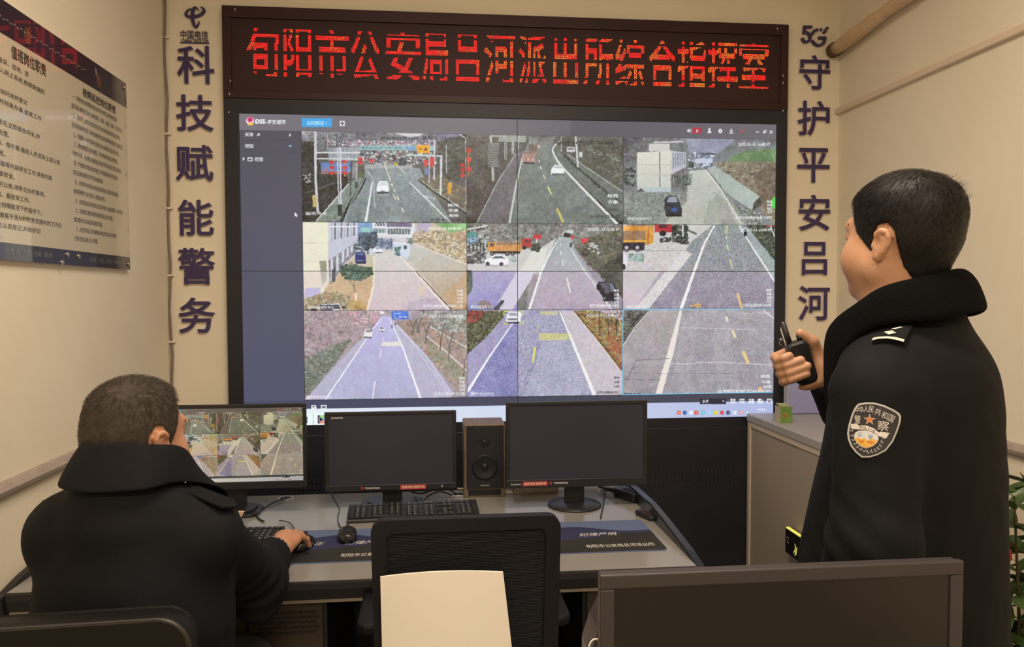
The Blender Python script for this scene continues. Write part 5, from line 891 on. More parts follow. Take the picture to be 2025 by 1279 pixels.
lay('power_cable', 'black cable bending behind the round foot of the end monitor', 'cable', [Z(1196, 970), Z(1194, 985), Z(1193, 1000), Z(1190, 1012), Z(1188, 1024)], 0.0028, M_key)
lay('power_cable', 'black cable looping from the middle grommet to the long keyboard', 'cable', [Z(893, 978), Z(868, 972, 0.775), Z(843, 983), Z(840, 994), Z(848, 1001), Z(857, 1005)], 0.0028, M_key)
lay('power_cable', 'thick black cable from the middle grommet into the dark monitor', 'cable', [Z(902, 976), Z(882, 966, 0.79), Z(862, 966, 0.80), Z(835, 975, 0.775), Z(815, 973, 0.79)], 0.0035, M_key)
lay('network_cable', 'cream cable running from the dark monitor past the speaker foot', 'cable', [Z(905, 966, 0.762), Z(940, 968, 0.764), Z(985, 972, 0.762), Z(1014, 974, 0.760)], 0.0042, mat('cream_cable', (0.55, 0.46, 0.33), 0.5))
M_gad = mat('black_gadget_plastic', (0.017, 0.016, 0.018), 0.35)
P = Z(1243, 986, TOP)
t = thing('handheld_radio', 'black handheld radio lying beside the end panel behind the small remote', 'radio', tuple(P), R_(28))
part('body', MB().prism(rrect(0.058, 0.12, 0.012), 'z', 0, 0.036), M_gad, t, 0.005); mb = MB()
for i in range(6): mb.box((0, -0.04+i*0.011, 0.037), (0.04, 0.005, 0.003))
part('grille', mb, M_key, t); part('antenna', MB().tube([(-0.018, 0.061, 0.02), (-0.018, 0.15, 0.018)], [0.008, 0.006], 12), M_gad, t); part('knob', MB().tube([(0.016, 0.061, 0.02), (0.016, 0.075, 0.02)], 0.009, 12), M_key, t)
P = Z(1278, 1023, TOP)
t = thing('remote_control', 'small black remote lying against the end panel above the desk mat', 'remote control', tuple(P), R_(20))
part('body', MB().prism(rrect(0.036, 0.10, 0.014), 'z', 0, 0.018), M_gad, t, 0.005); mb = MB()
for i in range(4):
    for j in (-1, 1): mb.box((j*0.007, -0.02+i*0.014, 0.0186), (0.008, 0.006, 0.002))
part('buttons', mb, mat('dull_red_buttons', (0.10, 0.04, 0.04), 0.4), t)
# ------------------------------------------------------------------ steel cabinet along the right wall
M_cab = mat('warm_grey_steel', (0.40, 0.35, 0.28), 0.4, var=0.02, scale=3); M_cabtop = mat('grey_steel_top', (0.40, 0.39, 0.38), 0.35); M_frame = mat('pale_steel_edge', (0.62, 0.54, 0.42), 0.4)
KX0, KX1, KY0, KY1, KZ = 1.458, XR-0.028, 2.45, 3.445, 0.965
cb = thing('filing_cabinet', 'grey topped cream steel cabinet along the wall behind the standing officer', 'cabinet', ((KX0+KX1)/2, (KY0+KY1)/2, 0))
wpart('carcass', MB().span((KX0+0.012, KY0, 0.0), (KX1, KY1, KZ-0.036)), M_cab, cb)
wpart('top', MB().span((KX0-0.004, KY0-0.004, KZ-0.036), (KX1, KY1+0.002, KZ)), M_cabtop, cb, 0.004)
mb = MB()
for a in ((KY1-0.03, KY1, 0.0, KZ-0.037), (KY0, KY0+0.03, 0.0, KZ-0.037), (KY0+0.03, KY1-0.03, KZ-0.06, KZ-0.037), (KY0+0.03, KY1-0.03, 0.0, 0.06)): mb.span((KX0, a[0], a[2]), (KX0+0.0118, a[1], a[3]))
wpart('edge_frame', mb, M_frame, cb, 0.002)
for a, b, x in ((KY0+0.031, 2.95, KX0+0.004), (2.95, KY1-0.031, KX0+0.006)): wpart('sliding_door', MB().span((x, a, 0.061), (KX0+0.0117, b, KZ-0.061)), M_cab, cb)
P = onX(1553, 1040, KX0-0.03); Q = onX(1553, 1091, KX0-0.03)
t = thing('lit_box', 'small black box with a glowing yellow top edge on the cream cabinet side', 'light box', (KX0, P[1], Q[2])); hh = P[2]-Q[2]
part('case', MB().span((-0.03, -0.26, 0), (-0.0005, 0, hh-0.006)), mat('matt_black', (0.010, 0.009, 0.010), 0.4), t, 0.002)
part('lit_edge', MB().span((-0.030, -0.255, hh-0.0055), (-0.018, -0.008, hh)), mat('yellow_light', (0.7, 0.7, 0.1), 0.4, emit=(0.75, 0.70, 0.14), estr=0.8), t, label='glowing yellow strip')
mb = MB(); mb.prism([(-0.075, hh*0.16), (-0.098, hh*0.42), (-0.085, hh*0.58), (-0.09, hh*0.40), (-0.078, hh*0.26)], 'x', -0.0312, -0.0302); mb.prism([(-0.085, hh*0.1), (-0.10, hh*0.22), (-0.106, hh*0.5), (-0.094, hh*0.3)], 'x', -0.0312, -0.0302); part('lit_symbol', mb, mat('yellow_symbol', (0.7, 0.65, 0.2), 0.4, emit=(0.75, 0.65, 0.2), estr=0.6), t)
mb = MB()
for i, (a, b) in enumerate(((-0.018, .62), (-0.03, .62), (-0.024, .52), (-0.02, .44), (-0.032, .44))): mb.box((-0.0307, a, hh*b), (0.001, 0.005, 0.006))
part('faint_print', mb, mat('grey_print', (0.25, 0.23, 0.25), 0.5), t)
A = onZ(1541, 836, KZ)
t = thing('tea_carton', 'small green carton with orange squares standing on the grey cabinet top', 'carton', (A[0]+0.034, A[1]+0.03, KZ), R_(-4))
gh = 0.068; part('box', MB().span((-0.026, -0.03, 0), (0.026, 0.03, gh)), mat('green_carton', (0.14, 0.27, 0.045), 0.45, var=0.15, scale=25), t, 0.001)
part('pale_side', MB().span((-0.0268, -0.03, 0.0005), (-0.0261, 0.03, gh-0.0005)), mat('pale_carton', (0.50, 0.44, 0.30), 0.6), t, label='pale cream carton side'); part('flap', MB().box((-0.004, 0.0, gh+0.006), (0.044, 0.05, 0.002), 0, 0, R_(8)), mat('pale_flap', (0.42, 0.42, 0.25), 0.6), t)
mb = MB()
M_op = mat('orange_print', (0.55, 0.22, 0.06), 0.5)
for x in (-0.012, -0.001): part('printed_square', MB().box((x, -0.0304, gh*0.46), (0.008, 0.0006, gh*0.26)), M_op, t)
mb = MB(); put_text(mb, '5G', ((-0.0150, -0.0309, gh*0.38), (1, 0, 0), (0, 0, 1)), 0.017, gh*0.14, 0.02); part('lettering', mb, mat('dark_green_print', (0.03, 0.07, 0.02), 0.5), t)
M_lav = mat('lavender_plastic', (0.33, 0.34, 0.62), 0.4); L0 = onY(1557, 786, 3.39); LT = onY(1630, 704, 3.39)[2]
t = thing('document_case', 'lavender blue document case standing upright on the grey cabinet top', 'document case', (L0[0]+0.17, 3.468, KZ))
part('case', MB().span((-0.166, -0.08, 0.001), (0.15, -0.045, LT-KZ)), M_lav, t, 0.006); part('clear_edge', MB().span((-0.171, -0.082, 0.0), (-0.1665, -0.043, LT-KZ-0.01)), mat('clear_grey_edge', (0.45, 0.45, 0.47), 0.2), t, label='translucent grey edge')
part('lid_line', MB().span((-0.166, -0.0815, LT-KZ-0.045), (0.16, -0.0802, LT-KZ-0.042)), mat('dark_lavender', (0.16, 0.16, 0.34), 0.5), t)

# ------------------------------------------------------------------ leafy potted plant at the right wall
pl = thing('potted_plant', 'leafy green potted plant with a red flower beside the standing officer', 'plant', (1.63, 1.93, 0))
part('pot', MB().lathe([(0.11, 0), (0.12, 0.01), (0.155, 0.27), (0.165, 0.28), (0.165, 0.31), (0.15, 0.31), (0.145, 0.28)], (0, 0, 0), 32), mat('plant_pot', (0.32, 0.28, 0.22), 0.4), pl)
part('soil', MB().lathe([(0.144, 0.27), (0.144, 0.285), (0, 0.29)], (0, 0, 0), 24), mat('soil', (0.03, 0.02, 0.012), 0.9), pl)
M_stem = mat('plant_stem', (0.06, 0.045, 0.015), 0.6); M_leaf = mat('leaf_green', (0.045, 0.085, 0.020), 0.38, var=0.35, scale=7)
rng = np.random.RandomState(21); leaf = MB()
def add_leaf(o, d, L, w, droop, tw):
    d = Vector(d).normalized(); s = d.cross(Vector((0, 0, 1))); s = s.normalized() if s.length > 0.05 else Vector((1, 0, 0)); s = Matrix.Rotation(tw, 3, d) @ s; up = s.cross(d); n = 7; k = len(leaf.v)
    for i in range(n+1):
        q = i/n; c = Vector(o)+d*L*q+Vector((0, 0, -droop*L*q*q)); ww = w*math.sin(math.pi*min(1, q*0.93+0.05))**0.8
        for e in (-1, -0.5, 0, 0.5, 1): leaf.v.append(tuple(c+s*ww*e+up*(abs(e)*ww*0.35)))
    for i in range(n):
        for e in range(4): leaf.f.append((k+i*5+e, k+i*5+e+1, k+i*5+e+6, k+i*5+e+5)); leaf.mi.append(0); leaf.sm.append(True)
stem = MB()
for s in range(17):
    a = s*2.4; r = 0.03+0.06*(s % 3)/2; b = Vector((r*math.cos(a), r*math.sin(a), 0.28)); H = rng.uniform(0.30, 0.80); tip = b+Vector((math.cos(a)*rng.uniform(0.05, 0.22), math.sin(a)*rng.uniform(0.05, 0.2), H)); mid = (b+tip)/2+Vector((0, 0, 0.05)); P = sweep([b, mid, tip], 12); stem.tube(P, [0.006-0.0003*i for i in range(12)], 6)
    for i in range(3, 12):
        for q in range(2):
            an = a+i*2.2+q*3.0; el = rng.uniform(-0.1, 0.7) if i < 11 else rng.uniform(0.4, 1.2)
            add_leaf(P[i], (math.cos(an)*math.cos(el), math.sin(an)*math.cos(el), math.sin(el)), rng.uniform(0.09, 0.17), rng.uniform(0.018, 0.030), rng.uniform(0.1, 0.6), rng.uniform(-0.7, 0.7))
leaf.v = [(min(p[0], XR-1.63-0.03-0.02*abs(math.sin(i))), p[1], p[2]) for i, p in enumerate(leaf.v)]
stem.v = [(min(p[0], XR-1.63-0.04), p[1], p[2]) for p in stem.v]
part('stems', stem, M_stem, pl); part('leaves', leaf, M_leaf, pl, kind='stuff')
F = onY(1976, 1093, 1.86); mb = MB(); o = Vector(F)-Vector(pl.location)
for i in range(7):
    a = i*0.9; mb.ball(o+Vector((0.016*math.cos(a), 0.012*math.sin(a), 0.006*math.sin(a*2))), (0.017, 0.012, 0.02), 10, 8)
part('flower', mb, mat('red_petals', (0.42, 0.03, 0.035), 0.5), pl); part('flower_stalk', MB().tube(sweep([o+Vector((0, 0, -0.01)), o+Vector((0.02, 0.03, -0.15)), (0.05, 0.02, 0.29)], 14), 0.003, 6), M_stem, pl)

# ------------------------------------------------------------------ chairs
M_mesh = mat('black_chair_mesh', (0.010, 0.010, 0.014), 0.6); M_cf = mat('black_chair_plastic', (0.006, 0.006, 0.009), 0.55, spec=0.3); M_shell = mat('cream_shell', (0.92, 0.87, 0.75), 0.35)
def swivel_base(t, z):
    part('gas_post', MB().tube([(0, 0, 0.09), (0, 0, z)], 0.025, 14), M_cf, t)
    for i in range(5):
        a = 2*math.pi*i/5+0.3; l = part('leg', MB().tube([(0, 0, 0.10), (0.14*math.cos(a), 0.14*math.sin(a), 0.085), (0.29*math.cos(a), 0.29*math.sin(a), 0.065)], [0.028, 0.022, 0.015], 10), M_cf, t)
        part('caster', MB().tube([(0.29*math.cos(a)-0.02*math.sin(a), 0.29*math.sin(a)+0.02*math.cos(a), 0.028), (0.29*math.cos(a)+0.02*math.sin(a), 0.29*math.sin(a)-0.02*math.cos(a), 0.028)], 0.0275, 16), M_cf, l)
BY = 1.78; A, B = onY(733, 1029, BY), onY(1108, 1014, BY); bw = B[0]-A[0]; bt = (A[2]+B[2])/2; bx = (A[0]+B[0])/2
ch = thing('mesh_chair', 'black mesh swivel chair with a cream back shell, empty in front of the desk', 'chair', (bx, 2.00, 0))
by = BY-2.00
def back_y(z): return by+0.10*max(0, (0.62-z))     # the back leans a little
zb_ = 0.52
def ring(w0, w1, z0, z1, r, off):
    out = []
    for x, z in rrect(1, z1-z0, r, 6, 0, (z0+z1)/2):
        q = (z-z0)/(z1-z0); ww = w0+(w1-w0)*q; e = max(0, abs(x)-0.5+r)/1.0; out.append((math.copysign(ww/2-(0.5-abs(x)), x), off, z))
    return out
mb = MB(); o1 = ring(bw*0.95, bw, zb_, bt, 0.03, by-0.012); i1 = ring(bw*0.95-0.07, bw-0.07, zb_+0.04, bt-0.03, 0.02, by-0.012); n = len(o1); o2 = [(x, y+0.030, z) for x, y, z in o1]; i2 = [(x, y+0.030, z) for x, y, z in i1]
mb.v += o1+i1+o2+i2
for i in range(n):
    j = (i+1) % n
    for f in ((i, j, n+j, n+i), (2*n+i, 3*n+i, 3*n+j, 2*n+j), (i, 2*n+i, 2*n+j, j), (n+i, n+j, 3*n+j, 3*n+i)): mb.f.append(f); mb.mi.append(0); mb.sm.append(False)
part('back_frame', mb, M_cf, ch)
mb = MB()
zz0 = np.arange(zb_+0.035, bt-0.026, 0.0036)
for z in zz0: mb.box((0, by+0.002+0.014*0, z), (bw-0.066, 0.003, 0.0022))
for x in np.linspace(-bw/2+0.035, bw/2-0.035, 60): mb.box((x, by+0.005, (zb_+bt)/2), (0.0012, 0.0015, bt-zb_-0.07))
mb.span((-bw/2+0.03, by+0.0068, zb_+0.03), (bw/2-0.03, by+0.009, bt-0.025)); part('mesh_panel', mb, M_mesh, ch)
SY = BY-0.055; sA, sB = onY(752, 1141, SY), onY(995, 1138, SY); sC, sD = onY(741, 1300, SY), onY(1013, 1300, SY); sT = onY(880, 1126, SY)[2]
mb = MB(); rows = 16; cols = 20; sx = lambda P: P[0]-bx
def shell_pt(u, v, off):
    zl = 0.42; tl, tr = sx(sA), sx(sB); k = (sA[2]-zl)/(sA[2]-sC[2]); bl, br = tl+(sx(sC)-tl)*k, tr+(sx(sD)-tr)*k
    bl, br = max(bl, -0.19), min(br, 0.19); topz = sA[2]+(sT-sA[2])*(1-(2*u-1)**2); x = (tl+(tr-tl)*u)*v+(bl+(br-bl)*u)*(1-v); z = zl+(topz-zl)*v; return (x, SY-2.00+off-0.012*(1-(2*u-1)**2), z)
for off in (0.0, 0.006):
    for i in range(rows+1):
        for j in range(cols+1): mb.v.append(shell_pt(j/cols, i/rows, off))
N = (rows+1)*(cols+1); c1 = cols+1
for i in range(rows):
    for j in range(cols):
        a = i*c1+j; mb.f += [(a, a+1, a+c1+1, a+c1), (N+a, N+a+c1, N+a+c1+1, N+a+1)]; mb.mi += [0, 0]; mb.sm += [True, True]
for j in range(cols): mb.f += [(j+1, j, N+j, N+j+1), (rows*c1+j, rows*c1+j+1, N+rows*c1+j+1, N+rows*c1+j)]; mb.mi += [0, 0]; mb.sm += [False, False]
for i in range(rows): mb.f += [(i*c1, (i+1)*c1, N+(i+1)*c1, N+i*c1), (i*c1+c1+cols, i*c1+cols, N+i*c1+cols, N+i*c1+c1+cols)]; mb.mi += [0, 0]; mb.sm += [False, False]
o = part('back_shell', mb, M_shell, ch, label='cream moulded shell behind the mesh back'); md = o.modifiers.new('edges', 'EDGE_SPLIT'); md.split_angle = R_(40)
part('shell_bracket', MB().box((0, SY-2.00+0.026, 0.60), (0.10, 0.034, 0.14)), M_cf, ch, 0.004)
part('seat', MB().prism(rrect(0.46, 0.42, 0.06), 'z', 0.44, 0.50), M_mesh, ch, 0.015, loc=(0, 0.07, 0)); part('seat_bracket', MB().box((0, -0.165, 0.47), (0.12, 0.17, 0.03)), M_cf, ch, 0.003); part('back_bracket', MB().box((0, by+0.0, 0.485), (0.12, 0.03, 0.12)), M_cf, ch, 0.003)
for s in (-1, 1):
    arm = part('armrest', MB().prism(rrect(0.07, 0.26, 0.03), 'z', 0.685, 0.712), M_cf, ch, 0.008, loc=(s*0.235, 0.02, 0)); part('arm_post', MB().tube([(0, 0, 0.684), (0, 0.01, 0.55), (-s*0.015, 0.02, 0.445), (-s*0.07, 0.03, 0.432)], 0.017, 10), M_cf, arm)
swivel_base(ch, 0.44)
M_leather = mat('black_leather', (0.0042, 0.0038, 0.0034), 0.5, bump=0.12, bscale=120, spec=0.25)
LY = 1.28; A = onY(376, 1199, LY); lz = onY(200, 1236, LY)[2]; lw = 0.50; lx = A[0]-lw/2-0.022
lc_ = thing('leather_chair', 'black leather chair with piped back edge under the seated officer', 'chair', (lx, 1.58, 0), R_(3)); ly = LY-1.58
def pad(w, z0, z1, r, y0, y1, lean):
    m = MB(); P = rrect(w, z1-z0, r, 8, 0, (z0+z1)/2); n = len(P); lv = [(0.0, 0.985), (0.15, 1.0), (0.85, 1.0), (1.0, 0.985)]
    for q, sc in lv: m.v += [(x*sc, y0+(y1-y0)*q-lean*(z-z0)*0.0, (z-(z0+z1)/2)*sc+(z0+z1)/2) for x, z in P]
    for i in range(3):
        for j in range(n): m.f.append((i*n+j, i*n+(j+1) % n, (i+1)*n+(j+1) % n, (i+1)*n+j)); m.mi.append(0); m.sm.append(True)
    m.f.append(tuple(range(n))); m.f.append(tuple(range(3*n, 4*n))[::-1]); m.mi += [0, 0]; m.sm += [False, False]; return m
part('backrest', pad(lw, 0.50, lz, 0.05, ly, ly+0.06, 0), M_leather, lc_, 0.004)
P = rrect(lw-0.004, lz-0.50-0.004, 0.05, 8, 0, (0.50+lz)/2); part('piping', MB().tube([(x, ly+0.004, z) for x, z in P+P[:1]], 0.0045, 8, cap=False), mat('piping', (0.022, 0.020, 0.018), 0.4), lc_)
part('seat', MB().prism(rrect(0.50, 0.46, 0.07), 'z', 0.40, 0.47), M_leather, lc_, 0.02, loc=(0, 0.03, 0)); part('seat_plate', MB().box((0, 0.0, 0.385), (0.2, 0.2, 0.03)), M_cf, lc_); part('back_bar', MB().box((0, ly-0.008, 0.50), (0.09, 0.016, 0.24)).box((0, -0.16, 0.388), (0.09, 0.30, 0.016)), M_cf, lc_, 0.003); swivel_base(lc_, 0.37)

# ------------------------------------------------------------------ near desk with a big dark monitor
nd = thing('work_desk', 'small brown work desk carrying the big dark monitor nearest the camera', 'desk', (0.47, 0.86, 0))
NX0, NX1, NY0, NY1 = 0.02, 0.90, 0.56, 1.12
wpart('worktop', MB().span((NX0, NY0, 0.722), (NX1, NY1, 0.75)), mat('brown_laminate', (0.16, 0.10, 0.06), 0.4, var=0.15, scale=8), nd, 0.002)
for x in (NX0+0.04, NX1-0.04):
    for yv in (NY0+0.04, NY1-0.04): wpart('leg', MB().span((x-0.02, yv-0.02, 0), (x+0.02, yv+0.02, 0.7215)), M_dark, nd)
M_bez2 = M_bez; M_bez = mat('taupe_bezel', (0.034, 0.029, 0.030), 0.45); M_off = mat('brown_dark_screen', (0.0085, 0.0078, 0.007), 0.22)
a, b = onY(1187, 1135, 0.985), onY(1907, 1112, 0.985); hgt = 0.315; zt2 = (a[2]+b[2])/2
t, y, zo, w, h = monitor('big dark monitor with a taupe frame, nearest the camera, before the standing officer', a[0], b[0], zt2-hgt, zt2, 0.985, base='round', bd=(0.10, 0), rim=0.0195, chin=0.03, by=0.055); t.rotation_euler[2] = R_(0)
part('webcam_dot', MB().tube([(0.07, y+0.002, zo+h-0.0235), (0.07, y+0.0025, zo+h-0.0235)], 0.0011, 10), M_key, t)
A = onY(1178, 1175, 1.06)
t = thing('desk_speaker', 'small black rounded speaker with a pale ring beside the nearest big monitor', 'speaker', (A[0]+0.03, 1.055, 0.75)); zt3 = A[2]-0.75
part('body', MB().prism([(-0.045, 0), (0.045, 0), (0.045, zt3*0.95), (0.03, zt3*1.02), (-0.012, zt3*1.02), (-0.034, zt3*0.90), (-0.045, zt3*0.80)], 'y', -0.04, 0.04), mat('dark_plum_plastic', (0.030, 0.022, 0.026), 0.35), t, 0.01)
P = onY(1178, 1275, 1.013); mb = MB(); n = 24
mb.tube([(P[0]-t.location[0]+0.009*math.cos(q), -0.0415, P[2]-0.75-0.004+0.012*math.sin(q)) for q in np.linspace(0, 2*math.pi, n+1)], 0.0014, 6, cap=False); part('ring_mark', mb, M_pw, t)
M_bez = M_bez2
# ------------------------------------------------------------------ people: smooth continuous surfaces grown from blended shapes
from mathutils import noise as mnoise
class Field:
    """a blend of rounded shapes; mesh() returns its skin as one closed surface"""
    def __init__(s): s.p = []; s.M = Matrix.Identity(4); s.k = 1.0
    def at(s, loc=(0, 0, 0), rot=None, scale=1.0):
        s.M = Matrix.Translation(loc) @ (rot.to_4x4() if rot else Matrix.Identity(4)) @ Matrix.Scale(scale, 4); s.k = scale; return s
    def cone(s, a, b, r1, r2, k=0.02, sub=False): s.p.append(('c', np.array(s.M @ Vector(a)), np.array(s.M @ Vector(b)), r1*s.k, r2*s.k, k*s.k, sub)); return s
    def chain(s, pts, rad, k=0.015, sub=False):
        for i in range(len(pts)-1): s.cone(pts[i], pts[i+1], rad[i], rad[i+1], k, sub)
        return s
    def ell(s, c, r, k=0.02, sub=False, rot=None):
        Rm = s.M.to_3x3().normalized()
        if rot: Rm = Rm @ rot
        s.p.append(('e', np.array(s.M @ Vector(c)), np.array(r)*s.k, np.array(Rm), 0, k*s.k, sub)); return s
    def box(s, c, h, r, k=0.02, sub=False, rot=None):
        Rm = s.M.to_3x3().normalized()
        if rot: Rm = Rm @ rot
        s.p.append(('b', np.array(s.M @ Vector(c)), np.array(h)*s.k, np.array(Rm), r*s.k, k*s.k, sub)); return s
    def mirror(s, f):
        for sg in (-1, 1): f(sg)
        return s
    def bounds(s):
        lo = np.full(3, 9.0); hi = -lo
        for q in s.p:
            if q[6]: continue
            if q[0] == 'c': a = np.minimum(q[1]-q[3], q[2]-q[4]); b = np.maximum(q[1]+q[3], q[2]+q[4])
            else:
                e = np.abs(q[3]) @ (q[2]+(q[4] if q[0] == 'b' else 0)); a, b = q[1]-e, q[1]+e
            lo = np.minimum(lo, a); hi = np.maximum(hi, b)
        return lo, hi
    def grid(s, h, pad=0.02):
        lo, hi = s.bounds(); lo = lo-pad; n = np.ceil((hi+pad-lo)/h).astype(int)+1
        ax = [(lo[i]+np.arange(n[i])*h).astype(np.float32) for i in range(3)]; D = np.full(n, 0.06, np.float32)
        for q in s.p:
            k = max(q[5], 1e-4); m = 0.03+k
            if q[0] == 'c': a = np.minimum(q[1]-q[3], q[2]-q[4])-m; b = np.maximum(q[1]+q[3], q[2]+q[4])+m
            else: e = np.abs(q[3]) @ (q[2]+(q[4] if q[0] == 'b' else 0)); a, b = q[1]-e-m, q[1]+e+m
            sl = tuple(slice(max(0, int((a[i]-lo[i])/h)), max(0, min(n[i], int((b[i]-lo[i])/h)+2))) for i in range(3))
            X = ax[0][sl[0]][:, None, None]; Y = ax[1][sl[1]][None, :, None]; Z_ = ax[2][sl[2]][None, None, :]
            if X.size == 0 or Y.size == 0 or Z_.size == 0: continue
            c = q[1]; x, y, z = X-np.float32(c[0]), Y-np.float32(c[1]), Z_-np.float32(c[2])
            if q[0] == 'c':
                d = (q[2]-q[1]).astype(np.float32); L = float(d@d)+1e-12; t = np.clip((x*d[0]+y*d[1]+z*d[2])/L, 0, 1)
                v = np.sqrt((x-t*d[0])**2+(y-t*d[1])**2+(z-t*d[2])**2)-(q[3]+t*(q[4]-q[3]))
            else:
                Rm = q[3].astype(np.float32); u = [x*Rm[0, i]+y*Rm[1, i]+z*Rm[2, i] for i in range(3)]; r = q[2].astype(np.float32)
                if q[0] == 'e':
                    k0 = np.sqrt((u[0]/r[0])**2+(u[1]/r[1])**2+(u[2]/r[2])**2); k1 = np.sqrt((u[0]/r[0]**2)**2+(u[1]/r[1]**2)**2+(u[2]/r[2]**2)**2)+1e-9; v = k0*(k0-1)/k1
                else:
                    w = [np.abs(u[i])-r[i] for i in range(3)]; v = np.sqrt(np.maximum(w[0], 0)**2+np.maximum(w[1], 0)**2+np.maximum(w[2], 0)**2)+np.minimum(np.maximum(np.maximum(w[0], w[1]), w[2]), 0)-q[4]
            o = D[sl]
            if q[6]: hh = np.clip(0.5-0.5*(o+v)/k, 0, 1); D[sl] = o+(-v-o)*hh+k*hh*(1-hh)
            else: hh = np.clip(0.5+0.5*(v-o)/k, 0, 1); D[sl] = v+(o-v)*hh-k*hh*(1-hh)
        return D, lo, ax
    def mesh(s, h, smooth=2, pad=0.02): D, lo, ax = s.grid(h, pad); return surface(D, lo, h, smooth)
def surface(D, lo, h, smooth=2):
    """dual surface of the zero level of a grid"""
    n = np.array(D.shape); ins = D < 0; nc = n-1; S = np.zeros(nc, np.uint8)
    for i in (0, 1):
        for j in (0, 1):
            for k in (0, 1): S += ins[i:i+nc[0], j:j+nc[1], k:k+nc[2]]
    cell = np.argwhere((S > 0) & (S < 8)); idm = np.full(nc, -1, np.int32); idm[tuple(cell.T)] = np.arange(len(cell))
    acc = np.zeros((len(cell), 3)); cnt = np.zeros(len(cell)); cs = [(i, j, k) for i in (0, 1) for j in (0, 1) for k in (0, 1)]
    for a in cs:
        for ax in range(3):
            if a[ax]: continue
            b = list(a); b[ax] = 1; va = D[tuple((cell+a).T)]; vb = D[tuple((cell+b).T)]; m = (va < 0) != (vb < 0); t = np.where(m, va/(va-vb+1e-12), 0)
            p = np.repeat(np.array(a, float)[None], len(cell), 0); p[:, ax] += t; acc[m] += p[m]; cnt[m] += 1
    V = lo+(cell+acc/np.maximum(cnt, 1)[:, None])*h; F = []
    for ax in range(3):
        o1, o2 = [(1, 2), (2, 0), (0, 1)][ax]; sl = [slice(1, -1)]*3; sl[ax] = slice(0, -1); sh = [slice(1, -1)]*3; sh[ax] = slice(1, None)
        a, b = ins[tuple(sl)], ins[tuple(sh)]; e = np.argwhere(a != b); off = np.array([1, 1, 1]); off[ax] = 0; e0 = e+off; fl = a[tuple(e.T)]
        def g(d1, d2): q = e0.copy(); q[:, o1] += d1; q[:, o2] += d2; return idm[tuple(q.T)]
        q = np.stack([g(-1, -1), g(0, -1), g(0, 0), g(-1, 0)], 1); q[~fl] = q[~fl][:, ::-1]; F.append(q)
    F = np.concatenate(F); F = F[(F >= 0).all(1)]
    for _ in range(smooth):
        s = np.zeros_like(V); c = np.zeros(len(V))
        for i in range(4):
            for j in ((i+1) % 4, (i+3) % 4): np.add.at(s, F[:, i], V[F[:, j]]); np.add.at(c, F[:, i], 1)
        V = V*0.5+0.5*s/np.maximum(c, 1)[:, None]
    return V, F
def soften(V, F, H, n=4, w=.0775):
    """evens out the ears"""
    P = moved(V, H.inverted()); m = (np.abs(P[:, 0]) > w) & (np.abs(P[:, 0]) < .12) & (P[:, 2] > .05) & (P[:, 2] < .16) & (np.abs(P[:, 1]) < .08)
    for _ in range(n):
        s = np.zeros_like(V); c = np.zeros(len(V))
        for i in range(4):
            for j in ((i+1) % 4, (i+3) % 4): np.add.at(s, F[:, i], V[F[:, j]]); np.add.at(c, F[:, i], 1)
        V = np.where(m[:, None], V*0.5+0.5*s/np.maximum(c, 1)[:, None], V)
    return V
def np_mesh(name, V, F, smooth=True):
    me = bpy.data.meshes.new(name); me.vertices.add(len(V)); me.vertices.foreach_set('co', np.asarray(V, np.float32).reshape(-1)); nf = len(F)
    me.loops.add(nf*4); me.loops.foreach_set('vertex_index', np.asarray(F, np.int32).reshape(-1)); me.polygons.add(nf); me.polygons.foreach_set('loop_start', np.arange(0, nf*4, 4, dtype=np.int32))
    me.polygons.foreach_set('use_smooth', np.full(nf, smooth)); me.update(calc_edges=True); return me
def vnormals(V, F):
    n = np.cross(V[F[:, 2]]-V[F[:, 0]], V[F[:, 3]]-V[F[:, 1]]); N = np.zeros_like(V)
    for i in range(4): np.add.at(N, F[:, i], n)
    return N/(np.linalg.norm(N, axis=1)[:, None]+1e-12)
def fold(V, F, fn):
    """presses cloth folds into a surface along its normals"""
    N = vnormals(V, F); return V+N*np.array([fn(p) for p in V])[:, None]
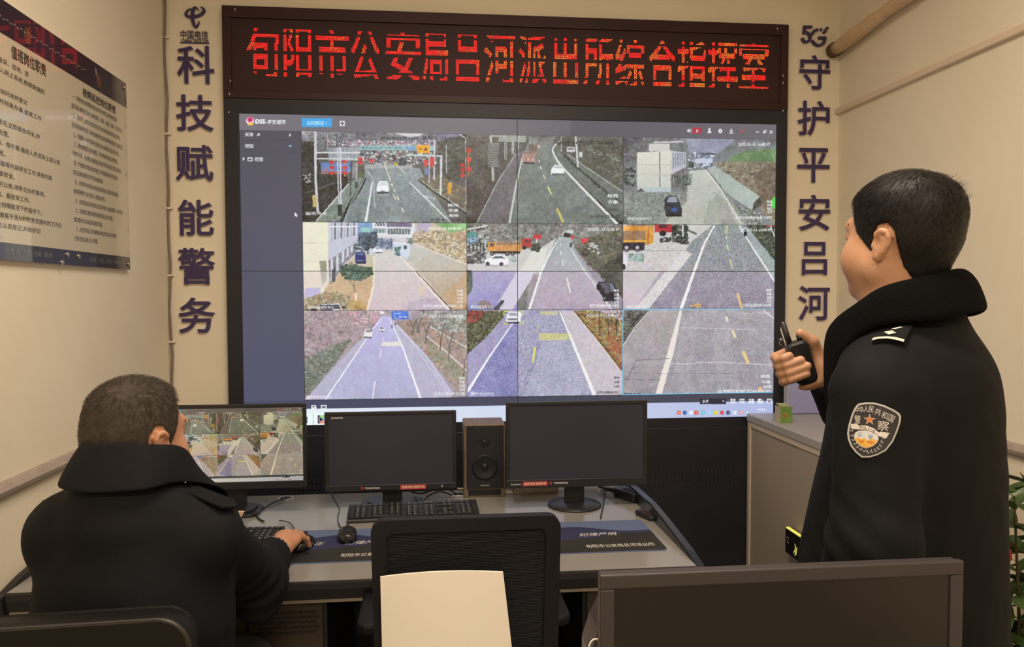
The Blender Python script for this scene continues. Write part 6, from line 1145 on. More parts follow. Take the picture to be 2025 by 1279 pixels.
def head(S, fat=1.0, ears=True, ez=.101):
    S.ell((0, -.016, .147), (.078, .098, .084), 0.0); S.ell((0, .022, .090), (.066, .068, .088), .03); S.ell((0, -.05, .11), (.066, .055, .07), .03)
    for g in (-1, 1):
        S.cone((g*.052, -.005, .052), (g*.022, .062, .018), .025*fat, .019, .03); S.ell((g*.044*fat, .042, .070), (.030, .040, .038), .03)
    S.ell((0, .070, .018), (.024, .021, .019), .02); S.ell((0, .025, .012), (.046*fat, .05, .026), .03)
    S.cone((-.036, .080, .137), (.036, .080, .137), .013, .013, .02)
    for g in (-1, 1):
        S.ell((g*.033, .099, .117), (.018, .013, .011), .012, True); S.ell((g*.033, .079, .116), (.0155, .0135, .0120), .004); S.ell((g*.033, .0945, .1162), (.0135, .0075, .0058), .002, True)
    S.cone((0, .090, .120), (0, .112, .079), .008, .0125, .012)
    for g in (-1, 1): S.ell((g*.012, .1, .075), (.0095, .012, .008), .006)
    S.cone((-.021, .088, .048), (.021, .088, .048), .0065, .0065, .008); S.cone((-.017, .087, .037), (.017, .087, .037), .007, .007, .008); S.ell((0, .101, .0425), (.023, .009, .0016), .003, True)
    for g in ((-1, 1) if ears else ()):
        rt = Matrix.Rotation(g*R_(-26), 3, 'Z') @ Matrix.Rotation(R_(14), 3, 'X'); c = Vector((g*.0832, -.032, ez)); e = lambda y, z, x=0.0: c+rt @ Vector((g*x, y*.80, z*.84))
        S.ell(c, (.0034, .0135, .0235), .004, rot=rt)
        S.chain([e(.013, .006, .001), e(.014, .020, .003), e(.006, .030, .005), (e(-.006, .030, .006)), e(-.016, .020, .007), e(-.0185, .004, .006), e(-.014, -.012, .004), e(-.006, -.024, .001)], [.0035, .0052, .0058, .0060, .0060, .0056, .0050, .0055], .002)
        S.chain([e(.006, .018, .003), e(-.006, .012, .005), e(-.008, -.004, .004), e(.002, -.012, .002)], [.003, .0034, .0034, .003], .003)
        S.ell(e(-.001, -.028, -.001), (.0050, .0085, .0095), .005, rot=rt); S.ell(e(.012, -.004, -.001), (.0045, .005, .008), .005, rot=rt); S.ell(e(.004, .002, .003), (.0050, .0070, .0095), .004, True, rt)
        S.ell((g*.076, -.030, ez), (.010, .013, .024), .006)
    S.cone((0, -.030, -.10), (0, -.020, .05), .063*fat, .061*fat, .03)
def inside(poly, y, z):
    m = np.zeros(np.broadcast(y, z).shape, bool); d = np.full(m.shape, 9.0)
    for i in range(len(poly)):
        (ay, az), (by_, bz) = poly[i], poly[i-1]
        if az != bz: m ^= ((az > z) != (bz > z)) & (y < (by_-ay)*(z-az)/(bz-az)+ay)
        t = np.clip(((y-ay)*(by_-ay)+(z-az)*(bz-az))/((by_-ay)**2+(bz-az)**2+1e-12), 0, 1); d = np.minimum(d, np.hypot(y-ay-t*(by_-ay), z-az-t*(bz-az)))
    return np.where(m, -d, d)
def hair_of(poly, th, h=0.0032, fat=1.0):
    """hair cap in head coordinates: a shell over the skull inside the hairline"""
    S = Field(); head(S, fat, False); D, lo, ax = S.grid(h, 0.035); X = ax[0][:, None, None]; Y = ax[1][None, :, None]; Z_ = ax[2][None, None, :]
    reg = inside(poly, Y[0], Z_[0])[None]+0*X; T = th(X, Y, Z_); a = D-T; k = 0.006; hh = np.clip(0.5-0.5*(a-reg)/k, 0, 1); E_ = a+(reg-a)*hh+k*hh*(1-hh)
    core = D+0.006; E_ = np.maximum(E_, -core)
    return surface(E_.astype(np.float32), lo, h, 2)
def strands(V, F, n, length, flow, w, rng, lift=0.35):
    """short tapering hairs standing on a surface"""
    N = vnormals(V, F); idx = rng.randint(0, len(V), n); ov = []; of = []
    for i in idx:
        p, nn = V[i], N[i]; L = length(p)*rng.uniform(0.6, 1.25)
        if L <= 0: continue
        f = np.array(flow(p), float)+rng.normal(0, 0.22, 3); f = f-nn*(f@nn); f /= np.linalg.norm(f)+1e-9; li = lift(p) if callable(lift) else lift; d = f+nn*li; d /= np.linalg.norm(d); sd = np.cross(d, nn); sd /= np.linalg.norm(sd)+1e-9
        k = len(ov); m = p+d*L*0.55+nn*0.001; e = p+d*L-nn*L*0.10*(1-li); b = p-nn*0.002; nw = nn*w*0.6
        ov += [b-sd*w, b+sd*w, b+nw, m-sd*w*0.7, m+sd*w*0.7, m+nw*0.7, e, e+sd*w*0.15]; of += [(k, k+1, k+4, k+3), (k+1, k+2, k+5, k+4), (k+2, k, k+3, k+5), (k+3, k+4, k+7, k+6), (k+4, k+5, k+6, k+7), (k+5, k+3, k+6, k+6-0)]
    of = [f if len(set(f)) == 4 else (f[0], f[1], f[2], f[2]+1) for f in of]
    return np.array(ov), np.array(of)
def moved(V, M): return np.asarray(V) @ np.array(M.to_3x3()).T+np.array(M.translation)
def merge(parts_):
    v = []; f = []; k = 0
    for V, F in parts_: v.append(V); f.append(np.asarray(F)+k); k += len(V)
    return np.concatenate(v), np.concatenate(f)

class Decal:
    """flat cloth badges pressed onto a garment: shapes given in a plane, laid onto the surface below"""
    def __init__(s, bvh, O, U, V, N, unit): s.b = bvh; s.O = Vector(O); s.U = Vector(U).normalized(); s.V = Vector(V).normalized(); s.N = Vector(N).normalized(); s.u = unit
    def lay(s, polys, off, name, m, parent, raw=None, seg=0.006, label=None, solid=0.0):
        bm = bmesh.new()
        for P in polys:
            vs = [bm.verts.new((p[0], -p[1], 0)) for p in P]
            try: bm.faces.new(vs)
            except ValueError: pass
        for V, T in (raw or []):
            vs = [bm.verts.new((p[0], -p[1], 0)) for p in V]
            for t in T:
                try: bm.faces.new([vs[i] for i in t])
                except ValueError: pass
        bmesh.ops.triangulate(bm, faces=bm.faces[:])
        for _ in range(4):
            e = [x for x in bm.edges if x.calc_length()*s.u > seg]
            if not e: break
            bmesh.ops.subdivide_edges(bm, edges=e, cuts=1); bmesh.ops.triangulate(bm, faces=bm.faces[:])
        for v in bm.verts:
            o = s.O+s.U*(v.co.x*s.u)+s.V*(v.co.y*s.u); h = s.b.ray_cast(o+s.N*0.25, -s.N)
            v.co = (h[0] if h[0] is not None else o)+s.N*off
        bmesh.ops.recalc_face_normals(bm, faces=bm.faces[:])
        if bm.faces and sum(f.normal.dot(s.N) for f in bm.faces) < 0: bmesh.ops.reverse_faces(bm, faces=bm.faces[:])
        me = bpy.data.meshes.new(name); bm.to_mesh(me); bm.free(); o = part(name, me, m, parent, label=label)
        if solid: md = o.modifiers.new('thick', 'SOLIDIFY'); md.thickness = solid; md.offset = -1
        return o
def glyph2d(txt, cx, cy, w, h, ang=0.0, bold=0.0):
    v, f, t, nz = glyphs(txt, bold); lo, hi = v.min(0), v.max(0); c, s = math.cos(ang), math.sin(ang); out = []
    for p in v:
        x, y = ((p[0]-lo[0])/(hi[0]-lo[0])-0.5)*w, -((p[1]-lo[1])/(hi[1]-lo[1])-0.5)*h; out.append((cx+x*c-y*s, cy+x*s+y*c))
    return out, t

M_skin = mat('skin', (0.47, 0.255, 0.15), 0.5, var=0.10, scale=22, bump=0.05, bscale=350, sss=0.12)
M_skin2 = mat('ruddy_skin', (0.47, 0.235, 0.135), 0.5, var=0.12, scale=22, bump=0.05, bscale=350, sss=0.12)
M_hair = mat('black_hair', (0.0062, 0.0052, 0.0046), 0.5, var=0.3, scale=60, spec=0.3)
M_buzz = mat('short_brown_grey_hair', (0.056, 0.046, 0.036), 0.65, var=0.3, scale=70, spec=0.2)
M_coat = mat('black_coat_cloth', (0.0042, 0.0045, 0.0050), 0.8, bump=0.12, bscale=450, spec=0.18)
M_coat2 = mat('navy_black_coat_cloth', (0.0046, 0.0050, 0.0066), 0.8, bump=0.12, bscale=450, spec=0.18)
M_fur = mat('black_collar_pile', (0.0030, 0.0030, 0.0032), 0.95, bump=0.5, bscale=500, spec=0.08)
M_trous = mat('black_trouser_cloth', (0.010, 0.010, 0.012), 0.8); M_shoe = mat('black_shoe_leather', (0.010, 0.009, 0.009), 0.3)
M_silver = mat('silver_thread', (0.58, 0.56, 0.48), 0.45, metal=0.2); M_eye = mat('eye_white', (0.6, 0.55, 0.5), 0.2); M_brow = M_hair
def rz3(a): return Matrix.Rotation(R_(a), 3, 'Z')

# ---------------------------------------------------------------- standing officer
TH = 42.0; PO = Vector((0.876, 1.393, 0)); Mp = Matrix.Translation(PO) @ rz3(TH).to_4x4(); Mi = Mp.inverted()
offR = thing('person', 'standing person in black winter uniform raising a radio, seen from behind and side', 'person', tuple(PO), R_(TH))
Hm = Matrix.Translation((0.0, -0.002, 1.520)) @ (rz3(-25) @ Matrix.Rotation(R_(4), 3, 'X')).to_4x4() @ Matrix.Scale(0.985, 4)
ax_v = np.array(ray(1583, 715)); ax_v[2] = 0; ax_v /= np.linalg.norm(ax_v); lat = np.array([ax_v[1], -ax_v[0], 0])
Gw = onY(1583, 711, 1.615)                      # where the grip sits
hu = Vector(lat)*-0.33+Vector((0, 0, 1)); hu.normalize(); hn = (Vector(-ax_v)+Vector(lat)*0.25).normalized(); hn = (hn-hu*hn.dot(hu)).normalized(); hs = hu.cross(hn)*1.0
if hs.dot(Vector(lat)) < 0: hs = -hs
Gm = Mi @ Matrix(((hs[0], hn[0], hu[0], Gw[0]), (hs[1], hn[1], hu[1], Gw[1]), (hs[2], hn[2], hu[2], Gw[2]), (0, 0, 0, 1)))
g = lambda x, y, z: tuple(Gm @ Vector((x, y, z)))
S = Field(); S.at(Hm.translation, Hm.to_3x3().normalized(), 0.985); head(S, 1.08); S.at()
S.chain([(0, -.03, 1.46), (0, -.02, 1.30), (0, 0, 1.0), (0, 0, .86)], [.070, .10, .105, .12], .05)
for q in (-1, 1): S.cone((0, -.025, 1.41), (q*.165, -.035, 1.345), .06, .050, .05); S.chain([(q*.10, 0, .84), (q*.105, .01, .48), (q*.105, -.015, .08)], [.085, .055, .04], .03); S.ell((q*.105, .05, .045), (.038, .10, .035), .03)
LE, LW = (-.255, -.050, 1.10), (-.256, .016, .86); S.chain([(-.175, -.036, 1.342), LE, LW], [.046, .038, .028], .02)
RE, RW = (.265, .085, 1.125), g(.047, -.018, -.050); S.chain([(.175, -.030, 1.342), RE, RW], [.046, .038, .028], .02)
# the hanging hand
S.ell((LW[0]+.004, LW[1]+.025, LW[2]-.065), (.016, .036, .045), .02)
for i, (dy, ln) in enumerate(((.052, .066), (.032, .074), (.012, .068), (-.006, .054))):
    b = Vector((LW[0]+.006, LW[1]+dy, LW[2]-.095)); S.chain([b, b+Vector((.006, .004, -ln*.5)), b+Vector((.022, .004, -ln*.92))], [.0092, .0086, .0072], .004)
b = Vector((LW[0]+.01, LW[1]+.052, LW[2]-.05)); S.chain([b, b+Vector((.012, .026, -.030)), b+Vector((.018, .030, -.058))], [.012, .0105, .0085], .008)
# the hand closed round the radio: palm behind and on the right, four fingers over the front, thumb up the side
S.chain([RW, g(.044, -.020, -.030)], [.027, .029], .02)
S.ell(g(.012, -.032, -.012), (.040, .016, .043), .018, rot=Gm.to_3x3()); S.ell(g(.037, -.016, -.008), (.014, .022, .044), .018, rot=Gm.to_3x3()); S.ell(g(.015, -.015, -.060), (.036, .018, .012), .018, rot=Gm.to_3x3())
for u0, u1, st, rr in ((.022, .014, -.026, .0098), (.003, -.002, -.006, .0104), (-.017, -.018, .003, .0102), (-.036, -.034, -.003, .0092)):
    S.chain([g(-.018, -.036, u0), g(-.046, -.020, u0-.002), g(-.047, .010, u1), g(-.036, .0275, u1+.001), g(st, .0285, u1+.003)], [rr*1.08, rr*1.05, rr, rr*.99, rr*.95], .004)
S.chain([g(.040, -.010, .000), g(.036, .002, .030), g(.016, .008, .056)], [.0165, .0125, .0100], .008)
V, F = S.mesh(0.0030, 1); V = soften(V, F, Hm)
body = part('body', np_mesh('body', V, F), M_skin, offR)
nl = []                                          # finger nails
crownR = np.array((0.0, -0.055, 0.232))
polyR = [(.11, .206), (.084, .194), (.068, .182), (.056, .164), (.047, .142), (.037, .124), (.022, .112), (.008, .098), (-.006, .086), (-.013, .100), (-.015, .124), (-.022, .138), (-.042, .140), (-.055, .126), (-.059, .098), (-.063, .066), (-.075, .034), (-.090, .012), (-.16, .012), (-.16, .30), (.11, .30)]
ss = lambda t: np.clip(t, 0, 1)**2*(3-2*np.clip(t, 0, 1))
Vh, Fh = hair_of(polyR, lambda x, y, z: 0.0028+0.0095*ss((z-.12)/.09)+0.003*ss((-y-.03)/.06)*ss((z-.06)/.05)+0.004*ss((y-.03)/.05)*ss((z-.15)/.04), fat=1.08)
rng = np.random.RandomState(11)
def flowR(p):
    d = p-crownR; d = d/(np.linalg.norm(d)+1e-9)
    return (d[0]*0.8, d[1]+(0.5 if p[2] > .17 else 0.15), d[2]-(0.2 if p[2] > .19 else 0.9))
sv, sf = strands(Vh, Fh, 11000, lambda p: 0.005+0.012*float(ss((p[2]-.12)/.08)), flowR, 0.0005, rng, 0.12)
cw = []; cwf = []                                 # the tuft standing off at the crown
sel = np.where((np.abs(Vh[:, 0]-.01) < .045) & (Vh[:, 1] < -.07) & (Vh[:, 1] > -.125) & (Vh[:, 2] > .185))[0]
N_ = vnormals(Vh, Fh)
for i in rng.choice(sel, 90):
    p = Vh[i]; d = N_[i]*0.5+np.array((rng.normal(0, .25), -0.9, 0.15)); d /= np.linalg.norm(d); s_ = np.cross(d, (0, 0, 1)); s_ /= np.linalg.norm(s_); L = rng.uniform(.008, .022); k = len(cw); w_ = .0007
    cw += [p-s_*w_, p+s_*w_, p+np.array((0, 0, w_)), p+d*L, p+d*L+s_*.0001, p+d*L]; cwf += [(k, k+1, k+4, k+3), (k+1, k+2, k+5, k+4), (k+2, k, k+3, k+5)]
Vh, Fh = merge([(Vh, Fh), (sv, sf), (np.array(cw), np.array(cwf))])
part('hair', np_mesh('hair', moved(Vh, Hm), Fh), M_hair, offR)
def face_bits(H, owner):
    for q in (-1, 1):
        mb = MB()
        for i in range(24):
            t = i/23; x = q*(.016+.034*t); y = .0948-.021*t*t; z = .136+.006*math.sin(t*2.6); mb.tube([H @ Vector((x, y, z-.003)), H @ Vector((x+q*.004, y+.0012, z+.003))], [.0012, .0004], 5)
        part('eyebrow', mb, M_hair, owner); e = part('eye', MB().ball(H @ Vector((q*.033, .0800, .1165)), .0118, 14, 10), M_eye, owner); part('iris', MB().ball(H @ Vector((q*.033, .0872, .1165)), .0054, 12, 8), M_hair, e)
face_bits(Hm, offR)
# coat
S = Field()
S.ell((0, -.040, 1.22), (.212, .148, .25), 0); S.ell((0, -.022, .98), (.208, .180, .27), .08); S.ell((0, -.024, .80), (.205, .172, .16), .08); S.ell((0, -.045, 1.36), (.165, .120, .12), .06); S.cone((0, -.035, 1.42), (0, -.035, 1.50), .092, .080, .04)
for q in (-1, 1): S.cone((q*.02, -.03, 1.415), (q*.180, -.030, 1.360), .078, .068, .05)
S.chain([(-.200, -.032, 1.350), (-.258, -.052, 1.11), (-.256, .012, .875)], [.070, .068, .058], .035); S.chain([(.205, -.018, 1.352), (.272, .085, 1.115), tuple(Vector(RW)*.74+Vector(RE)*.26)], [.077, .071, .055], .035)
S.box((0, 0, .60), (.4, .4, .10), .0, .012, True)
S.cone((0, -.028, 1.46), (0, -.03, 1.62), .066, .075, .02, True)
V, F = S.mesh(0.0055, 3)
def foldR(p):
    n1 = mnoise.noise(Vector((p[0]*7, p[1]*7, p[2]*4))); n2 = mnoise.noise(Vector((p[0]*16+p[2]*6, p[1]*16, p[2]*13)))
    d = math.sqrt((p[0]+.265)**2+(p[1]+.02)**2+(p[2]-1.08)**2); el = max(0, 1-d/.16)*math.sin((p[2]*1.0-p[1]*0.7)*120)*.0032
    d2 = math.sqrt((p[0]-.25)**2+(p[1]-.15)**2+(p[2]-1.22)**2); el += max(0, 1-d2/.16)*math.sin((p[2]+p[1])*110)*.003
    return .0055*n1+.0028*abs(n2)+el
V = fold(V, F, foldR)
coatR = part('coat', np_mesh('coat', V, F), M_coat, offR)
bvR = BVHTree.FromPolygons([tuple(p) for p in V], [tuple(int(i) for i in f) for f in F])
def collar(T_, B_, thick, n=44, inner=0.045):
    """a turned-down collar: T_ top edge, B_ lower outer edge from the back round to one front end; mirrored"""
    def full(L): L = np.array(L, float); return np.concatenate([L[::-1]*(-1, 1, 1), L[1:]])
    Tq = np.array(sweep(full(T_), n)); Bq = np.array(sweep(full(B_), n)); V = []; F = []
    for t, b in zip(Tq, Bq):
        d = b-t; o = np.array((t[0], t[1]+.02, 0)); o /= np.linalg.norm(o)+1e-9; up = np.array((0, 0, 1.)); pr = [t-up*inner-o*.006, t-up*.010-o*.010, t-o*.004+up*.001, t+o*thick*.45+up*.002, t+o*thick*.9-up*thick*.3, t+d*.35+o*thick*.75, t+d*.7+o*thick*.55+up*.0, b+o*thick*.30, b+o*.0-up*thick*.25, b-o*thick*.35-d*.06, t+d*.5-o*thick*.05, t+d*.15-o*.003]
        V += pr
    m = 12
    for i in range(n-1):
        for j in range(m): F.append((i*m+j, i*m+(j+1) % m, (i+1)*m+(j+1) % m, (i+1)*m+j))
    for e in (0, n-1):
        q = [e*m+j for j in range(m)]; C_ = [(q[0], q[1], q[11], q[11]), ]
        for a_, b_ in ((0, 1), (1, 2), (2, 3), (3, 4), (4, 5)): F.append((q[a_], q[b_], q[11-b_] , q[11-a_]))
    return np.array(V), np.array(F)
def collar_part(T_, B_, thick, m, parent, label, noise_amp=.002):
    V, F = collar(T_, B_, thick); V = V+np.array([[noise_amp*mnoise.noise(Vector(p)*16), noise_amp*mnoise.noise(Vector(p)*16+Vector((5, 0, 0))), noise_amp*mnoise.noise(Vector(p)*16+Vector((0, 7, 0)))] for p in V])
    o = part('collar', np_mesh('collar', V, F), m, parent, label=label); md = o.modifiers.new('soft', 'SUBSURF'); md.levels = md.render_levels = 2; return o
collar_part([(0, -.108, 1.572), (-.07, -.078, 1.560), (-.098, -.015, 1.540), (-.090, .028, 1.510), (-.070, .062, 1.484), (-.050, .082, 1.456), (-.040, .080, 1.400), (-.035, .078, 1.320)],
            [(0, -.150, 1.502), (-.112, -.108, 1.486), (-.134, -.020, 1.474), (-.130, .033, 1.432), (-.116, .062, 1.378), (-.095, .080, 1.315), (-.072, .085, 1.26), (-.055, .082, 1.20)], .030, M_fur, offR, 'thick black pile collar')
S = Field(); c0 = Vector(RW)*.88+Vector(RE)*.12; c1 = Vector(RW)*.66+Vector(RE)*.34; S.chain([c0, c1], [.050, .0595], .01); S.chain([Vector(RW)*1.15-Vector(RE)*.15, c0], [.030, .040], .01, True); V, F = S.mesh(0.004, 2)
part('cuff', np_mesh('cuff', V, F), M_coat, coatR)
S = Field()
for q in (-1, 1): S.chain([(q*.09, 0, .85), (q*.108, .008, .48), (q*.108, -.012, .075)], [.118, .088, .072], .03)
V, F = S.mesh(0.010, 2); V = fold(V, F, lambda p: .004*mnoise.noise(Vector((p[0]*9, p[1]*9, p[2]*12)))); part('trousers', np_mesh('trousers', V, F), M_trous, offR)
for q in (-1, 1):
    S = Field(); S.ell((q*.108, .055, .046), (.048, .135, .045), 0); S.cone((q*.108, -.02, .05), (q*.108, -.015, .11), .048, .046, .03); S.box((q*.108, .05, -.06), (.2, .3, .0601), 0, .002, True); V, F = S.mesh(0.007, 2); part('shoe', np_mesh('shoe', V, F), M_shoe, offR)
# badges on the near sleeve and shoulder
def view_frame(px, py, P):
    v = np.array(ray(px, py)); v /= np.linalg.norm(v); R3 = Mi.to_3x3(); la = np.cross(v, (0, 0, 1)); la /= np.linalg.norm(la); up = np.cross(la, v); return (tuple(Mi @ Vector(P)), R3 @ Vector(la), R3 @ Vector(up), R3 @ Vector(-v))
def first_hit(px, py):
    o = Mi @ Vector((0, 0, CAM_Z)); d = (Mi.to_3x3() @ Vector(ray(px, py))).normalized(); h = bvR.ray_cast(o+d*0.5, d); return Mp @ h[0] if h[0] is not None else Vector(onY(px, py, 1.2))
P = first_hit(1727.5, 851); dist = (P-Vector((0, 0, CAM_Z))).dot(Vector(_f)); O, U, V_, N_v = view_frame(1727.5, 851, P)
D = Decal(bvR, O, U, V_, N_v, dist/F_PX/3.995); T0 = lambda L: [(x-350, y-925) for x, y in L]
SH = [(215, 745), (235, 720), (290, 706), (350, 704), (420, 720), (490, 750), (530, 775), (545, 800), (540, 850), (520, 920), (490, 1000), (440, 1075), (380, 1115), (320, 1138), (270, 1143), (225, 1110), (185, 1060), (165, 1010), (158, 960), (165, 900), (185, 820), (200, 775)]
M_pb = mat('patch_black', (0.016, 0.014, 0.017), 0.7); M_ps = mat('patch_silver', (0.42, 0.42, 0.40), 0.6); M_pt = mat('patch_pale_thread', (0.55, 0.52, 0.48), 0.6); M_po = mat('patch_orange', (0.50, 0.16, 0.03), 0.6); M_py = mat('patch_gold', (0.60, 0.34, 0.05), 0.6); M_pblue = mat('patch_blue', (0.10, 0.16, 0.28), 0.6)
patch = D.lay([T0(SH)], .0030, 'sleeve_patch', M_ps, offR, label='shield shaped sleeve patch with silver border and lettering')
D.lay([T0([(350+(x-350)*.925, 925+(y-925)*.935) for x, y in SH])], .0038, 'patch_ground', M_pb, patch)
D.lay([], .0046, 'patch_lettering', M_pt, patch, raw=[glyph2d(c, x-350, y-925, w, h, a) for c, x, y, w, h, a in (('中', 228, 770, 26, 52, -.15), ('华', 259, 765, 32, 50, -.05), ('人', 293, 759, 34, 50, .05), ('民', 331, 760, 36, 52, .12), ('共', 379, 777, 44, 54, .25), ('和', 428, 800, 44, 54, .35), ('国', 474, 822, 42, 56, .42), ('警', 233, 846, 46, 66, -.05), ('察', 418, 882, 82, 76, .12))])
st = [(320+(46 if i % 2 == 0 else 19)*math.sin(i*math.pi/5), 843-(46 if i % 2 == 0 else 19)*math.cos(i*math.pi/5)) for i in range(10)]
D.lay([T0(st)], .0046, 'patch_star', M_ps, patch); D.lay([T0([(320+(x-320)*.8, 843+(y-843)*.8) for x, y in st])], .0050, 'star_face', M_po, patch)
D.lay([T0([(183, 886), (228, 879), (240, 893), (300, 890), (350, 908), (388, 938), (402, 930), (464, 936), (440, 979), (385, 966), (372, 948), (300, 925), (238, 925), (222, 924), (186, 921)])], .0046, 'patch_banner', M_pt, patch)
D.lay([], .0052, 'banner_lettering', M_pb, patch, raw=[glyph2d(c, 258+i*19-350, 908+i*i*1.1-925, 4 if c == 'I' else 15, 24, .04+.05*i, 0.0) for i, c in enumerate('POLICE')])
ov = [(210, 990), (215, 955), (240, 935), (290, 928), (340, 935), (375, 955), (388, 985), (375, 1020), (345, 1050), (300, 1070), (260, 1058), (228, 1030)]
D.lay([T0(ov)], .0046, 'patch_oval', M_pt, patch); D.lay([T0([(300+(x-300)*.92, 998+(y-998)*.92) for x, y in ov if y < 1000]+[(365, 1005), (225, 1005)])], .0050, 'oval_sky', mat('patch_pale_blue', (0.50, 0.53, 0.56), 0.6), patch)
D.lay([T0([(216, 1000), (240, 985), (262, 1000), (290, 985), (300, 1005), (340, 990), (380, 1002), (362, 1030), (335, 1050), (300, 1063), (262, 1050), (232, 1025)])], .0052, 'oval_wall', M_py, patch); D.lay([T0([(240, 1000), (262, 1012), (285, 1000), (280, 1020), (258, 1028)]), T0([(300, 1015), (330, 1004), (360, 1014), (335, 1030)])], .0056, 'wall_shade', M_po, patch)
D.lay([], .0054, 'oval_lettering', M_pblue, patch, raw=[glyph2d('公', 252-350, 962-925, 34, 34), glyph2d('安', 330-350, 975-925, 34, 34)])
lv_ = []
for k in range(7):
    for (x0, y0), (x1, y1), cx0 in (((195, 945), (290, 1098), 180), ((412, 980), (305, 1100), 415)):
        t = k/6; x = x0+(x1-x0)*t; y = y0+(y1-y0)*t; x += (cx0-(x0+x1)/2)*.55*math.sin(t*math.pi)*.6; y += 26*math.sin(t*math.pi)
        for a in (0.9, -0.4):
            an = math.atan2(y1-y0, x1-x0)+math.pi+a; lv_.append(T0([(x, y), (x+11*math.cos(an-.35), y+11*math.sin(an-.35)), (x+24*math.cos(an), y+24*math.sin(an)), (x+11*math.cos(an+.35), y+11*math.sin(an+.35))]))
D.lay(lv_, .0046, 'patch_wreath', M_ps, patch)
P = first_hit(1755, 670); dist = (P-Vector((0, 0, CAM_Z))).dot(Vector(_f)); O, U, V_, N_v = view_frame(1755, 670, P); N2 = (Vector(N_v)+Vector((0, 0, 0.45))).normalized()
V2 = (Vector(V_)-N2*Vector(V_).dot(N2)).normalized()
D = Decal(bvR, O, U, V_, N2, dist/F_PX/3.995); T1 = lambda L: [(x-460, y-200) for x, y in L]
ep = D.lay([T1([(350, 252), (362, 200), (382, 165), (430, 128), (490, 92), (560, 62), (640, 42), (606, 150), (576, 262), (520, 246), (455, 232), (395, 236)])], .011, 'shoulder_board', M_coat, offR, label='dark shoulder board with silver insignia', solid=.008)
D.lay([T1([(348, 252), (358, 212), (400, 204), (460, 204), (520, 214), (578, 236), (572, 264), (515, 244), (455, 230), (395, 234)])], .0125, 'silver_bar', M_silver, ep); D.lay([T1([(485, 103), (545, 74), (572, 78), (512, 106)])], .0122, 'silver_stripe', M_silver, ep)
D.lay([T1([(478+(46 if i % 2 == 0 else 30)*math.cos(i*math.pi/4+.3), 152+(28 if i % 2 == 0 else 19)*math.sin(i*math.pi/4+.3)) for i in range(8)])], .0128, 'silver_flower', M_silver, ep)
# the radio in his hand is a thing of its own
M_rad = mat('radio_plastic', (0.013, 0.013, 0.014), 0.4)
Gworld = Mp @ Gm; rd = thing('walkie_talkie', 'black walkie talkie with a short antenna held up by the standing officer', 'radio', tuple(Gworld.translation)); rd.rotation_euler = Gworld.to_euler()
part('body', MB().prism(rrect(.047, .098, .014, 6, 0, -.006), 'y', -.0155, .0165), M_rad, rd, .006); part('antenna', MB().tube([(-.013, 0, .042), (-.013, 0, .058), (-.013, 0, .092)], [.0070, .0064, .0056], 14), M_rad, rd)
part('pale_reflector', MB().prism([(-.0215, .045), (-.0195, .045), (-.020, .082), (-.0222, .075)], 'y', .001, .004), M_pw, rd, label='pale strip beside the antenna'); part('volume_knob', MB().tube([(.012, 0, .042), (.012, 0, .054)], .007, 14), M_rad, rd)
part('front_panel', MB().prism(rrect(.040, .070, .008, 5, 0, -.004), 'y', .0166, .0180), mat('radio_panel', (0.020, 0.020, 0.021), 0.55), rd); mb = MB()
for i in range(6): mb.box((.004, .0185, -.018-i*.004), (.026, .001, .0014))
part('speaker_grille', mb, M_rad, rd); part('belt_clip', MB().tube([(-.024, .012, .034), (-.031, .012, .046), (-.026, .012, .056), (-.020, .012, .046)], .0012, 6), M_steel, rd)
# ---------------------------------------------------------------- seated officer
TL = -12.0; QO = Vector((-0.600, 1.600, 0)); Mq = Matrix.Translation(QO) @ rz3(TL).to_4x4(); Mj = Mq.inverted()
offL = thing('person', 'seated person in black uniform, seen from behind, one hand on the mouse', 'person', tuple(QO), R_(TL))
w = lambda x, y, z: tuple(Mj @ Vector((x, y, z)))
Hl = Mj @ Matrix.Translation((-0.620, 1.662, 1.115)) @ (rz3(-20) @ Matrix.Rotation(R_(0), 3, 'X') @ Matrix.Rotation(R_(3), 3, 'Y')).to_4x4() @ Matrix.Scale(1.03, 4)
S = Field(); S.at(Hl.translation, Hl.to_3x3().normalized(), 1.03); head(S, 1.04, True, .112); S.ell((0, -.075, .03), (.055, .035, .03), .03); S.at()
S.chain([(0, -.01, 1.10), (0, -.03, .90), (0, -.05, .62), (0, -.06, .52)], [.08, .12, .12, .12], .05)
for q in (-1, 1): S.cone((0, -.02, 1.09), (q*.125, -.005, 1.045), .06, .050, .05)
KR, KL = w(-.50, 2.02, .54), w(-.80, 2.02, .54)
S.chain([(.10, -.05, .53), KR, w(-.50, 2.03, .09)], [.085, .06, .042], .03); S.chain([(-.10, -.05, .53), KL, w(-.80, 2.03, .09)], [.085, .06, .042], .03)
SR, SL = w(-.478, 1.600, 1.050), w(-.728, 1.590, 1.045)
WP = onZ(538, 1096, .803); ER, WR = w(-.430, 1.850, .845), w(*WP); EL, WL = w(-.745, 1.84, .84), w(-.760, 2.18, .800)
S.chain([(.15, 0, 1.05), SR, ER, WR], [.05, .05, .038, .029], .02); S.chain([(-.12, 0, 1.04), SL, EL, WL], [.05, .05, .038, .029], .02)
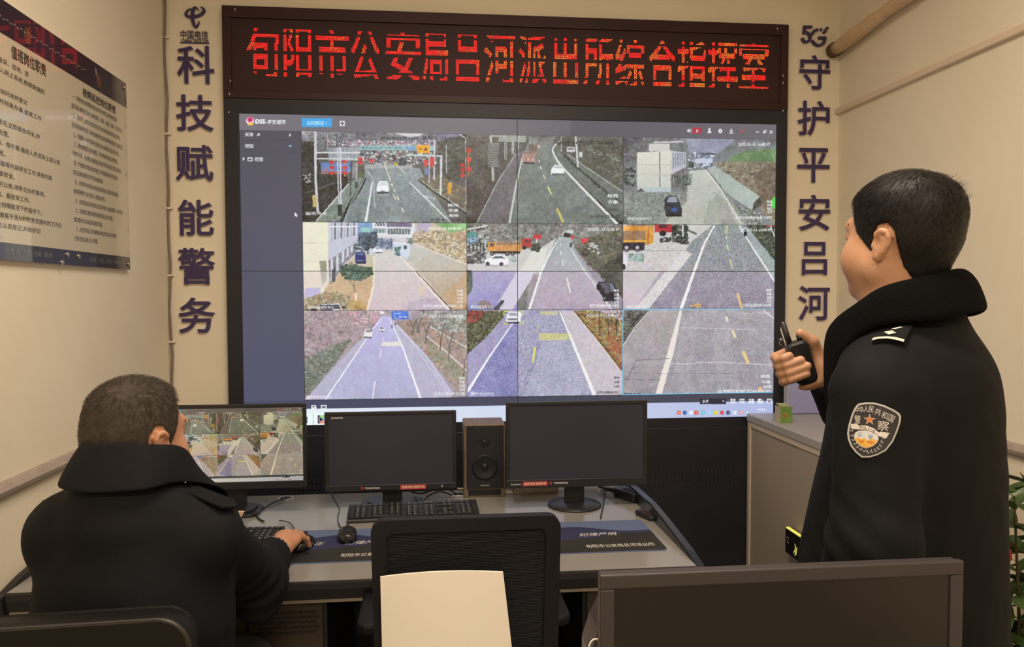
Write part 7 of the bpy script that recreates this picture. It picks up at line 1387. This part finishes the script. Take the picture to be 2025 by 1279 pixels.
def hand_on(W, dx, dy, lift, sgn, mouse_z):
    """palm down, fingers lying forward; sgn puts the thumb"""
    d = Vector((dx, dy, 0)).normalized(); s = Vector((d.y, -d.x, 0))*sgn; b = Vector(W)    # s points away from the thumb
    P = lambda f, a, z: tuple(Mj @ (b+d*f+s*a+Vector((0, 0, z))))
    S.chain([P(0, 0, 0), P(.035, 0, lift*.4)], [.028, .026], .015)
    S.chain([P(.035, .018, lift*.4), P(.088, .027, lift-.004)], [.021, .016], .02); S.chain([P(.035, -.010, lift*.45), P(.092, -.018, lift+.004)], [.022, .0165], .02); S.chain([P(.04, .004, lift*.45), P(.094, .004, lift+.005)], [.022, .017], .02)
    for a, L, a2, zt, rr in ((-.026, .078, -.020, mouse_z, .0098), (-.006, .086, .000, mouse_z, .0100), (.014, .078, .020, mouse_z-.006, .0096), (.033, .056, .046, -.028, .0088)):
        S.chain([P(.090, a, lift+.004), P(.090+L*.45, a*1.06+.1*(a2-a), lift+.009 if zt > 0 else lift-.004), P(.090+L*.78, a+.7*(a2-a), (lift+zt)/2+.004), P(.090+L*.98, a2, zt)], [rr*1.15, rr*1.05, rr*.95, rr*.82], .005)
    S.chain([P(.035, -.022, lift*.3), P(.060, -.046, .004), P(.088, -.050, -.008), P(.108, -.046, -.014)], [.018, .0135, .0112, .0092], .010)
    return P
MW = onZ(598, 1081, TOP+0.0045); WRw = Vector(onZ(543, 1092, .808))
hd_ = Vector((MW[0], MW[1], 0))-Vector((WRw.x, WRw.y, 0)); PR = hand_on(WRw, hd_.x, hd_.y, .012, 1, -.006); PL_ = hand_on((-.757, 2.19, .800), .28, .95, .0, -1, -.018)
V, F = S.mesh(0.0031, 1); V = soften(V, F, Hl)
bodyL = part('body', np_mesh('body', V, F), M_skin2, offL)
polyL = [(.11, .208), (.052, .206), (.036, .198), (.032, .180), (.030, .160), (.022, .142), (.014, .126), (.006, .112), (-.002, .098), (-.012, .090), (-.016, .112), (-.018, .134), (-.026, .148), (-.044, .150), (-.057, .136), (-.061, .104), (-.066, .066), (-.074, .036), (-.085, .012), (-.16, .004), (-.16, .30), (.11, .30)]
Vh, Fh = hair_of(polyL, lambda x, y, z: 0.0028+0.0045*ss((z-.15)/.06)+0.004*ss((y-.02)/.05)*ss((z-.17)/.03), fat=1.04)
rng = np.random.RandomState(12); crL = np.array((0.012, -0.070, 0.222))
def flowL(p):
    d = p-crL; r = np.linalg.norm(d)+1e-9; d = d/r
    return (d[0]+0.25*d[1], d[1]-0.25*d[0]+(.35 if p[2] > .19 else 0), d[2]-(0.1 if p[2] > .19 else 0.8))
bald = lambda p: float(ss(1.15-np.linalg.norm((p-crL-np.array((.012, .012, 0)))*np.array((1, .75, 1)))/.036))
keep = np.array([bald(p) > .45 for p in Vh]); Vs, Fs = Vh.copy(), Fh
Vh = Vh-vnormals(Vh, Fh)*np.array([0.0068*bald(p) for p in Vh])[:, None]     # thin on the crown: the cap dips below the scalp
sv, sf = strands(Vs, Fs, 17000, lambda p: 0 if rng.uniform() < bald(p)*.8 else 0.0055+0.006*float(ss((p[2]-.15)/.05)), flowL, 0.00042, rng, lambda p: .30 if p[2] < .19 else .6)
Vh, Fh = merge([(Vh, Fh), (sv, sf)]); part('hair', np_mesh('hair', moved(Vh, Hl), Fh), M_buzz, offL, label='short grey brown hair, thin at the crown')
face_bits(Hl, offL)
S = Field(); S.ell((.0, -.01, .88), (.196, .165, .26), 0); S.ell((.0, -.03, .64), (.200, .175, .22), .08); S.ell((0, -.05, .53), (.215, .17, .12), .06)
S.cone((-.02, -.03, 1.105), (-.150, -.005, 1.048), .080, .074, .05); S.cone((.02, -.03, 1.105), (.150, -.005, 1.048), .080, .074, .05)
v2 = lambda a, b, t: tuple(Vector(a)*(1-t)+Vector(b)*t)
S.chain([SR, ER, v2(ER, WR, .78)], [.070, .066, .056], .035); S.chain([SL, EL, v2(EL, WL, .93)], [.068, .064, .054], .035)
S.cone(v2(ER, WR, .1), (ER[0]+.02, ER[1]-.02, ER[2]-.055), .055, .035, .04)
S.cone((0, -.035, 1.08), (0, -.022, 1.18), .100, .070, .04); S.cone((0, -.02, 1.15), (0, .0, 1.30), .064, .08, .02, True)
V, F = S.mesh(0.0055, 3)
def foldL(p):
    n1 = mnoise.noise(Vector((p[0]*7, p[1]*7, p[2]*5))); n2 = mnoise.noise(Vector((p[0]*15, p[1]*15+p[0]*8, p[2]*18)))
    e = Vector(ER); d = math.sqrt((p[0]-e.x)**2+(p[1]-e.y)**2+(p[2]-e.z)**2); el = max(0, 1-d/.2)*math.sin((p[2]*1.2-p[1]*0.9+p[0]*.6)*95)*.0042
    bk = max(0, 1-abs(p[0]-.13)/.16)*max(0, 1-abs(p[2]-.80)/.2)*math.sin((p[2]*1.0+p[0]*0.75)*75)*.0035 if p[1] < 0 else 0
    return .006*n1+.0025*abs(n2)+el+bk
V = fold(V, F, foldL); coatL = part('coat', np_mesh('coat', V, F), M_coat2, offL); bvL = BVHTree.FromPolygons([tuple(p) for p in V], [tuple(int(i) for i in f) for f in F])
collar_part([(0, -.080, 1.244), (-.058, -.062, 1.242), (-.090, -.005, 1.226), (-.086, .050, 1.192), (-.064, .092, 1.14), (-.045, .115, 1.08), (-.036, .13, 1.00)],
            [(0, -.132, 1.166), (-.082, -.108, 1.168), (-.112, -.045, 1.168), (-.132, .030, 1.146), (-.146, .098, 1.106), (-.110, .135, 1.05), (-.07, .148, .95)], .012, M_coat2, offL, 'wide turned down coat collar', .003)
for q in (-1, 1):
    mb = MB().prism([(-.022, -.055), (.022, -.055), (.026, .040), (0, .058), (-.026, .040)], 'z', 0, .007); M = Matrix.Translation((q*.150+.010, -.005, 1.124)) @ Matrix.Rotation(R_(-q*90), 4, 'Z') @ Matrix.Rotation(R_(-20), 4, 'X')
    part('shoulder_board', mb, M_coat, offL, .002).matrix_local = M
P = Mj @ Vector(onY(478, 1016, 1.70)); part('shoulder_badge', MB().prism([(-.007, .006), (.006, .006), (-.001, -.008)], 'y', -.002, .002), M_cream, offL, label='tiny cream triangular badge', loc=P)
S = Field(); S.chain([v2(ER, WR, .93), v2(ER, WR, .74)], [.0525, .060], .01); S.chain([v2(ER, WR, 1.10), v2(ER, WR, .955)], [.028, .041], .01, True); V, F = S.mesh(0.004, 2); cuf = part('cuff', np_mesh('cuff', V, F), M_coat2, coatL)
bvC = BVHTree.FromPolygons([tuple(p) for p in V], [tuple(int(i) for i in f) for f in F])
ax_ = (Vector(WR)-Vector(ER)).normalized(); cO = Vector(v2(ER, WR, .93)); up = Vector((0, 0, 1))-ax_*ax_.z; up.normalize(); sd = ax_.cross(up)
D = Decal(bvC, cO+sd*.012, sd, ax_, up*0.85+sd*0.25-ax_*0.35, 1.0); D.lay([], .0020, 'cuff_lettering', M_pw, cuf, raw=[glyph2d(c, -.030+i*.0115, .006, .003 if c == 'I' else .009, .020, 0, 0.014) for i, c in enumerate('POLICE')], seg=.004)
S = Field(); S.chain([(.10, -.05, .53), KR, w(-.50, 2.03, .10)], [.115, .088, .070], .03); S.chain([(-.10, -.05, .53), KL, w(-.80, 2.03, .10)], [.115, .088, .070], .03); V, F = S.mesh(0.010, 2); V = fold(V, F, lambda p: .004*mnoise.noise(Vector(p)*10)); part('trousers', np_mesh('trousers', V, F), M_trous, offL)
for x in (-.50, -.80):
    S = Field(); c = Mj @ Vector((x, 2.06, .046)); S.ell(c, (.046, .12, .045), 0); S.cone(c+Vector((0, -.05, .0)), c+Vector((0, -.04, .06)), .046, .044, .03); S.box((c.x, c.y, -.06), (.3, .3, .0601), 0, .002, True); V, F = S.mesh(0.007, 2); part('shoe', np_mesh('shoe', V, F), M_shoe, offL)
ma = math.degrees(math.atan2(-hd_.x, hd_.y)); mouse('black mouse under the hand of the seated officer', 598, 1081, R_(ma), [(585, 1048, .757), (575, 1035, .757), (562, 1030, .757), (552, 1029, .757)])
